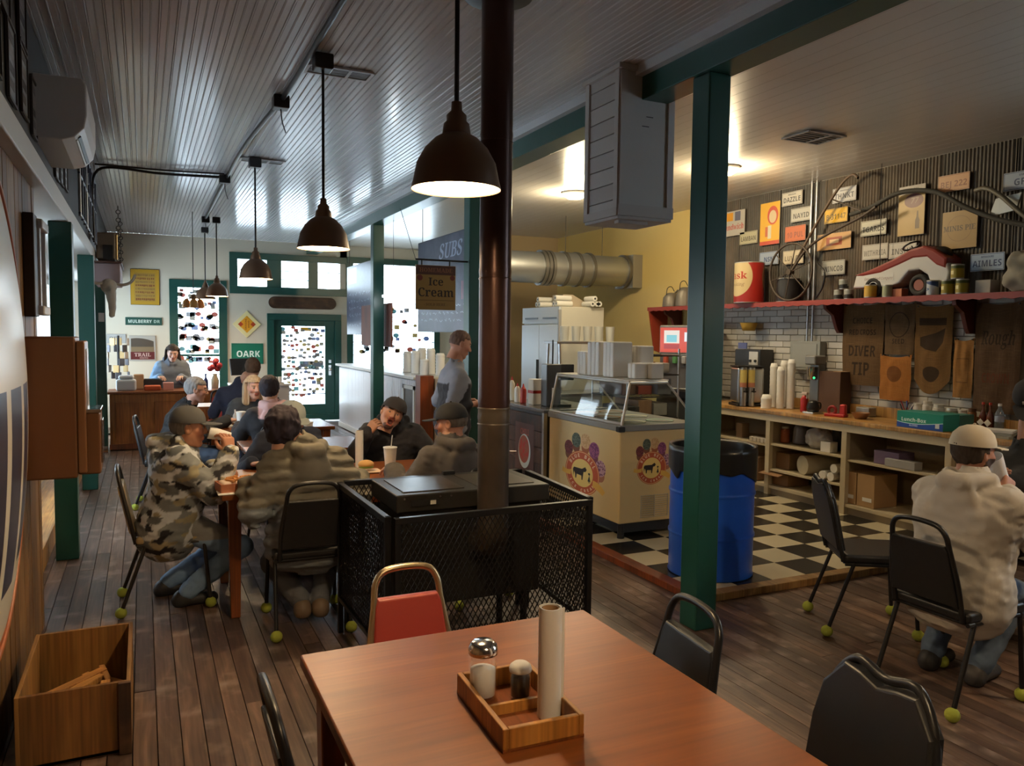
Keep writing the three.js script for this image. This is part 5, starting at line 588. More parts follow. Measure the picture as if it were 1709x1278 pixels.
sack('orange-brown paper feed sack hung below the round print', 1473, 590, 1526, 668, '#9a6228', { off: .012, draw: g => { g.fillStyle = 'rgba(70,36,10,.55)'; g.beginPath(); g.ellipse(92, 110, 46, 44, .4, 0, 7); g.fill(); } }); sack('large burlap sack with a dark bull print and rounded bottom', 1531, 507, 1595, 658, '#6a4c26', { round: 1, draw: g => { g.fillStyle = dk; g.fillRect(24, 40, 140, 22); g.beginPath(); g.moveTo(30, 96); g.lineTo(110, 84); g.lineTo(160, 70); g.lineTo(150, 110); g.lineTo(120, 136); g.lineTo(60, 130); g.lineTo(30, 120); g.fill(); g.beginPath(); g.ellipse(96, 200, 44, 22, 0, 0, 7); g.fill(); } }); sack('plain tan feed sack beside the bull print', 1595, 563, 1629, 664, '#8a6030', { draw: g => { g.strokeStyle = 'rgba(60,36,14,.5)'; g.lineWidth = 3; g.strokeRect(40, 90, 110, 100); } }); sack('wide dark sack at the end of the row with script and red print', 1632, 503, 1712, 690, '#4c351f', { draw: g => { text(g, 'Rough', 96, 84, 44, dk, 'italic bold ', 'serif'); text(g, 'CROWN', 96, 176, 32, 'rgba(90,40,20,.8)'); } });
// ---------- serving counter along the right wall ----------
const CT = .935;
{ const cm = mat([.55, .47, .32], .45, { bumpMap: paintN, bumpScale: .001 }), tm = mat([1, .9, .72], .35, { map: T.pine }); const t = thing('serving_counter', 'cream open-shelved counter with wooden top along the right wall', 'counter', [0, .05, 0]); const z0 = -7.45, z1 = -2.6; obj('counter_top', boxB(5.9, XR - .03, CT - .09, CT - .05, z0, z1, .006), tm, t); obj('front_rail', boxB(5.915, 5.945, CT - .16, CT - .09, z0 + .02, z1), cm, t); obj('backsplash', boxB(XR - .06, XR - .03, CT - .05, CT + .05, z0, z1), tm, t); obj('bottom_board', boxB(5.93, XR - .04, .07, .1, z0 + .02, z1), cm, t); obj('kick_board', boxB(5.96, 5.98, 0, .07, z0 + .02, z1), mat([.3, .25, .18], .6), t); obj('back_panel', boxB(XR - .07, XR - .05, .07, CT - .1, z0, z1), mat([.30, .22, .13], .7), t);
  for (const z of [z0 + .03, -6.26, -5.27, -4.22, -3.2]) { obj('upright', boxB(5.92, 5.97, .0, CT - .1, z - .03, z + .03, .003), cm, t); obj('divider', boxB(5.97, XR - .06, .07, CT - .1, z - .012, z + .012), mat([.34, .27, .17], .6), t); } for (const [za, zb, ys] of [[-6.26, -5.27, [.52, .25]], [-7.4, -6.26, [.5]], [-5.27, -4.22, [.5]], [-4.22, -3.2, [.5]]]) for (const y of ys) obj('shelf', boxB(5.94, XR - .07, y, y + .02, za, zb), cm, t); }
const at = (px, py, y, ox = 0, oz = 0) => { const p = PY(px, py, y); return [Math.min(p[0], 6.42) + ox, y, p[2] + oz]; };
const dn = (px, x, y) => [x, y, PX(px, 700, x)[2]];   // a spot on the counter: column px at depth x
{ const t = thing('tea_urn', 'stainless steel twin tea urn with two taps on the counter', 'urn', dn(1246, 6.07, CT), -.35); obj('body', box(.30, .40, .24, 0, .23, -.02, .03), M.steel, t); obj('base', box(.32, .03, .26, 0, .015, -.02, .01), M.black, t); obj('top_lid', box(.31, .015, .25, 0, .437, -.02, .01), M.black, t); for (const x of [-.1, -.01]) { obj('cylinder', cyl(.035, .035, .42, x, .22, .13, 18), M.steel, t); obj('printed_label', new THREE.CylinderGeometry(.0365, .0365, .15, 18, 1, true).translate(x, .33, .13), mat([.62, .5, .15], .5), t); obj('label_band', new THREE.CylinderGeometry(.0368, .0368, .05, 18, 1, true).translate(x, .24, .13), mat([.5, .2, .12], .5), t); obj('tap', [bar([x, .17, .16], [x, .17, .21], .008), box(.012, .05, .014, x, .185, .205), box(.05, .012, .012, x, .17, .2)], M.black, t); } }
{ const t = thing('coffee_brewer', 'dark coffee brewer with white front panel behind the tea urn', 'coffee machine', dn(1255, 6.41, CT), -HP); obj('tower', box(.42, .62, .2, 0, .31, 0, .01), mat([.025, .025, .025], .4), t); obj('front_panel', box(.14, .15, .01, .11, .52, .105), mat([.55, .55, .52], .4), t); obj('badge', box(.14, .07, .012, -.08, .66, .1), mat([.08, .1, .25], .5), t); for (const x of [.07, .15]) obj('knob', cyl(.016, .016, .02, 0, 0, 0, 12).rotateX(HP).translate(x, .49, .115), M.black, t); }
tag(obj('filter_basket', lathe([[0, 0], [.07, 0], [.1, .09], [.095, .09], [.066, .006], [0, .006]], 24).translate(6.4, 1.77, PX(1250, 535, 6.4)[2]), mat([.55, .33, .05], .6)), 'yellow basket hanging under the red shelf', 'basket'); 
function cups(label, px, x, h, r = .04, off = 0) { const p = dn(px, x, CT); const t = thing('cup_stack', label, 'cup stack', [p[0], CT, p[2] + off], 0, 'white foam cup stacks on the counter'); const n = Math.max(2, Math.round(h / .05)); const pts = [[0, 0]]; for (let i = 0; i < n; i++) { const y = i * h / n; pts.push([r * 1.02, y], [r * 1.06, y + .008], [r * .98, y + .012]); } pts.push([r * .75, h], [0, h]); obj('cups', lathe(pts, 20), M.foam, t); }
cups('shorter tall stack of foam cups beside the tea urn', 1289, 6.22, .48); cups('tallest stack of foam cups against the grey switch box', 1318, 6.26, .53); cups('middle stack of foam cups between its neighbours', 1306, 6.34, .51); cups('tall stack of foam cups at the front of the group', 1301, 6.17, .45); cups('short wide stack of white bowls before the cup stacks', 1278, 6.03, .15, .055);
{ const t = thing('cardboard_box', 'brown carton standing against the wall on the counter', 'carton', dn(1390, 6.42, CT)); obj('carton', box(.16, .42, .3, 0, .21, 0, .004), mat([.10, .05, .03], .8), t); obj('flap', box(.15, .004, .1, 0, .422, .1), M.card, t); }
{ const t = thing('spray_bottle', 'red bottle with black spray head on the counter', 'bottle', dn(1341, 6.15, CT)); obj('bottle', lathe([[0, 0], [.035, 0], [.037, .01], [.037, .13], [.016, .17], [0, .17]], 18), mat([.45, .02, .02], .35), t); obj('spray_head', [box(.03, .03, .07, 0, .19, .01, .006), box(.01, .05, .01, 0, .165, .035)], mat([.6, .5, .45], .5), t); }
{ const t = thing('coffee_carafe', 'black coffee carafe in front of the red machine', 'carafe', dn(1356, 6.1, CT)); obj('base', box(.14, .02, .14, 0, .01, 0, .005), M.steel, t); obj('pot', lathe([[0, .02], [.055, .02], [.065, .06], [.05, .11], [.035, .13], [0, .135]], 24), M.black, t); obj('handle', tube([[.05, .11, 0], [.1, .1, 0], [.1, .05, 0], [.06, .04, 0]], .008, 16), M.black, t); const e = obj('indicator_light', sph(.012, 0, .36, .0), mat([.02, .5, .15], .4, { emissive: new THREE.Color().setRGB(.05, .9, .3), emissiveIntensity: 1.5 }), t); }
{ const t = thing('drink_mixer', 'grey metal drink mixer with clear cup on the wall bracket', 'mixer', dn(1362, 6.38, CT)); obj('column', box(.1, .5, .12, 0, .25, 0, .01), mat([.16, .16, .15], .4, { metalness: .5 }), t); obj('head', box(.16, .1, .15, -.04, .53, 0, .02), mat([.2, .2, .19], .4), t); obj('arm', bar([-.1, .42, 0], [.0, .42, 0], .012), M.steel, t); obj('mixing_cup', lathe([[0, .33], [.03, .33], [.042, .46], [.038, .46], [0, .34]], 18).translate(-.1, 0, 0), M.chrome, t); }
{ const t = thing('tape_gun', 'red tape dispenser lying on the counter', 'dispenser', dn(1395, 6.08, CT), .3); obj('body', [box(.1, .03, .2, 0, .015, 0, .01), box(.05, .11, .06, 0, .07, .07, .015)], mat([.45, .02, .02], .4), t); obj('roll', new THREE.TorusGeometry(.035, .015, 8, 20).rotateY(HP).translate(0, .06, -.04), mat([.3, .02, .02], .5), t); }
tag(obj('wooden_bowl', lathe([[0, 0], [.05, 0], [.085, .06], [.08, .06], [.045, .008], [0, .008]], 28).translate(...dn(1436, 6.15, CT)), mat([.32, .16, .07], .5)), 'wooden bowl with pale rim on the counter', 'bowl'); tag(obj('metal_tin', box(.1, .09, .16, 6.4, CT + .045, PX(1445, 690, 6.4)[2], .008), mat([.3, .28, .25], .4, { metalness: .4 })), 'flat grey tin behind the wooden bowl', 'tin');
{ const t = thing('glove_box', 'teal and blue box of gloves on the counter', 'box', dn(1548, 6.05, CT), -HP); const w = .44, h = .14; obj('carton', box(w, h, .2, 0, h / 2, 0, .004), mat([.02, .28, .24], .5), t); face('printed_face', w - .004, h - .004, canvasTex(512, 170, g => { g.fillStyle = '#0f8f7c'; g.fillRect(0, 0, 512, 170); g.fillStyle = '#1d4fb0'; g.beginPath(); g.moveTo(0, 110); g.quadraticCurveTo(180, 150, 512, 90); g.lineTo(512, 170); g.lineTo(0, 170); g.fill(); g.strokeStyle = '#dff'; g.lineWidth = 7; g.beginPath(); g.moveTo(0, 108); g.quadraticCurveTo(180, 148, 512, 88); g.stroke(); text(g, 'Lunch-Box', 190, 82, 56, '#eafaf4'); text(g, 'GLOVES', 190, 142, 26, '#dde8ff'); g.fillStyle = '#dfe8ee'; g.fillRect(430, 96, 44, 50); }), t, [0, h / 2, .102]); obj('stacked_box', box(.42, .13, .18, 0, .065, -.21, .004), mat([.05, .17, .14], .6), t); }
const jar = (label, px, x, h, r, c, cap = [.6, .58, .54]) => { const p = dn(px, x, CT); const t = thing('condiment_jar', label, 'jar', p, 0, 'jars along the back of the counter'); obj('jar', lathe([[0, 0], [r, 0], [r, h * .8], [r * .8, h * .86], [0, h * .86]], 18), mat(c, .4), t); obj('cap', cyl(r * .85, r * .85, h * .16, 0, h * .93, 0, 18), mat(cap, .5), t); };
jar('white jar behind the left end of the glove box', 1531, 6.44, .17, .04, [.6, .58, .55]); jar('taller white jar behind the glove box', 1547, 6.44, .2, .042, [.62, .6, .56]); jar('wide white jar behind the glove box', 1566, 6.44, .18, .05, [.6, .58, .53]); jar('pale green jar at the glove box end', 1588, 6.42, .16, .05, [.2, .22, .16]); jar('white labelled jar by the amber bottle', 1606, 6.44, .15, .04, [.6, .58, .52]); jar('amber bottle with yellow label', 1622, 6.44, .17, .035, [.22, .08, .015], [.1, .04, .01]);
for (const [px, l] of [[1640, 'dark sauce bottle with diamond label beside the amber bottle'], [1652, 'dark sauce bottle with diamond label beside the water bottle']]) { const t = thing('sauce_bottle', l, 'bottle', dn(px, 6.44, CT), 0, 'sauce bottles'); obj('bottle', lathe([[0, 0], [.028, 0], [.028, .12], [.01, .17], [.01, .22], [0, .22]], 16), mat([.12, .03, .015], .2), t); obj('diamond_label', box(.045, .045, .003, 0, 0, 0).rotateZ(.785).rotateY(-HP).translate(-.029, .065, 0), M.paper, t); obj('cap', cyl(.012, .012, .02, 0, .225, 0, 10), M.red, t); }
{ const t = thing('water_bottle', 'clear plastic water bottle on the counter end', 'bottle', dn(1668, 6.42, CT)); obj('bottle', lathe([[0, 0], [.034, 0], [.035, .01], [.033, .1], [.035, .15], [.014, .2], [.014, .22], [0, .22]], 20), mat([.6, .68, .75], .1, { transmission: .8, thickness: 0 }), t); obj('label_band', new THREE.CylinderGeometry(.0358, .0358, .05, 20, 1, true).translate(0, .11, 0), mat([.35, .42, .6], .5), t); obj('cap', cyl(.015, .015, .02, 0, .225, 0, 12), mat([.7, .7, .7], .5), t); }
{ const t = thing('pen_cup', 'cup of pens and markers behind the glove box', 'pen cup', dn(1512, 6.42, CT)); obj('cup', lathe([[0, 0], [.035, 0], [.04, .1], [.036, .1], [0, .01]], 16), M.black, t); for (let i = 0; i < 8; i++) obj('pen', bar([rr(-.02, .02), .02, rr(-.02, .02)], [rr(-.05, .05), rr(.15, .19), rr(-.06, .06)], .005), mat([[.6, .6, .6], [.4, .03, .03], [.02, .02, .02], [.05, .1, .4]][i % 4], .4), t); }
{ const t = thing('paper_pile', 'pile of papers and pads at the counter end', 'papers', dn(1668, 6.1, CT)); for (let i = 0; i < 3; i++) obj('pad', box(.22 - i * .02, .018, .3 - i * .04, 0, .01 + i * .02, 0).rotateY(i * .2), i === 2 ? M.paper : mat([.3, .3, .25], .8), t); }
// things in the open shelves
const inC = (name, label, cat, g, m, px, x, y) => { const p = PX(px, 760, x); const o = obj(name, g, m); o.position.set(x, y, p[2]); return tag(o, label, cat); };
{ const t = thing('preserve_jar', 'glass jar of orange preserve on the upper cubby shelf', 'jar', [6.1, .593, PX(1310, 740, 6.1)[2]]); obj('jar', lathe([[0, 0], [.045, 0], [.047, .01], [.047, .13], [.035, .15], [0, .15]], 18), mat([.32, .08, .03], .25), t); obj('lid', cyl(.036, .036, .02, 0, .16, 0, 18), mat([.45, .4, .32], .4), t); }
inC('grey_jug', 'grey plastic jug on the upper cubby shelf', 'jug', lathe([[0, 0], [.075, 0], [.08, .02], [.07, .16], [.05, .2], [0, .2]], 20), mat([.22, .2, .2], .4), 1335, 6.18, .593); inC('plastic_bag', 'crumpled white plastic bag on the upper cubby shelf', 'bag', (() => { const f = new Field([-.16, -.02, -.2], [.16, .26, .2], .012); f.ell([0, .1, 0], [.12, .11, .15], .02).noise((x, y, z) => .03 * N3(x * 16, y * 16, z * 16)).cut((x, y, z) => -y); const g = f.mesh(); g.setAttribute('uv', new THREE.Float32BufferAttribute(new Float32Array(g.attributes.position.count * 2), 2)); return g; })(), mat([.5, .48, .46], .5), 1366, 6.12, .592); inC('white_carton', 'small white carton before the plastic bag', 'carton', box(.1, .1, .12, 0, .05, 0, .004), M.foam, 1383, 6.02, .592); inC('black_pitcher', 'black pitcher with a measuring scale in the cubby corner', 'pitcher', [lathe([[0, 0], [.06, 0], [.07, .2], [.066, .2], [.055, .01]], 18), tube([[.06, .18, 0], [.11, .16, 0], [.11, .06, 0], [.06, .04, 0]], .008, 16)], M.black, 1400, 6.2, .592);
inC('brown_carton', 'brown carton on the middle cubby shelf', 'carton', box(.22, .17, .24, 0, .085, 0, .004), mat([.2, .11, .05], .8), 1316, 6.15, .322); inC('large_paper_roll', 'big roll of cream paper lying on the middle cubby shelf', 'paper roll', new THREE.CylinderGeometry(.095, .095, .36, 28).rotateX(HP).rotateY(HP - .2).translate(0, .096, 0), mat([.42, .37, .27], .8), 1366, 6.16, .322); for (const [px, dy, l] of [[1380, 0, 'white paper roll lying before the big cream roll'], [1394, 0, 'white paper roll at the end of the middle cubby shelf'], [1399, .085, 'white paper roll stacked on the others in the cubby']]) { const q = inC('small_paper_roll', l, 'paper roll', new THREE.CylinderGeometry(.042, .042, .11, 18).rotateZ(HP).translate(0, .043, 0), M.paper, px, 6.02, .322 + dy); q.userData.group = 'small paper rolls in the cubby'; }
inC('open_carton', 'open cardboard carton on the cubby floor', 'carton', [box(.3, .12, .3, 0, .06, 0, .004), box(.16, .004, .28).rotateZ(.2).translate(-.2, .13, 0)], mat([.24, .13, .06], .8), 1316, 6.15, .153); for (const [px, l] of [[1436, 'tall brown shipping carton by the cubby upright'], [1466, 'tall brown shipping carton next to the man in the pale hoodie']]) { const q = inC('shipping_carton', l, 'carton', box(.3, .3, .19, 0, .15, 0, .004), mat([.40, .25, .12], .8), px, 6.12, .153); q.userData.group = 'shipping cartons'; obj('shipping_label', box(.003, .035, .1, -.152, .07, .02), M.paper, q); }
inC('purple_carton', 'purple printed carton on the right cubby shelf', 'carton', box(.2, .12, .26, 0, .06, 0, .004), mat([.16, .11, .2], .6), 1492, 6.08, .572); inC('grey_carton', 'grey printed box in front of the purple carton', 'carton', box(.1, .07, .3, 0, .035, 0, .004), mat([.36, .36, .36], .6), 1508, 5.99, .572); inC('takeout_lids', 'stack of white takeout lids on the left cubby shelf', 'lids', Array.from({ length: 5 }, (_, i) => box(.1, .05, .05, 0, .025, i * .056, .006)), mat([.5, .45, .38], .7), 1258, 6.0, .572); inC('tan_carton', 'upright tan carton on the left cubby shelf', 'carton', box(.1, .16, .1, 0, .08, 0, .004), mat([.3, .2, .12], .8), 1238, 6.1, .572); inC('paper_bundle', 'bundle of tan paper bags on the left cubby floor', 'bundle', [box(.3, .26, .4, 0, .13, 0, .02)], mat([.3, .18, .1], .85), 1260, 6.1, .153);
// kitchen background: rack with trays, drinks machine, steel shelf
{ const t = thing('wire_rack', 'dark wire rack crowded with boxes behind the freezer', 'rack', [5.25, .05, -7.75]); const w = .7, d = .75; for (const a of [-1, 1]) for (const b of [-1, 1]) obj('post', bar([a * w / 2, 0, b * d / 2], [a * w / 2, 1.5, b * d / 2], .012), M.steel, t); for (const y of [.2, .45, .7, .95, 1.2, 1.42]) obj('shelf', [box(w, .015, .02, 0, y, d / 2), box(w, .015, .02, 0, y, -d / 2), box(.02, .015, d, -w / 2, y, 0), box(.02, .015, d, w / 2, y, 0), ...Array.from({ length: 9 }, (_, i) => box(.005, .006, d, -w / 2 + (i + 1) * w / 10, y, 0))], M.blackM, t);
  let n = 0; const cs = [[.05, .05, .055], [.25, .14, .08], [.3, .29, .28], [.1, .06, .05], [.2, .03, .02], [.08, .09, .12]]; for (const y of [.21, .46, .71, .96, 1.21]) for (let i = 0; i < 3; i++) { const h = rr(.1, .2), q = tag(obj('rack_carton', box(.19, h, .5, 0, h / 2, 0, .01), mat(cs[n % 6], .6)), ['black', 'tan', 'grey', 'dark brown', 'red', 'blue-grey'][n % 6] + ' container on the ' + ['lowest', 'second', 'third', 'fourth', 'fifth'][n / 3 | 0] + ' tier of the wire rack, ' + ['toward the freezer', 'in the middle', 'toward the wall'][i], 'container'); q.position.set(5.25 + (i - 1) * .22, .05 + y + .008, -7.75 + rr(-.05, .05)); n++; } }
{ const t = thing('steel_shelf', 'bright stainless over-shelf with plastic tubs behind the foam boxes', 'shelf', [5.2, .05, -8.75]); obj('table', [box(1.1, .04, .6, 0, .9, 0, .006)], M.steel, t); obj('over_shelf', box(1.1, .03, .35, 0, 1.55, 0, .004), M.steel, t); for (const a of [-1, 1]) for (const b of [-1, 1]) obj('leg', bar([a * .5, 0, b * .25], [a * .5, 1.55, b * .15], .018), M.steel, t); for (let i = 0; i < 5; i++) { const q = tag(obj('plastic_tub', lathe([[0, 0], [.05, 0], [.06, .19], [.055, .19], [.045, .01], [0, .01]], 16), mat([.55, .55, .5], .5)), 'white plastic tub on the steel over-shelf, ' + ['first', 'second', 'third', 'fourth', 'fifth'][i] + ' from the refrigerator', 'tub', 'tubs on the steel over-shelf'); q.position.set(4.85 + i * .17, 1.617, -8.75); } }
{ const t = thing('drinks_machine', 'soda machine with glowing orange panel beside the green post', 'drinks machine', [6.1, .05, -7.85], -HP + .5); obj('cabinet', box(.55, .55, .5, 0, 1.16, -.02, .02), mat([.1, .1, .11], .4), t); obj('stand', box(.6, .88, .5, 0, .44, 0, .01), mat([.05, .05, .05], .5), t); obj('header', box(.57, .36, .46, 0, 1.60, 0, .02), mat([.15, .14, .14], .4), t);
  const em = canvasTex(256, 160, g => { g.fillStyle = '#e8471a'; g.fillRect(0, 0, 256, 160); g.fillStyle = '#fff0e0'; g.fillRect(24, 18, 96, 84); g.fillStyle = '#8fd8e0'; g.fillRect(40, 48, 64, 46); g.fillStyle = '#c02a1a'; g.fillRect(24, 108, 96, 30); g.fillStyle = '#fff'; g.fillRect(150, 30, 20, 60); }); const f = obj('lit_panel', new THREE.PlaneGeometry(.54, .30), new THREE.MeshStandardMaterial({ color: 0x000000, emissiveMap: em, emissive: 0xffffff, emissiveIntensity: .9, roughness: .3 }), t, true); f.position.set(0, 1.6, .232); for (let i = 0; i < 4; i++) obj('dispense_nozzle', box(.05, .09, .06, -.18 + i * .12, 1.36, .25, .01), mat([[.5, .1, .06], [.1, .3, .12], [.4, .4, .42], [.06, .06, .07]][i], .4), t); obj('drip_tray', box(.5, .04, .12, 0, 1.0, .28, .006), M.steel, t);
  const l = new THREE.RectAreaLight(new THREE.Color().setRGB(1, .35, .12), 1.2, .5, .28); l.position.set(0, 1.6, .25); l.rotation.y = Math.PI; l.name = 'panel_light'; t.add(l); }
// ---------- left side ----------
{ // huge round sign on the panelled wall, convex
  const t = thing('round_sign', 'huge convex cream button sign with orange rim on the wooden wall', 'sign', [-.535, 1.4, -3.43], HP); const R = .97; const tx = canvasTex(1024, 1024, g => { g.fillStyle = '#ded4bd'; g.fillRect(0, 0, 1024, 1024); g.strokeStyle = '#b5481c'; g.lineWidth = 26; g.beginPath(); g.arc(512, 512, 492, 0, 7); g.stroke(); g.strokeStyle = '#d8863a'; g.lineWidth = 8; g.beginPath(); g.arc(512, 512, 474, 0, 7); g.stroke(); g.fillStyle = '#2a2238'; g.fillRect(90, 470, 130, 300); g.fillRect(260, 470, 130, 370); g.fillRect(430, 470, 130, 400); g.fillRect(600, 470, 130, 370); g.fillRect(770, 470, 130, 250); });
  const pts = []; for (let i = 0; i <= 16; i++) { const u = i / 16; pts.push(new THREE.Vector2(R * u, .10 * (1 - u * u) + .012)); } const g = new THREE.LatheGeometry(pts, 72).rotateX(HP); const p = g.attributes.position, uv = g.attributes.uv; for (let i = 0; i < p.count; i++) uv.setXY(i, p.getX(i) / R / 2 + .5, p.getY(i) / R / 2 + .5); const f = obj('enamel_face', g, new THREE.MeshPhysicalMaterial({ map: tx, roughness: .34, clearcoat: .25, clearcoatRoughness: .2, side: THREE.DoubleSide }), t, true); obj('rim', new THREE.TorusGeometry(R, .012, 8, 96).translate(0, 0, .012), mat([.4, .12, .04], .4), t); }
{ // brown vending box on the wall
  const t = thing('coin_machine', 'brown metal coin machine mounted on the left wall', 'vending machine', [0, 0, -4.42]); const bm = mat([.15, .062, .022], .4); obj('cabinet', boxB(-.535, -.30, .96, 1.66, -.28, .02, .012), bm, t); obj('front_plate', boxB(-.30, -.26, .98, 1.64, -.27, .005, .01), mat([.22, .10, .04], .35), t); obj('coin_box', boxB(-.30, -.20, .97, 1.28, -.24, -.02, .01), bm, t); obj('coin_box_lid', boxB(-.31, -.195, 1.28, 1.30, -.25, -.01, .004), M.chrome, t); obj('lock_plate', [boxB(-.2, -.19, 1.02, 1.24, -.2, -.06, .003), cyl(.018, .018, .03, 0, 0, 0, 14).rotateZ(HP).translate(-.185, 1.08, -.1)], M.chrome, t); obj('window_strip', boxB(-.262, -.255, 1.3, 1.6, -.2, -.06), mat([.5, .52, .55], .15), t); }
{ const t = thing('wall_frame', 'deep white and dark wood picture frame on the left wall', 'picture frame', [-.535, 2.02, -5.0]); obj('side_board', boxB(0, .05, -.26, .26, -.05, .1, .006), mat([.03, .018, .014], .5), t); obj('moulding', [boxB(.03, .075, .2, .25, -.34, -.05, .01), boxB(.03, .075, -.25, -.2, -.34, -.05, .01), boxB(.03, .06, -.2, .2, -.34, -.3), boxB(.03, .06, -.2, .2, -.1, -.05)], M.white, t); obj('picture', boxB(.02, .032, -.2, .2, -.32, -.06), mat([.10, .04, .02], .4), t); t.position.z = -4.72; }
{ // firewood crate
  const t = thing('firewood_crate', 'open wooden crate holding kindling beside the panelled wall', 'crate', [-.265, 0, -3.77]); const w = .40, d = .70, h = .29, cm = mat([.62, .50, .32], .6, { map: T.pine }), c2 = mat([.62, .45, .32], .65, { map: T.dark }); for (const s of [-1, 1]) { obj('side_panel', box(.016, h, d, s * (w / 2 - .008), h / 2 + .005, 0, .002), s > 0 ? cm : cm, t); obj('end_panel', box(w - .032, h, .018, 0, h / 2 + .005, s * (d / 2 - .009), .002), s > 0 ? mat([.42, .31, .2], .6, { map: T.pine }) : cm, t); } obj('bottom', box(w, .015, d, 0, .012, 0), c2, t); obj('corner_strip', [box(.045, h, .02, w / 2 - .022, h / 2 + .005, d / 2 + .008)], c2, t); 
  for (let i = 0; i < 16; i++) { const L = rr(.2, .32), q = tag(obj('kindling_stick', box(rr(.025, .05), rr(.02, .04), L, 0, 0, 0, .004), mat([[.9, .72, .5], [.75, .55, .36], [.6, .45, .32]][i % 3], .75, { map: T.pine })), ['pale', 'tan', 'brown'][i % 3] + ' split kindling stick in the wooden crate', 'kindling', 'kindling in the crate'); q.position.set(-.265 + rr(-.12, .12), .045 + (i / 4 | 0) * .032, -3.77 + rr(-.18, .18)); q.rotation.set(rr(-.05, .05), rr(-1.2, 1.2), 0); if (Math.abs(Math.sin(q.rotation.y)) * L / 2 + Math.abs(q.position.x + .265) > .17) q.rotation.y *= .25; }
}
{ // air conditioner
  const t = thing('air_conditioner', 'white wall-mounted air conditioner under the ceiling', 'air conditioner', [-.52, 2.76, -5.55]); const prof = [[0, 0], [.13, .0], [.19, .02], [.235, .07], [.25, .14], [.25, .30], [.23, .33], [0, .33]]; obj('housing', ext(prof, .9, .008, 2).translate(0, 0, -.45), mat([.55, .53, .5], .4), t); obj('louver', box(.012, .08, .74, 0, 0, 0, .004).rotateZ(.75).translate(.175, .04, 0), mat([.6, .6, .58], .35), t); obj('outlet_slot', box(.02, .05, .76).rotateZ(.7).translate(.2, .045, 0), M.black, t); }
{ // posters on the dark header
  const ps = [[2.78, -3.25, .3, .42], [3.1, -3.55, .22, .3], [2.8, -3.75, .26, .36], [3.12, -4.05, .26, .34], [2.78, -4.2, .24, .34], [2.82, -4.62, .24, .34], [3.14, -4.6, .26, .36], [2.78, -5.0, .2, .3], [2.77, -6.25, .26, .3], [2.78, -6.6, .24, .28], [2.79, -6.95, .24, .26]]; const cols = ['#6c6f78', '#5a5450', '#7a7a7e', '#4a4a50', '#80838c', '#8b93a0', '#5e5c5a', '#6e6a66', '#9aa0aa', '#858a92', '#8d9094']; const desc = ['tall grey', 'small brown-grey', 'pale grey', 'dark', 'silver-grey', 'blue-grey', 'dim brown', 'narrow taupe', 'bright bluish', 'grey text', 'light grey'];
  ps.forEach(([y, z, w, h], i) => { const t = thing('framed_print', desc[i] + ' framed print high on the dark left header', 'picture', [-.515, y + .1, z], HP, 'prints on the left header'); obj('frame', [box(w, .014, .012, 0, h / 2, .006), box(w, .014, .012, 0, -h / 2, .006), box(.014, h, .012, w / 2, 0, .006), box(.014, h, .012, -w / 2, 0, .006)], mat([.05, .045, .04], .4), t); obj('sheet', box(w, h, .004, 0, 0, .003), mat(cols[i], .3), t); for (let k = 0; k < 4; k++) obj('print_block', box(w * rr(.4, .75), h * .12, .001, 0, h * (.33 - k * .2), .0058), mat([[.12, .12, .13], [.3, .3, .32], [.05, .05, .06]][k % 3], .5), t); }); }
{ // iron bed-end like rack
  const t = thing('iron_gate_rack', 'blue-grey iron bar rack standing on the left header ledge', 'rack', [-.44, 2.61, -8.5]); const im = mat([.05, .06, .09], .35, { metalness: .6 }); for (let i = 0; i < 9; i++) obj('bar', bar([0, 0, 1.2 - i * .3], [0, .68, 1.2 - i * .3], .012), i % 3 ? im : mat([.35, .38, .42], .3, { metalness: .7 }), t); for (const y of [.02, .34, .66]) obj('cross_rail', bar([0, y, -1.25], [0, y, 1.25], .01), im, t); for (const z of [.9, 0, -.9]) obj('scroll', new THREE.TorusGeometry(.05, .008, 8, 20).rotateY(HP).translate(0, .5, z), mat([.3, .32, .35], .3, { metalness: .7 }), t); }
{ const t = thing('hanging_shelf', 'pale pink boxed shelf hung by chains on the left wall', 'shelf', [-.35, 2.45, -10.6]); obj('shelf_box', boxB(-.15, .13, -.22, 0, -.7, .5, .01), mat([.42, .33, .36], .6), t); obj('shelf_ledge', boxB(-.15, .15, 0, .02, -.75, .55, .004), mat([.12, .06, .05], .5), t); for (const z of [.45, -.65]) for (let k = 0; k < 14; k++) obj('chain_link', new THREE.TorusGeometry(.022, .005, 6, 12).rotateY(k % 2 ? HP : 0).translate(.12, .05 + k * .045, z), M.blackM, t);
  const l = thing('oil_lantern', 'old brass and tin lantern box on the pink shelf', 'lantern', [-.36, 2.475, -10.25]); obj('case', box(.2, .3, .3, 0, .17, 0, .02), mat([.22, .18, .14], .5, { metalness: .4 }), l); obj('dark_front', box(.1, .16, .02, .02, .1, .152), M.black, l); obj('brass_tube', bar([.11, .02, .13], [.11, .3, .13], .012), mat([.6, .42, .2], .3, { metalness: .9 }), l); }
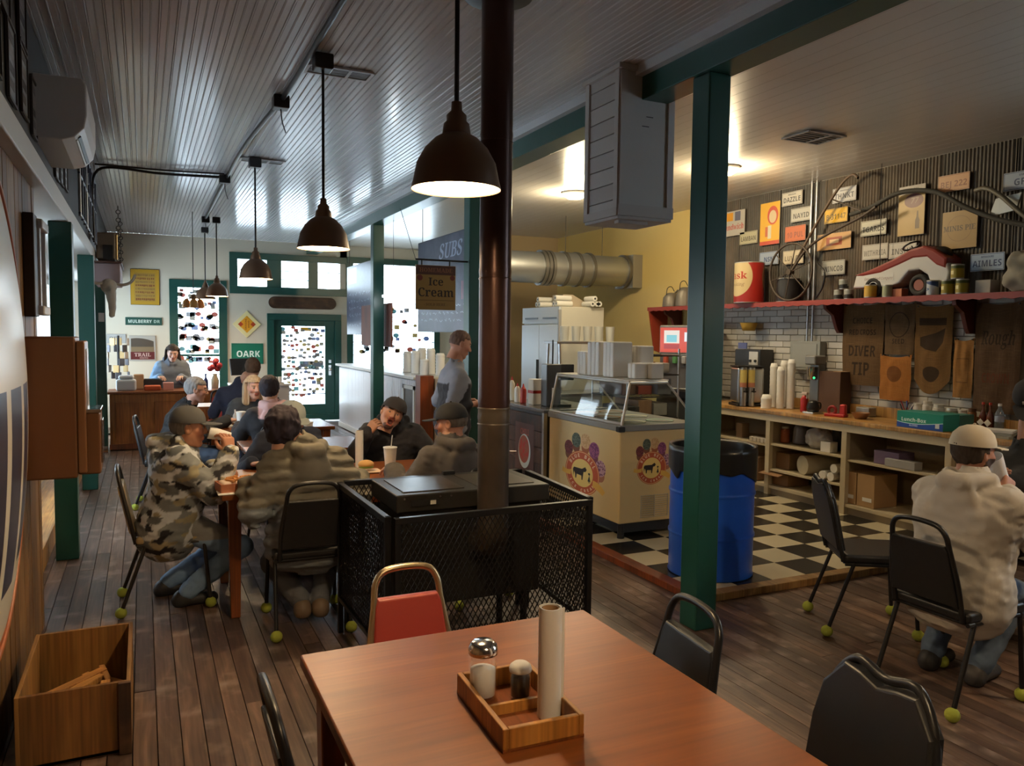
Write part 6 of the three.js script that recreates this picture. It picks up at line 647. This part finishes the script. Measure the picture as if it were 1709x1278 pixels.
{ const p = [-.33, 2.16, -9.85]; const t = thing('bull_skull', 'bleached longhorn skull with horns hung under the pink shelf', 'skull', p); const f = new Field([-.16, -.36, -.16], [.16, .14, .16], .009); f.ell([0, .02, 0], [.09, .08, .07], .03).cap([0, -.02, .03], [0, -.22, .06], .06, .035, .03).cap([0, -.22, .06], [0, -.3, .05], .035, .03, .02).ell([.06, -.02, .06], [.028, .025, .04], .008, true).ell([-.06, -.02, .06], [.028, .025, .04], .008, true).noise((x, y, z) => .004 * N3(x * 40, y * 40, z * 40)); const q = new THREE.Mesh(f.mesh(), mat([.55, .52, .47], .7)); q.name = 'skull'; t.add(q); for (const s of [-1, 1]) { const g = tube([[s * .07, .05, 0], [s * .16, .04, .02], [s * .24, .08, .05], [s * .28, .16, .06]], .016, 20); obj('horn', g, mat([.35, .3, .24], .5), t); } t.rotation.y = .6; }
// black conduit with junction boxes on the ceiling
{ const t = thing('ceiling_conduit', 'black conduit line with junction boxes under the ceiling boards', 'conduit', [0, 0, 0]); obj('pipe', tube([[.92, CE - .03, -1.2], [.92, CE - .03, -4.4], [.92, CE - .03, -5.7], [.88, CE - .03, -6.5], [.84, CE - .03, -7.6], [.84, CE - .03, -9.0], [.86, CE - .03, -12.4]], .018, 60), M.blackM, t); obj('pipe', tube([[.8, CE - .03, -9.0], [.2, CE - .03, -9.1], [-.35, CE - .03, -9.1], [-.42, CE - .12, -9.1], [-.43, 2.6, -9.1]], .014, 40), M.blackM, t); obj('pipe', tube([[.8, CE - .03, -8.8], [.2, CE - .03, -8.9], [-.4, CE - .03, -8.9]], .009, 20), M.blackM, t); for (const [x, z] of [[.91, -5.82], [.82, -9.0], [.86, -12.4]]) { const b = obj('junction_box', box(.11, .09, .11, x, CE - .05, z, .01), M.blackM, t); obj('pull_cord', tube([[x, CE - .09, z], [x + .01, CE - .18, z], [x + .03, CE - .26, z + .02]], .004, 14), M.black, b); } }
{ const g = 'slotted air vents in the ceiling'; for (const [x, z, l] of [[1.16, -5.1, 'long slotted ceiling vent beside the second pendant'], [1.08, -8.05, 'long slotted ceiling vent beside the third pendant'], [5.05, -4.92, 'square ceiling vent above the right side of the room']]) { const t = thing('ceiling_vent', l, 'vent', [x, CE - .012, z], 0, g); const w = .4, d = x > 3 ? .3 : .16; obj('frame', [box(w, .012, .02, 0, 0, d / 2), box(w, .012, .02, 0, 0, -d / 2), box(.02, .012, d, w / 2, 0, 0), box(.02, .012, d, -w / 2, 0, 0), box(.02, .012, d, .06, 0, 0)], mat([.4, .4, .4], .4), t); obj('dark_inner', box(w, .004, d, 0, .006, 0), M.black, t); for (let i = 0; i < 5; i++) obj('slat', box(w - .03, .003, .02, 0, 0, -d / 2 + (i + 1) * d / 6).rotateX(0), mat([.12, .12, .12], .4), t); } }
{ // white boarded chase hanging from the ceiling
  const t = thing('boarded_chase', 'worn white boarded chute hanging from the ceiling by the green beam', 'chute', [2.87, 2.44, -4.36]); const w = .40, d = .40, h = .92; const wm = [mat([.50, .49, .48], .6, { bumpMap: paintN, bumpScale: .003 }), mat([.46, .44, .43], .65, { bumpMap: paintN, bumpScale: .003 })];
  obj('core', box(w - .03, h - .02, d - .03, 0, h / 2, 0), mat([.2, .18, .17], .8), t); for (let i = 0; i < 9; i++) { obj('side_board', box(.014, h / 9 - .006, d - .07, -w / 2 + .008, (i + .5) * h / 9, 0, .003), wm[i % 2], t); } obj('front_panel', box(w - .07, h - .1, .012, 0, h / 2 + .02, d / 2 - .008), wm[0], t); for (const s of [-1, 1]) obj('corner_trim', [box(.045, h, .02, s * (w / 2 - .022), h / 2, d / 2 + .002), box(.02, h, .045, -w / 2 - .002, h / 2, s * (d / 2 - .022))], wm[0], t); obj('bottom_trim', [box(w + .01, .07, .02, 0, .035, d / 2 + .004), box(.02, .05, d, -w / 2 - .003, .025, 0), box(w, .02, d, 0, -.008, 0)], wm[1], t); obj('loose_board', box(.22, .02, .05, -.05, -.028, .12), wm[1], t); obj('top_trim', box(w + .05, .03, d + .05, 0, h - .02, 0), wm[0], t); for (const [x, y] of [[.05, .62], [.02, .56]]) obj('crack', box(.05, .004, .003, x - .03, y, d / 2 - .0005), M.black, t); }
// ---------- far wall ----------
const zw = ZF + .012;
function farSign(name, label, cat, px, py, w, h, tex, o = {}) { const p = PZ(px, py, zw); const t = thing(name, label, cat, p, 0, o.group); obj('panel', box(w, h, .02, 0, 0, 0, .004), mat(o.edge ?? [.2, .2, .2], .5), t); face('printed_face', w - .01, h - .01, tex, t, [0, 0, .0115], [0, 0, 0], .4); return t; }
farSign('town_sign', 'green metal sign lettered OARK in white', 'sign', 413, 590, .56, .38, canvasTex(384, 256, g => { g.fillStyle = '#0b6f58'; g.fillRect(0, 0, 384, 256); g.strokeStyle = '#0a5a48'; g.lineWidth = 6; g.strokeRect(8, 8, 368, 240); text(g, 'OARK', 200, 132, 110, '#e8f4ec', 'bold ', 'sans-serif', 300); }), { edge: [.01, .18, .13] });
farSign('street_sign', 'narrow green street sign lettered MULBERRY DR', 'sign', 240, 536, .58, .135, canvasTex(512, 120, g => { g.fillStyle = '#1f4b40'; g.fillRect(0, 0, 512, 120); text(g, 'MULBERRY', 200, 62, 76, '#c9d6cc', 'bold ', 'sans-serif', 340); text(g, 'DR', 440, 62, 70, '#b0c4b8'); }), { edge: [.02, .08, .06] });
farSign('framed_poster', 'yellow framed poster with brown lettering', 'poster', 242, 479, .46, .62, canvasTex(384, 512, g => { g.fillStyle = '#b9902a'; g.fillRect(0, 0, 384, 512); g.fillStyle = '#a8843c'; g.fillRect(50, 50, 284, 412); for (let i = 0; i < 8; i++) { g.fillStyle = i % 2 ? '#7c4a28' : '#8a6a3a'; for (let k = 0; k < 10; k++) g.fillRect(66 + k * 26, 70 + i * 50, 12 + rnd() * 12, 22 + rnd() * 10); } }), { edge: [.03, .02, .015] });
farSign('trail_poster', 'landscape poster lettered TRAIL on a maroon band', 'poster', 238, 581, .42, .44, canvasTex(256, 272, g => { g.fillStyle = '#a8a49c'; g.fillRect(0, 0, 256, 272); g.fillStyle = '#4d453c'; g.beginPath(); g.moveTo(14, 30); g.quadraticCurveTo(120, 10, 240, 60); g.lineTo(240, 130); g.lineTo(14, 120); g.fill(); g.fillStyle = '#7a6a50'; g.fillRect(14, 120, 228, 60); g.fillStyle = '#5a1c1e'; g.fillRect(10, 176, 236, 84); text(g, 'TRAIL', 128, 208, 52, '#c9b8b0', 'bold ', 'serif'); text(g, 'HIKING', 140, 244, 22, '#b8a49c', 'bold ', 'serif'); }), { edge: [.3, .3, .28] });
farSign('paper_notice', 'torn grey paper notice beside the trail poster', 'notice', 194, 565, .3, .16, canvasTex(128, 64, g => { g.fillStyle = '#a9aaa8'; g.fillRect(0, 0, 128, 64); text(g, 'ORK', 60, 32, 40, '#6a6d70', 'bold ', 'serif'); }), { edge: [.4, .4, .4] });
{ const p = PZ(412, 541, zw); const t = thing('diamond_sign', 'yellow diamond sign with a red centre above the green town sign', 'sign', p); const s = .36; obj('panel', box(s, s, .02, 0, 0, 0, .006).rotateZ(Math.PI / 4), mat([.75, .68, .45], .5), t); const f = face('printed_face', s - .012, s - .012, canvasTex(256, 256, g => { g.fillStyle = '#e0d49a'; g.fillRect(0, 0, 256, 256); g.fillStyle = '#d99a1c'; g.fillRect(46, 46, 164, 164); g.fillStyle = '#b5421c'; g.fillRect(46, 46, 50, 50); g.fillRect(160, 160, 50, 50); g.save(); g.translate(128, 128); g.rotate(-Math.PI / 4); text(g, 'CROSSING', 0, -14, 30, '#7a3a10'); text(g, 'AHEAD', 0, 22, 30, '#7a3a10'); g.restore(); }), t, [0, 0, .0115], [0, 0, Math.PI / 4]); obj('nail', cyl(.008, .008, .02, 0, 0, 0, 8).rotateX(HP).translate(0, -.24, 0), M.blackM, t); }
{ const a = PZ(447, 508, zw), b = PZ(561, 508, zw), L = b[0] - a[0] - .04, t = thing('wooden_plaque', 'long round-ended wooden plaque above the door', 'plaque', [(a[0] + b[0]) / 2, 2.235, zw + .02]); const sh = []; for (let i = 0; i <= 12; i++) { const q = -HP + i / 12 * Math.PI; sh.push([L / 2 - .1 + Math.cos(q) * .105, Math.sin(q) * .105]); } for (let i = 0; i <= 12; i++) { const q = HP + i / 12 * Math.PI; sh.push([-L / 2 + .1 + Math.cos(q) * .105, Math.sin(q) * .105]); } obj('board', ext(sh, .025, .006, 2), mat([.8, .7, .62], .5, { map: rot90(T.dark) }), t); obj('carved_line', box(L * .8, .012, .004, 0, .0, .031), mat([.05, .03, .02], .6), t); obj('nail', [cyl(.008, .008, .03, -.35, .085, .025, 8), cyl(.008, .008, .03, .3, .085, .025, 8)], M.blackM, t); }
// wooden desk with things
{ const t = thing('wooden_desk', 'panelled oak desk the young woman stands behind', 'desk', [.32, 0, -12.55]); const w = 1.5; obj('body', box(w, .78, .6, 0, .40, 0, .008), mat([.80, .48, .24], .4, { map: T.pine }), t); obj('desk_top', box(w + .06, .035, .66, 0, .81, 0, .008), M.oakX, t); for (const x of [-.5, 0, .5]) obj('raised_panel', box(.36, .56, .014, x, .40, .303, .005), mat([.74, .42, .2], .45, { map: T.pine }), t); obj('plinth', box(w + .02, .08, .62, 0, .05, 0, .006), M.oak, t);
  const s = thing('stone_pillar', 'pale stacked stone base at the left end of the desk', 'stone base', [-.56, 0, -12.5]); for (let i = 0; i < 11; i++) obj('stone', box(.16, .068, .5, rr(-.008, .008), .036 + i * .072, 0, .02), mat([[.5, .45, .34], [.56, .52, .42], [.46, .4, .3]][i % 3], .8), s); }
{ const S = (name, label, cat, x, z, g, m, y = .83) => { const o = obj(name, g, m); o.position.set(x, y, z); return tag(o, label, cat); };
  S('white_basket', 'white boxed item with pale blue print on the desk', 'box', -.22, -12.45, [box(.26, .16, .2, 0, .08, 0, .03), box(.2, .06, .16, 0, .19, 0, .03)], mat([.6, .66, .72], .5)); S('dark_case', 'black case on the desk behind the young woman\'s arm', 'case', .12, -12.7, box(.26, .15, .2, 0, .076, 0, .03), M.black); S('orange_basket', 'orange snack basket on the desk', 'basket', .12, -12.42, [box(.22, .07, .18, 0, .036, 0, .02)], mat([.5, .1, .03], .6)); S('striped_carton', 'red and white striped snack carton on the desk', 'carton', .33, -12.42, box(.14, .11, .1, 0, .055, 0, .006), mat([.6, .3, .25], .6)); S('brown_bag', 'brown paper bag on the desk', 'bag', -.06, -12.66, box(.14, .22, .12, 0, .11, 0, .02), M.card); S('flower_vase', 'vase of red flowers by the far window', 'vase', .98, -12.6, [lathe([[0, 0], [.05, 0], [.06, .12], [.03, .2], [.035, .22], [0, .22]], 18)], mat([.6, .5, .32], .5)); S('flower_bunch', 'bunch of dark red flowers in the vase', 'flowers', .98, -12.6, Array.from({ length: 9 }, (_, i) => sph(.045, rr(-.07, .07), .28 + rr(0, .14), rr(-.06, .06), 1, 1, 1, 10)), mat([.4, .03, .04], .7)); S('blue_bottle', 'dark blue bottle beside the vase on the desk', 'bottle', .84, -12.45, lathe([[0, 0], [.035, 0], [.035, .13], [.014, .17], [.014, .23], [0, .23]], 16), mat([.02, .03, .14], .25)); }
{ const t = thing('till_counter', 'low white counter with a dark monitor before the far door', 'counter', [1.75, 0, -13.6]); obj('cabinet', box(.9, .8, .5, 0, .4, 0, .01), mat([.5, .5, .5], .5), t); obj('counter_top', box(.95, .03, .55, 0, .815, 0, .006), M.white, t); const m = thing('computer_monitor', 'dark tilted monitor on the low white counter', 'monitor', [1.5, .83, -13.6], .5); obj('screen', box(.42, .28, .03, 0, .28, 0, .008).rotateX(-.2), M.black, m); obj('stand', [bar([0, 0, -.03], [0, .22, -.03], .02), box(.2, .015, .16, 0, .008, 0)], M.black, m); const c = thing('coffee_mug_tray', 'tray of cups and cartons on the low white counter', 'tray', [1.95, .83, -13.5]); obj('tray', box(.34, .02, .22, 0, .01, 0, .004), mat([.4, .38, .33], .5), c); for (let i = 0; i < 4; i++) obj('cup', cyl(.035, .03, .09, -.12 + i * .08, .065, 0, 14), M.foam, c); }
{ const t = thing('display_rack', 'dark merchandise rack with hanging goods left of the desk', 'rack', [-.36, 0, -14.3]); obj('pole', bar([0, 0, 0], [0, 1.6, 0], .02), M.blackM, t); obj('base', box(.4, .03, .4, 0, .015, 0), M.blackM, t); for (let i = 0; i < 18; i++) { const a = i * 2.4, y = .95 + (i % 6) * .11; obj('hanging_pouch', box(.09, .12, .02, 0, 0, .15, .01).rotateY(a).translate(0, y, 0), mat([[.05, .05, .06], [.5, .35, .15], [.12, .12, .14], [.35, .3, .25]][i % 4], .6), t); } }
tag(obj('switch_plate', box(.07, .12, .01, -.5, 1.86, -12.02, .003), mat([.6, .6, .58], .4)), 'white switch plate on the green wall post', 'switch');
// hanging antler lamp
{ const t = thing('wall_ornament', 'cluster of amber glass shades on a cord before the left far window', 'lamp', [.66, 2.02, -12.0]); obj('cord', bar([0, .2, 0], [0, CE - 2.02, 0], .006), M.black, t); for (let i = 0; i < 4; i++) obj('amber_shade', lathe([[.02, .12], [.05, .08], [.06, 0], [.055, 0], [.045, .075], [.016, .115]], 16).translate(Math.cos(i * 1.57) * .09, 0, Math.sin(i * 1.57) * .09), mat([.7, .4, .1], .3, { transmission: .4, thickness: 0, side: THREE.DoubleSide }), t); obj('hub', sph(.04, 0, .15, 0), mat([.2, .12, .05], .4), t); for (let i = 0; i < 4; i++) obj('arm', bar([0, .15, 0], [Math.cos(i * 1.57) * .09, .12, Math.sin(i * 1.57) * .09], .006), M.blackM, t); }
// ---------- order side: beadboard counter, chalkboards, hanging sign ----------
{ const t = thing('beadboard_counter', 'white beadboard counter running from the far door to the posts', 'counter', [3.22, 0, 0]); const z0 = -14.2, z1 = -9.75, h = 1.13, bm = mat([.58, .58, .62], .3); obj('carcass', boxB(.03, .5, 0, h - .04, z0, z1), M.white, t); obj('ledge', boxB(-.06, .56, h - .04, h, z0 - .05, z1 + .05, .008), M.white, t); const n = 44; for (let i = 0; i < n; i++) obj('bead_board', boxB(0, .03, .07, h - .06, z0 + i * (z1 - z0) / n + .003, z0 + (i + 1) * (z1 - z0) / n - .003, .004), bm, t); obj('base_trim', boxB(-.015, .02, 0, .08, z0, z1), M.white, t); obj('framed_window', boxB(-.012, 0, .3, .95, -10.25, -9.85), mat([.06, .045, .04], .3), t); obj('window_trim', [boxB(-.02, .0, .25, 1.0, -10.31, -10.25), boxB(-.02, 0, .25, 1.0, -9.85, -9.79), boxB(-.02, 0, .95, 1.0, -10.31, -9.79), boxB(-.02, 0, .25, .3, -10.31, -9.79)], M.white, t);
  tag(obj('counter_end_post', boxB(3.16, 3.34, 0, 1.16, -9.62, -9.42, .006), mat([.95, .75, .55], .45, { map: T.oak })), 'orange wooden post at the end of the white counter', 'post'); tag(obj('tan_cabinet', boxB(3.36, 4.0, .0, 1.12, -9.6, -9.1, .01), mat([.5, .38, .24], .5)), 'tan cabinet behind the standing man', 'cabinet');
  for (let i = 0; i < 6; i++) { const q = thing('cup_sleeve', 'white foam cup column on the white counter, ' + ['nearest the post', 'second from the post', 'third from the post', 'fourth from the post', 'fifth from the post', 'by the wooden end post'][i], 'cup stack', [3.46 + (i % 2) * .15, h, -10.9 + i * .19 + (i % 2) * .02], 0, 'cup columns on the white counter'); const hh = [.3, .36, .32, .36, .22, .30][i]; const pts = [[0, 0]]; for (let k = 0; k < 8; k++) pts.push([.062, k * hh / 8], [.065, k * hh / 8 + .008], [.06, k * hh / 8 + .012]); pts.push([.05, hh], [0, hh]); obj('cups', lathe(pts, 18), M.foam, q); } }
const chalk = (z0, z1, y0, y1, label, draw, x = 3.15) => { const w = Math.abs(z1 - z0), h = y1 - y0; const t = thing('chalkboard', label, 'chalkboard', [x, (y0 + y1) / 2, (z0 + z1) / 2], -HP, 'chalkboard menus'); obj('board', box(w, h, .02, 0, 0, -.012), mat([.05, .06, .09], .4), t); face('chalk_writing', w - .02, h - .02, canvasTex(512, 384, g => { g.fillStyle = '#3b4358'; g.fillRect(0, 0, 512, 384); for (let i = 0; i < 300; i++) { g.fillStyle = 'rgba(150,165,190,.04)'; g.beginPath(); g.arc(rnd() * 512, rnd() * 384, 10 + rnd() * 40, 0, 7); g.fill(); } draw(g); }), t, [0, 0, 0], [0, 0, 0], .3); for (const s of [-1, 1]) obj('hanging_wire', bar([s * w * .4, h / 2, 0], [s * w * .4, CE - (y0 + y1) / 2, 0], .004), M.black, t); };
const ck = '#a9b4cc', lines = (g, y, n, sz) => { for (let i = 0; i < n; i++) { const y2 = y + i * sz * 1.3; let x = 40; while (x < 460) { const l = 14 + rnd() * 40; g.strokeStyle = ck; g.lineWidth = 3; g.beginPath(); g.moveTo(x, y2); for (let k = 1; k < 5; k++) g.lineTo(x + l * k / 5, y2 + (rnd() - .5) * sz * .7); g.stroke(); x += l + 14; } } };
chalk(-13.3, -11.3, 1.66, 2.79, 'chalkboard menu with pink corner hung near the far door', g => { g.fillStyle = '#a86a78'; g.fillRect(30, 10, 140, 90); lines(g, 160, 4, 30); lines(g, 330, 1, 24); }); chalk(-9.5, -7.75, 1.71, 2.82, 'chalkboard menu hung behind the ice cream sign', g => { text(g, 'SUBS', 330, 60, 84, ck, 'italic bold ', 'serif'); g.fillStyle = '#a8566a'; for (let k = 0; k < 4; k++) g.fillRect(440 + k * 16, 190, 8, 70); lines(g, 280, 3, 22); });
tag(obj('plywood_panel', boxB(3.04, 3.06, 1.5, 2.1, -11.9, -10.3), mat([.62, .42, .32], .6, { map: T.oak })), 'reddish plywood panel hung behind the green post', 'panel');
{ const t = thing('hanging_sign', 'tan hanging sign lettered Ice Cream on an iron bracket', 'sign', [2.53, 2.13, -7.1]); const w = .40, h = .42; obj('board', box(w, h, .018, 0, 0, 0, .003), mat([.3, .2, .09], .6), t); const tx = canvasTex(256, 268, g => { g.fillStyle = '#8d7238'; g.fillRect(0, 0, 256, 268); g.fillStyle = '#4a2a1c'; g.fillRect(0, 0, 256, 56); text(g, 'HOMEMADE', 128, 28, 34, '#8a5a3c', 'bold ', 'serif', 230); g.fillStyle = '#6a2a1c'; g.beginPath(); g.arc(24, 76, 18, 0, 7); g.arc(236, 72, 16, 0, 7); g.fill(); text(g, 'Ice', 128, 98, 66, '#1c130b', 'bold ', 'serif'); text(g, 'Cream', 128, 164, 72, '#1c130b', 'bold ', 'serif', 236); g.strokeStyle = '#5a421c'; g.lineWidth = 3; g.beginPath(); g.moveTo(10, 212); g.lineTo(246, 212); g.stroke(); text(g, '- SOLD HERE -', 128, 238, 22, '#5a421c', 'bold ', 'serif'); }); face('printed_face', w - .006, h - .006, tx, t, [0, 0, .0095]); obj('bracket', [bar([-.2, .26, 0], [.335, .26, 0], .009), bar([-.14, .26, 0], [-.14, .2, 0], .008), bar([.14, .26, 0], [.14, .2, 0], .008)], M.blackM, t); obj('guy_wire', bar([-.2, .26, 0], [-.35, .72, 0], .003), M.blackM, t); }
{ const t = thing('tube_light', 'short white fluorescent tube hung beyond the green post', 'light', [2.98, 2.17, -10.0]); obj('tube', bar([-.15, 0, 0], [.12, .03, 0], .018), mat([.8, .85, .9], .4, { emissive: new THREE.Color().setRGB(.85, .95, 1), emissiveIntensity: 2 }), t); obj('wire', bar([0, .02, 0], [0, CE - 2.17, 0], .003), M.black, t); const l = new THREE.PointLight(new THREE.Color().setRGB(.85, .95, 1), .25); l.position.set(0, -.05, 0); t.add(l); l.name = 'tube_glow'; }
// ceiling light over the kitchen side
function ceilLamp(x, z, label, I, col) { const t = thing('ceiling_lamp', label, 'lamp', [x, CE, z], 0, 'flush ceiling lamps over the kitchen'); obj('base', cyl(.15, .15, .02, 0, -.015, 0, 28), M.white, t); obj('diffuser', lathe([[0, -.085], [.08, -.075], [.13, -.045], [.14, -.025]], 28), mat([.9, .85, .7], .5, { emissive: new THREE.Color().setRGB(...col), emissiveIntensity: 2.4 }), t); const l = new THREE.PointLight(new THREE.Color().setRGB(...col), I); l.position.set(0, -.14, 0); l.shadow.radius = 5; l.castShadow = true; l.name = 'lamp_light'; t.add(l); }
ceilLamp(4.6, -8.1, 'flush ceiling lamp before the round duct', 8, [1, .82, .52]); ceilLamp(5.2, -6.2, 'flush ceiling lamp hidden behind the white boarded chute', 7, [1, .78, .48]);
// ---------- pendant lamps ----------
const pendG = new THREE.Group();
function pendant(x, z, label, rim = 2.2) {
  const t = thing('pendant_lamp', label, 'lamp', [x, rim, z], 0, 'bronze dome pendants along the ceiling conduit');
  const shadeM = mat([.15, .085, .05], .38, { metalness: .35, side: THREE.DoubleSide });
  obj('rod', bar([0, .27, 0], [0, CE - rim - .1, 0], .009), M.blackM, t); obj('canopy_box', box(.11, .09, .11, 0, CE - rim - .06, 0, .01), M.blackM, t);
  obj('socket_cap', lathe([[0, .30], [.018, .30], [.02, .27], [.035, .255], [.035, .235], [.045, .225], [.05, .19], [.045, .185]]), shadeM, t);
  obj('lamp_shade', lathe([[.048, .19], [.075, .175], [.11, .14], [.138, .09], [.150, .03], [.158, 0], [.155, 0], [.146, .03], [.133, .088], [.105, .135], [.07, .17], [.046, .186]], 40), shadeM, t);
  obj('shade_lining', lathe([[.153, .004], [.144, .032], [.131, .086], [.103, .132], [.068, .166], [.03, .176]], 40), mat([.8, .74, .6], .5, { side: THREE.DoubleSide }), t);
  obj('bulb', sph(.05, 0, .055, 0, 1, 1.1, 1), mat([1, .8, .5], .5, { emissive: new THREE.Color().setRGB(1, .80, .50), emissiveIntensity: 14 }), t);
  const l = new THREE.PointLight(new THREE.Color().setRGB(1, .72, .42), LAMP, 0, 2); l.position.set(0, .055, 0); l.shadow.radius = 2.4; l.castShadow = true; t.add(l); l.name = 'bulb_light';
}
pendant(1.0, -2.6, 'bronze dome pendant lamp over the table with the napkin roll');
pendant(1.0, -4.82, 'bronze dome pendant lamp over the crowded long table');
pendant(1.0, -7.95, 'bronze dome pendant lamp in front of the transom windows');
pendant(1.0, -12.3, 'bronze dome pendant lamp before the left far window edge');
pendant(1.0, -.3, 'bronze dome pendant lamp over the near end of the front table'); pendant(4.3, -1.5, 'bronze dome pendant lamp over the right hand table'); pendant(.93, -13.6, 'farthest bronze dome pendant lamp before the left far window');
scene.traverse(o => { if (o.isMesh) { o.castShadow = true; o.receiveShadow = true; } });
renderer.render(scene, camera);
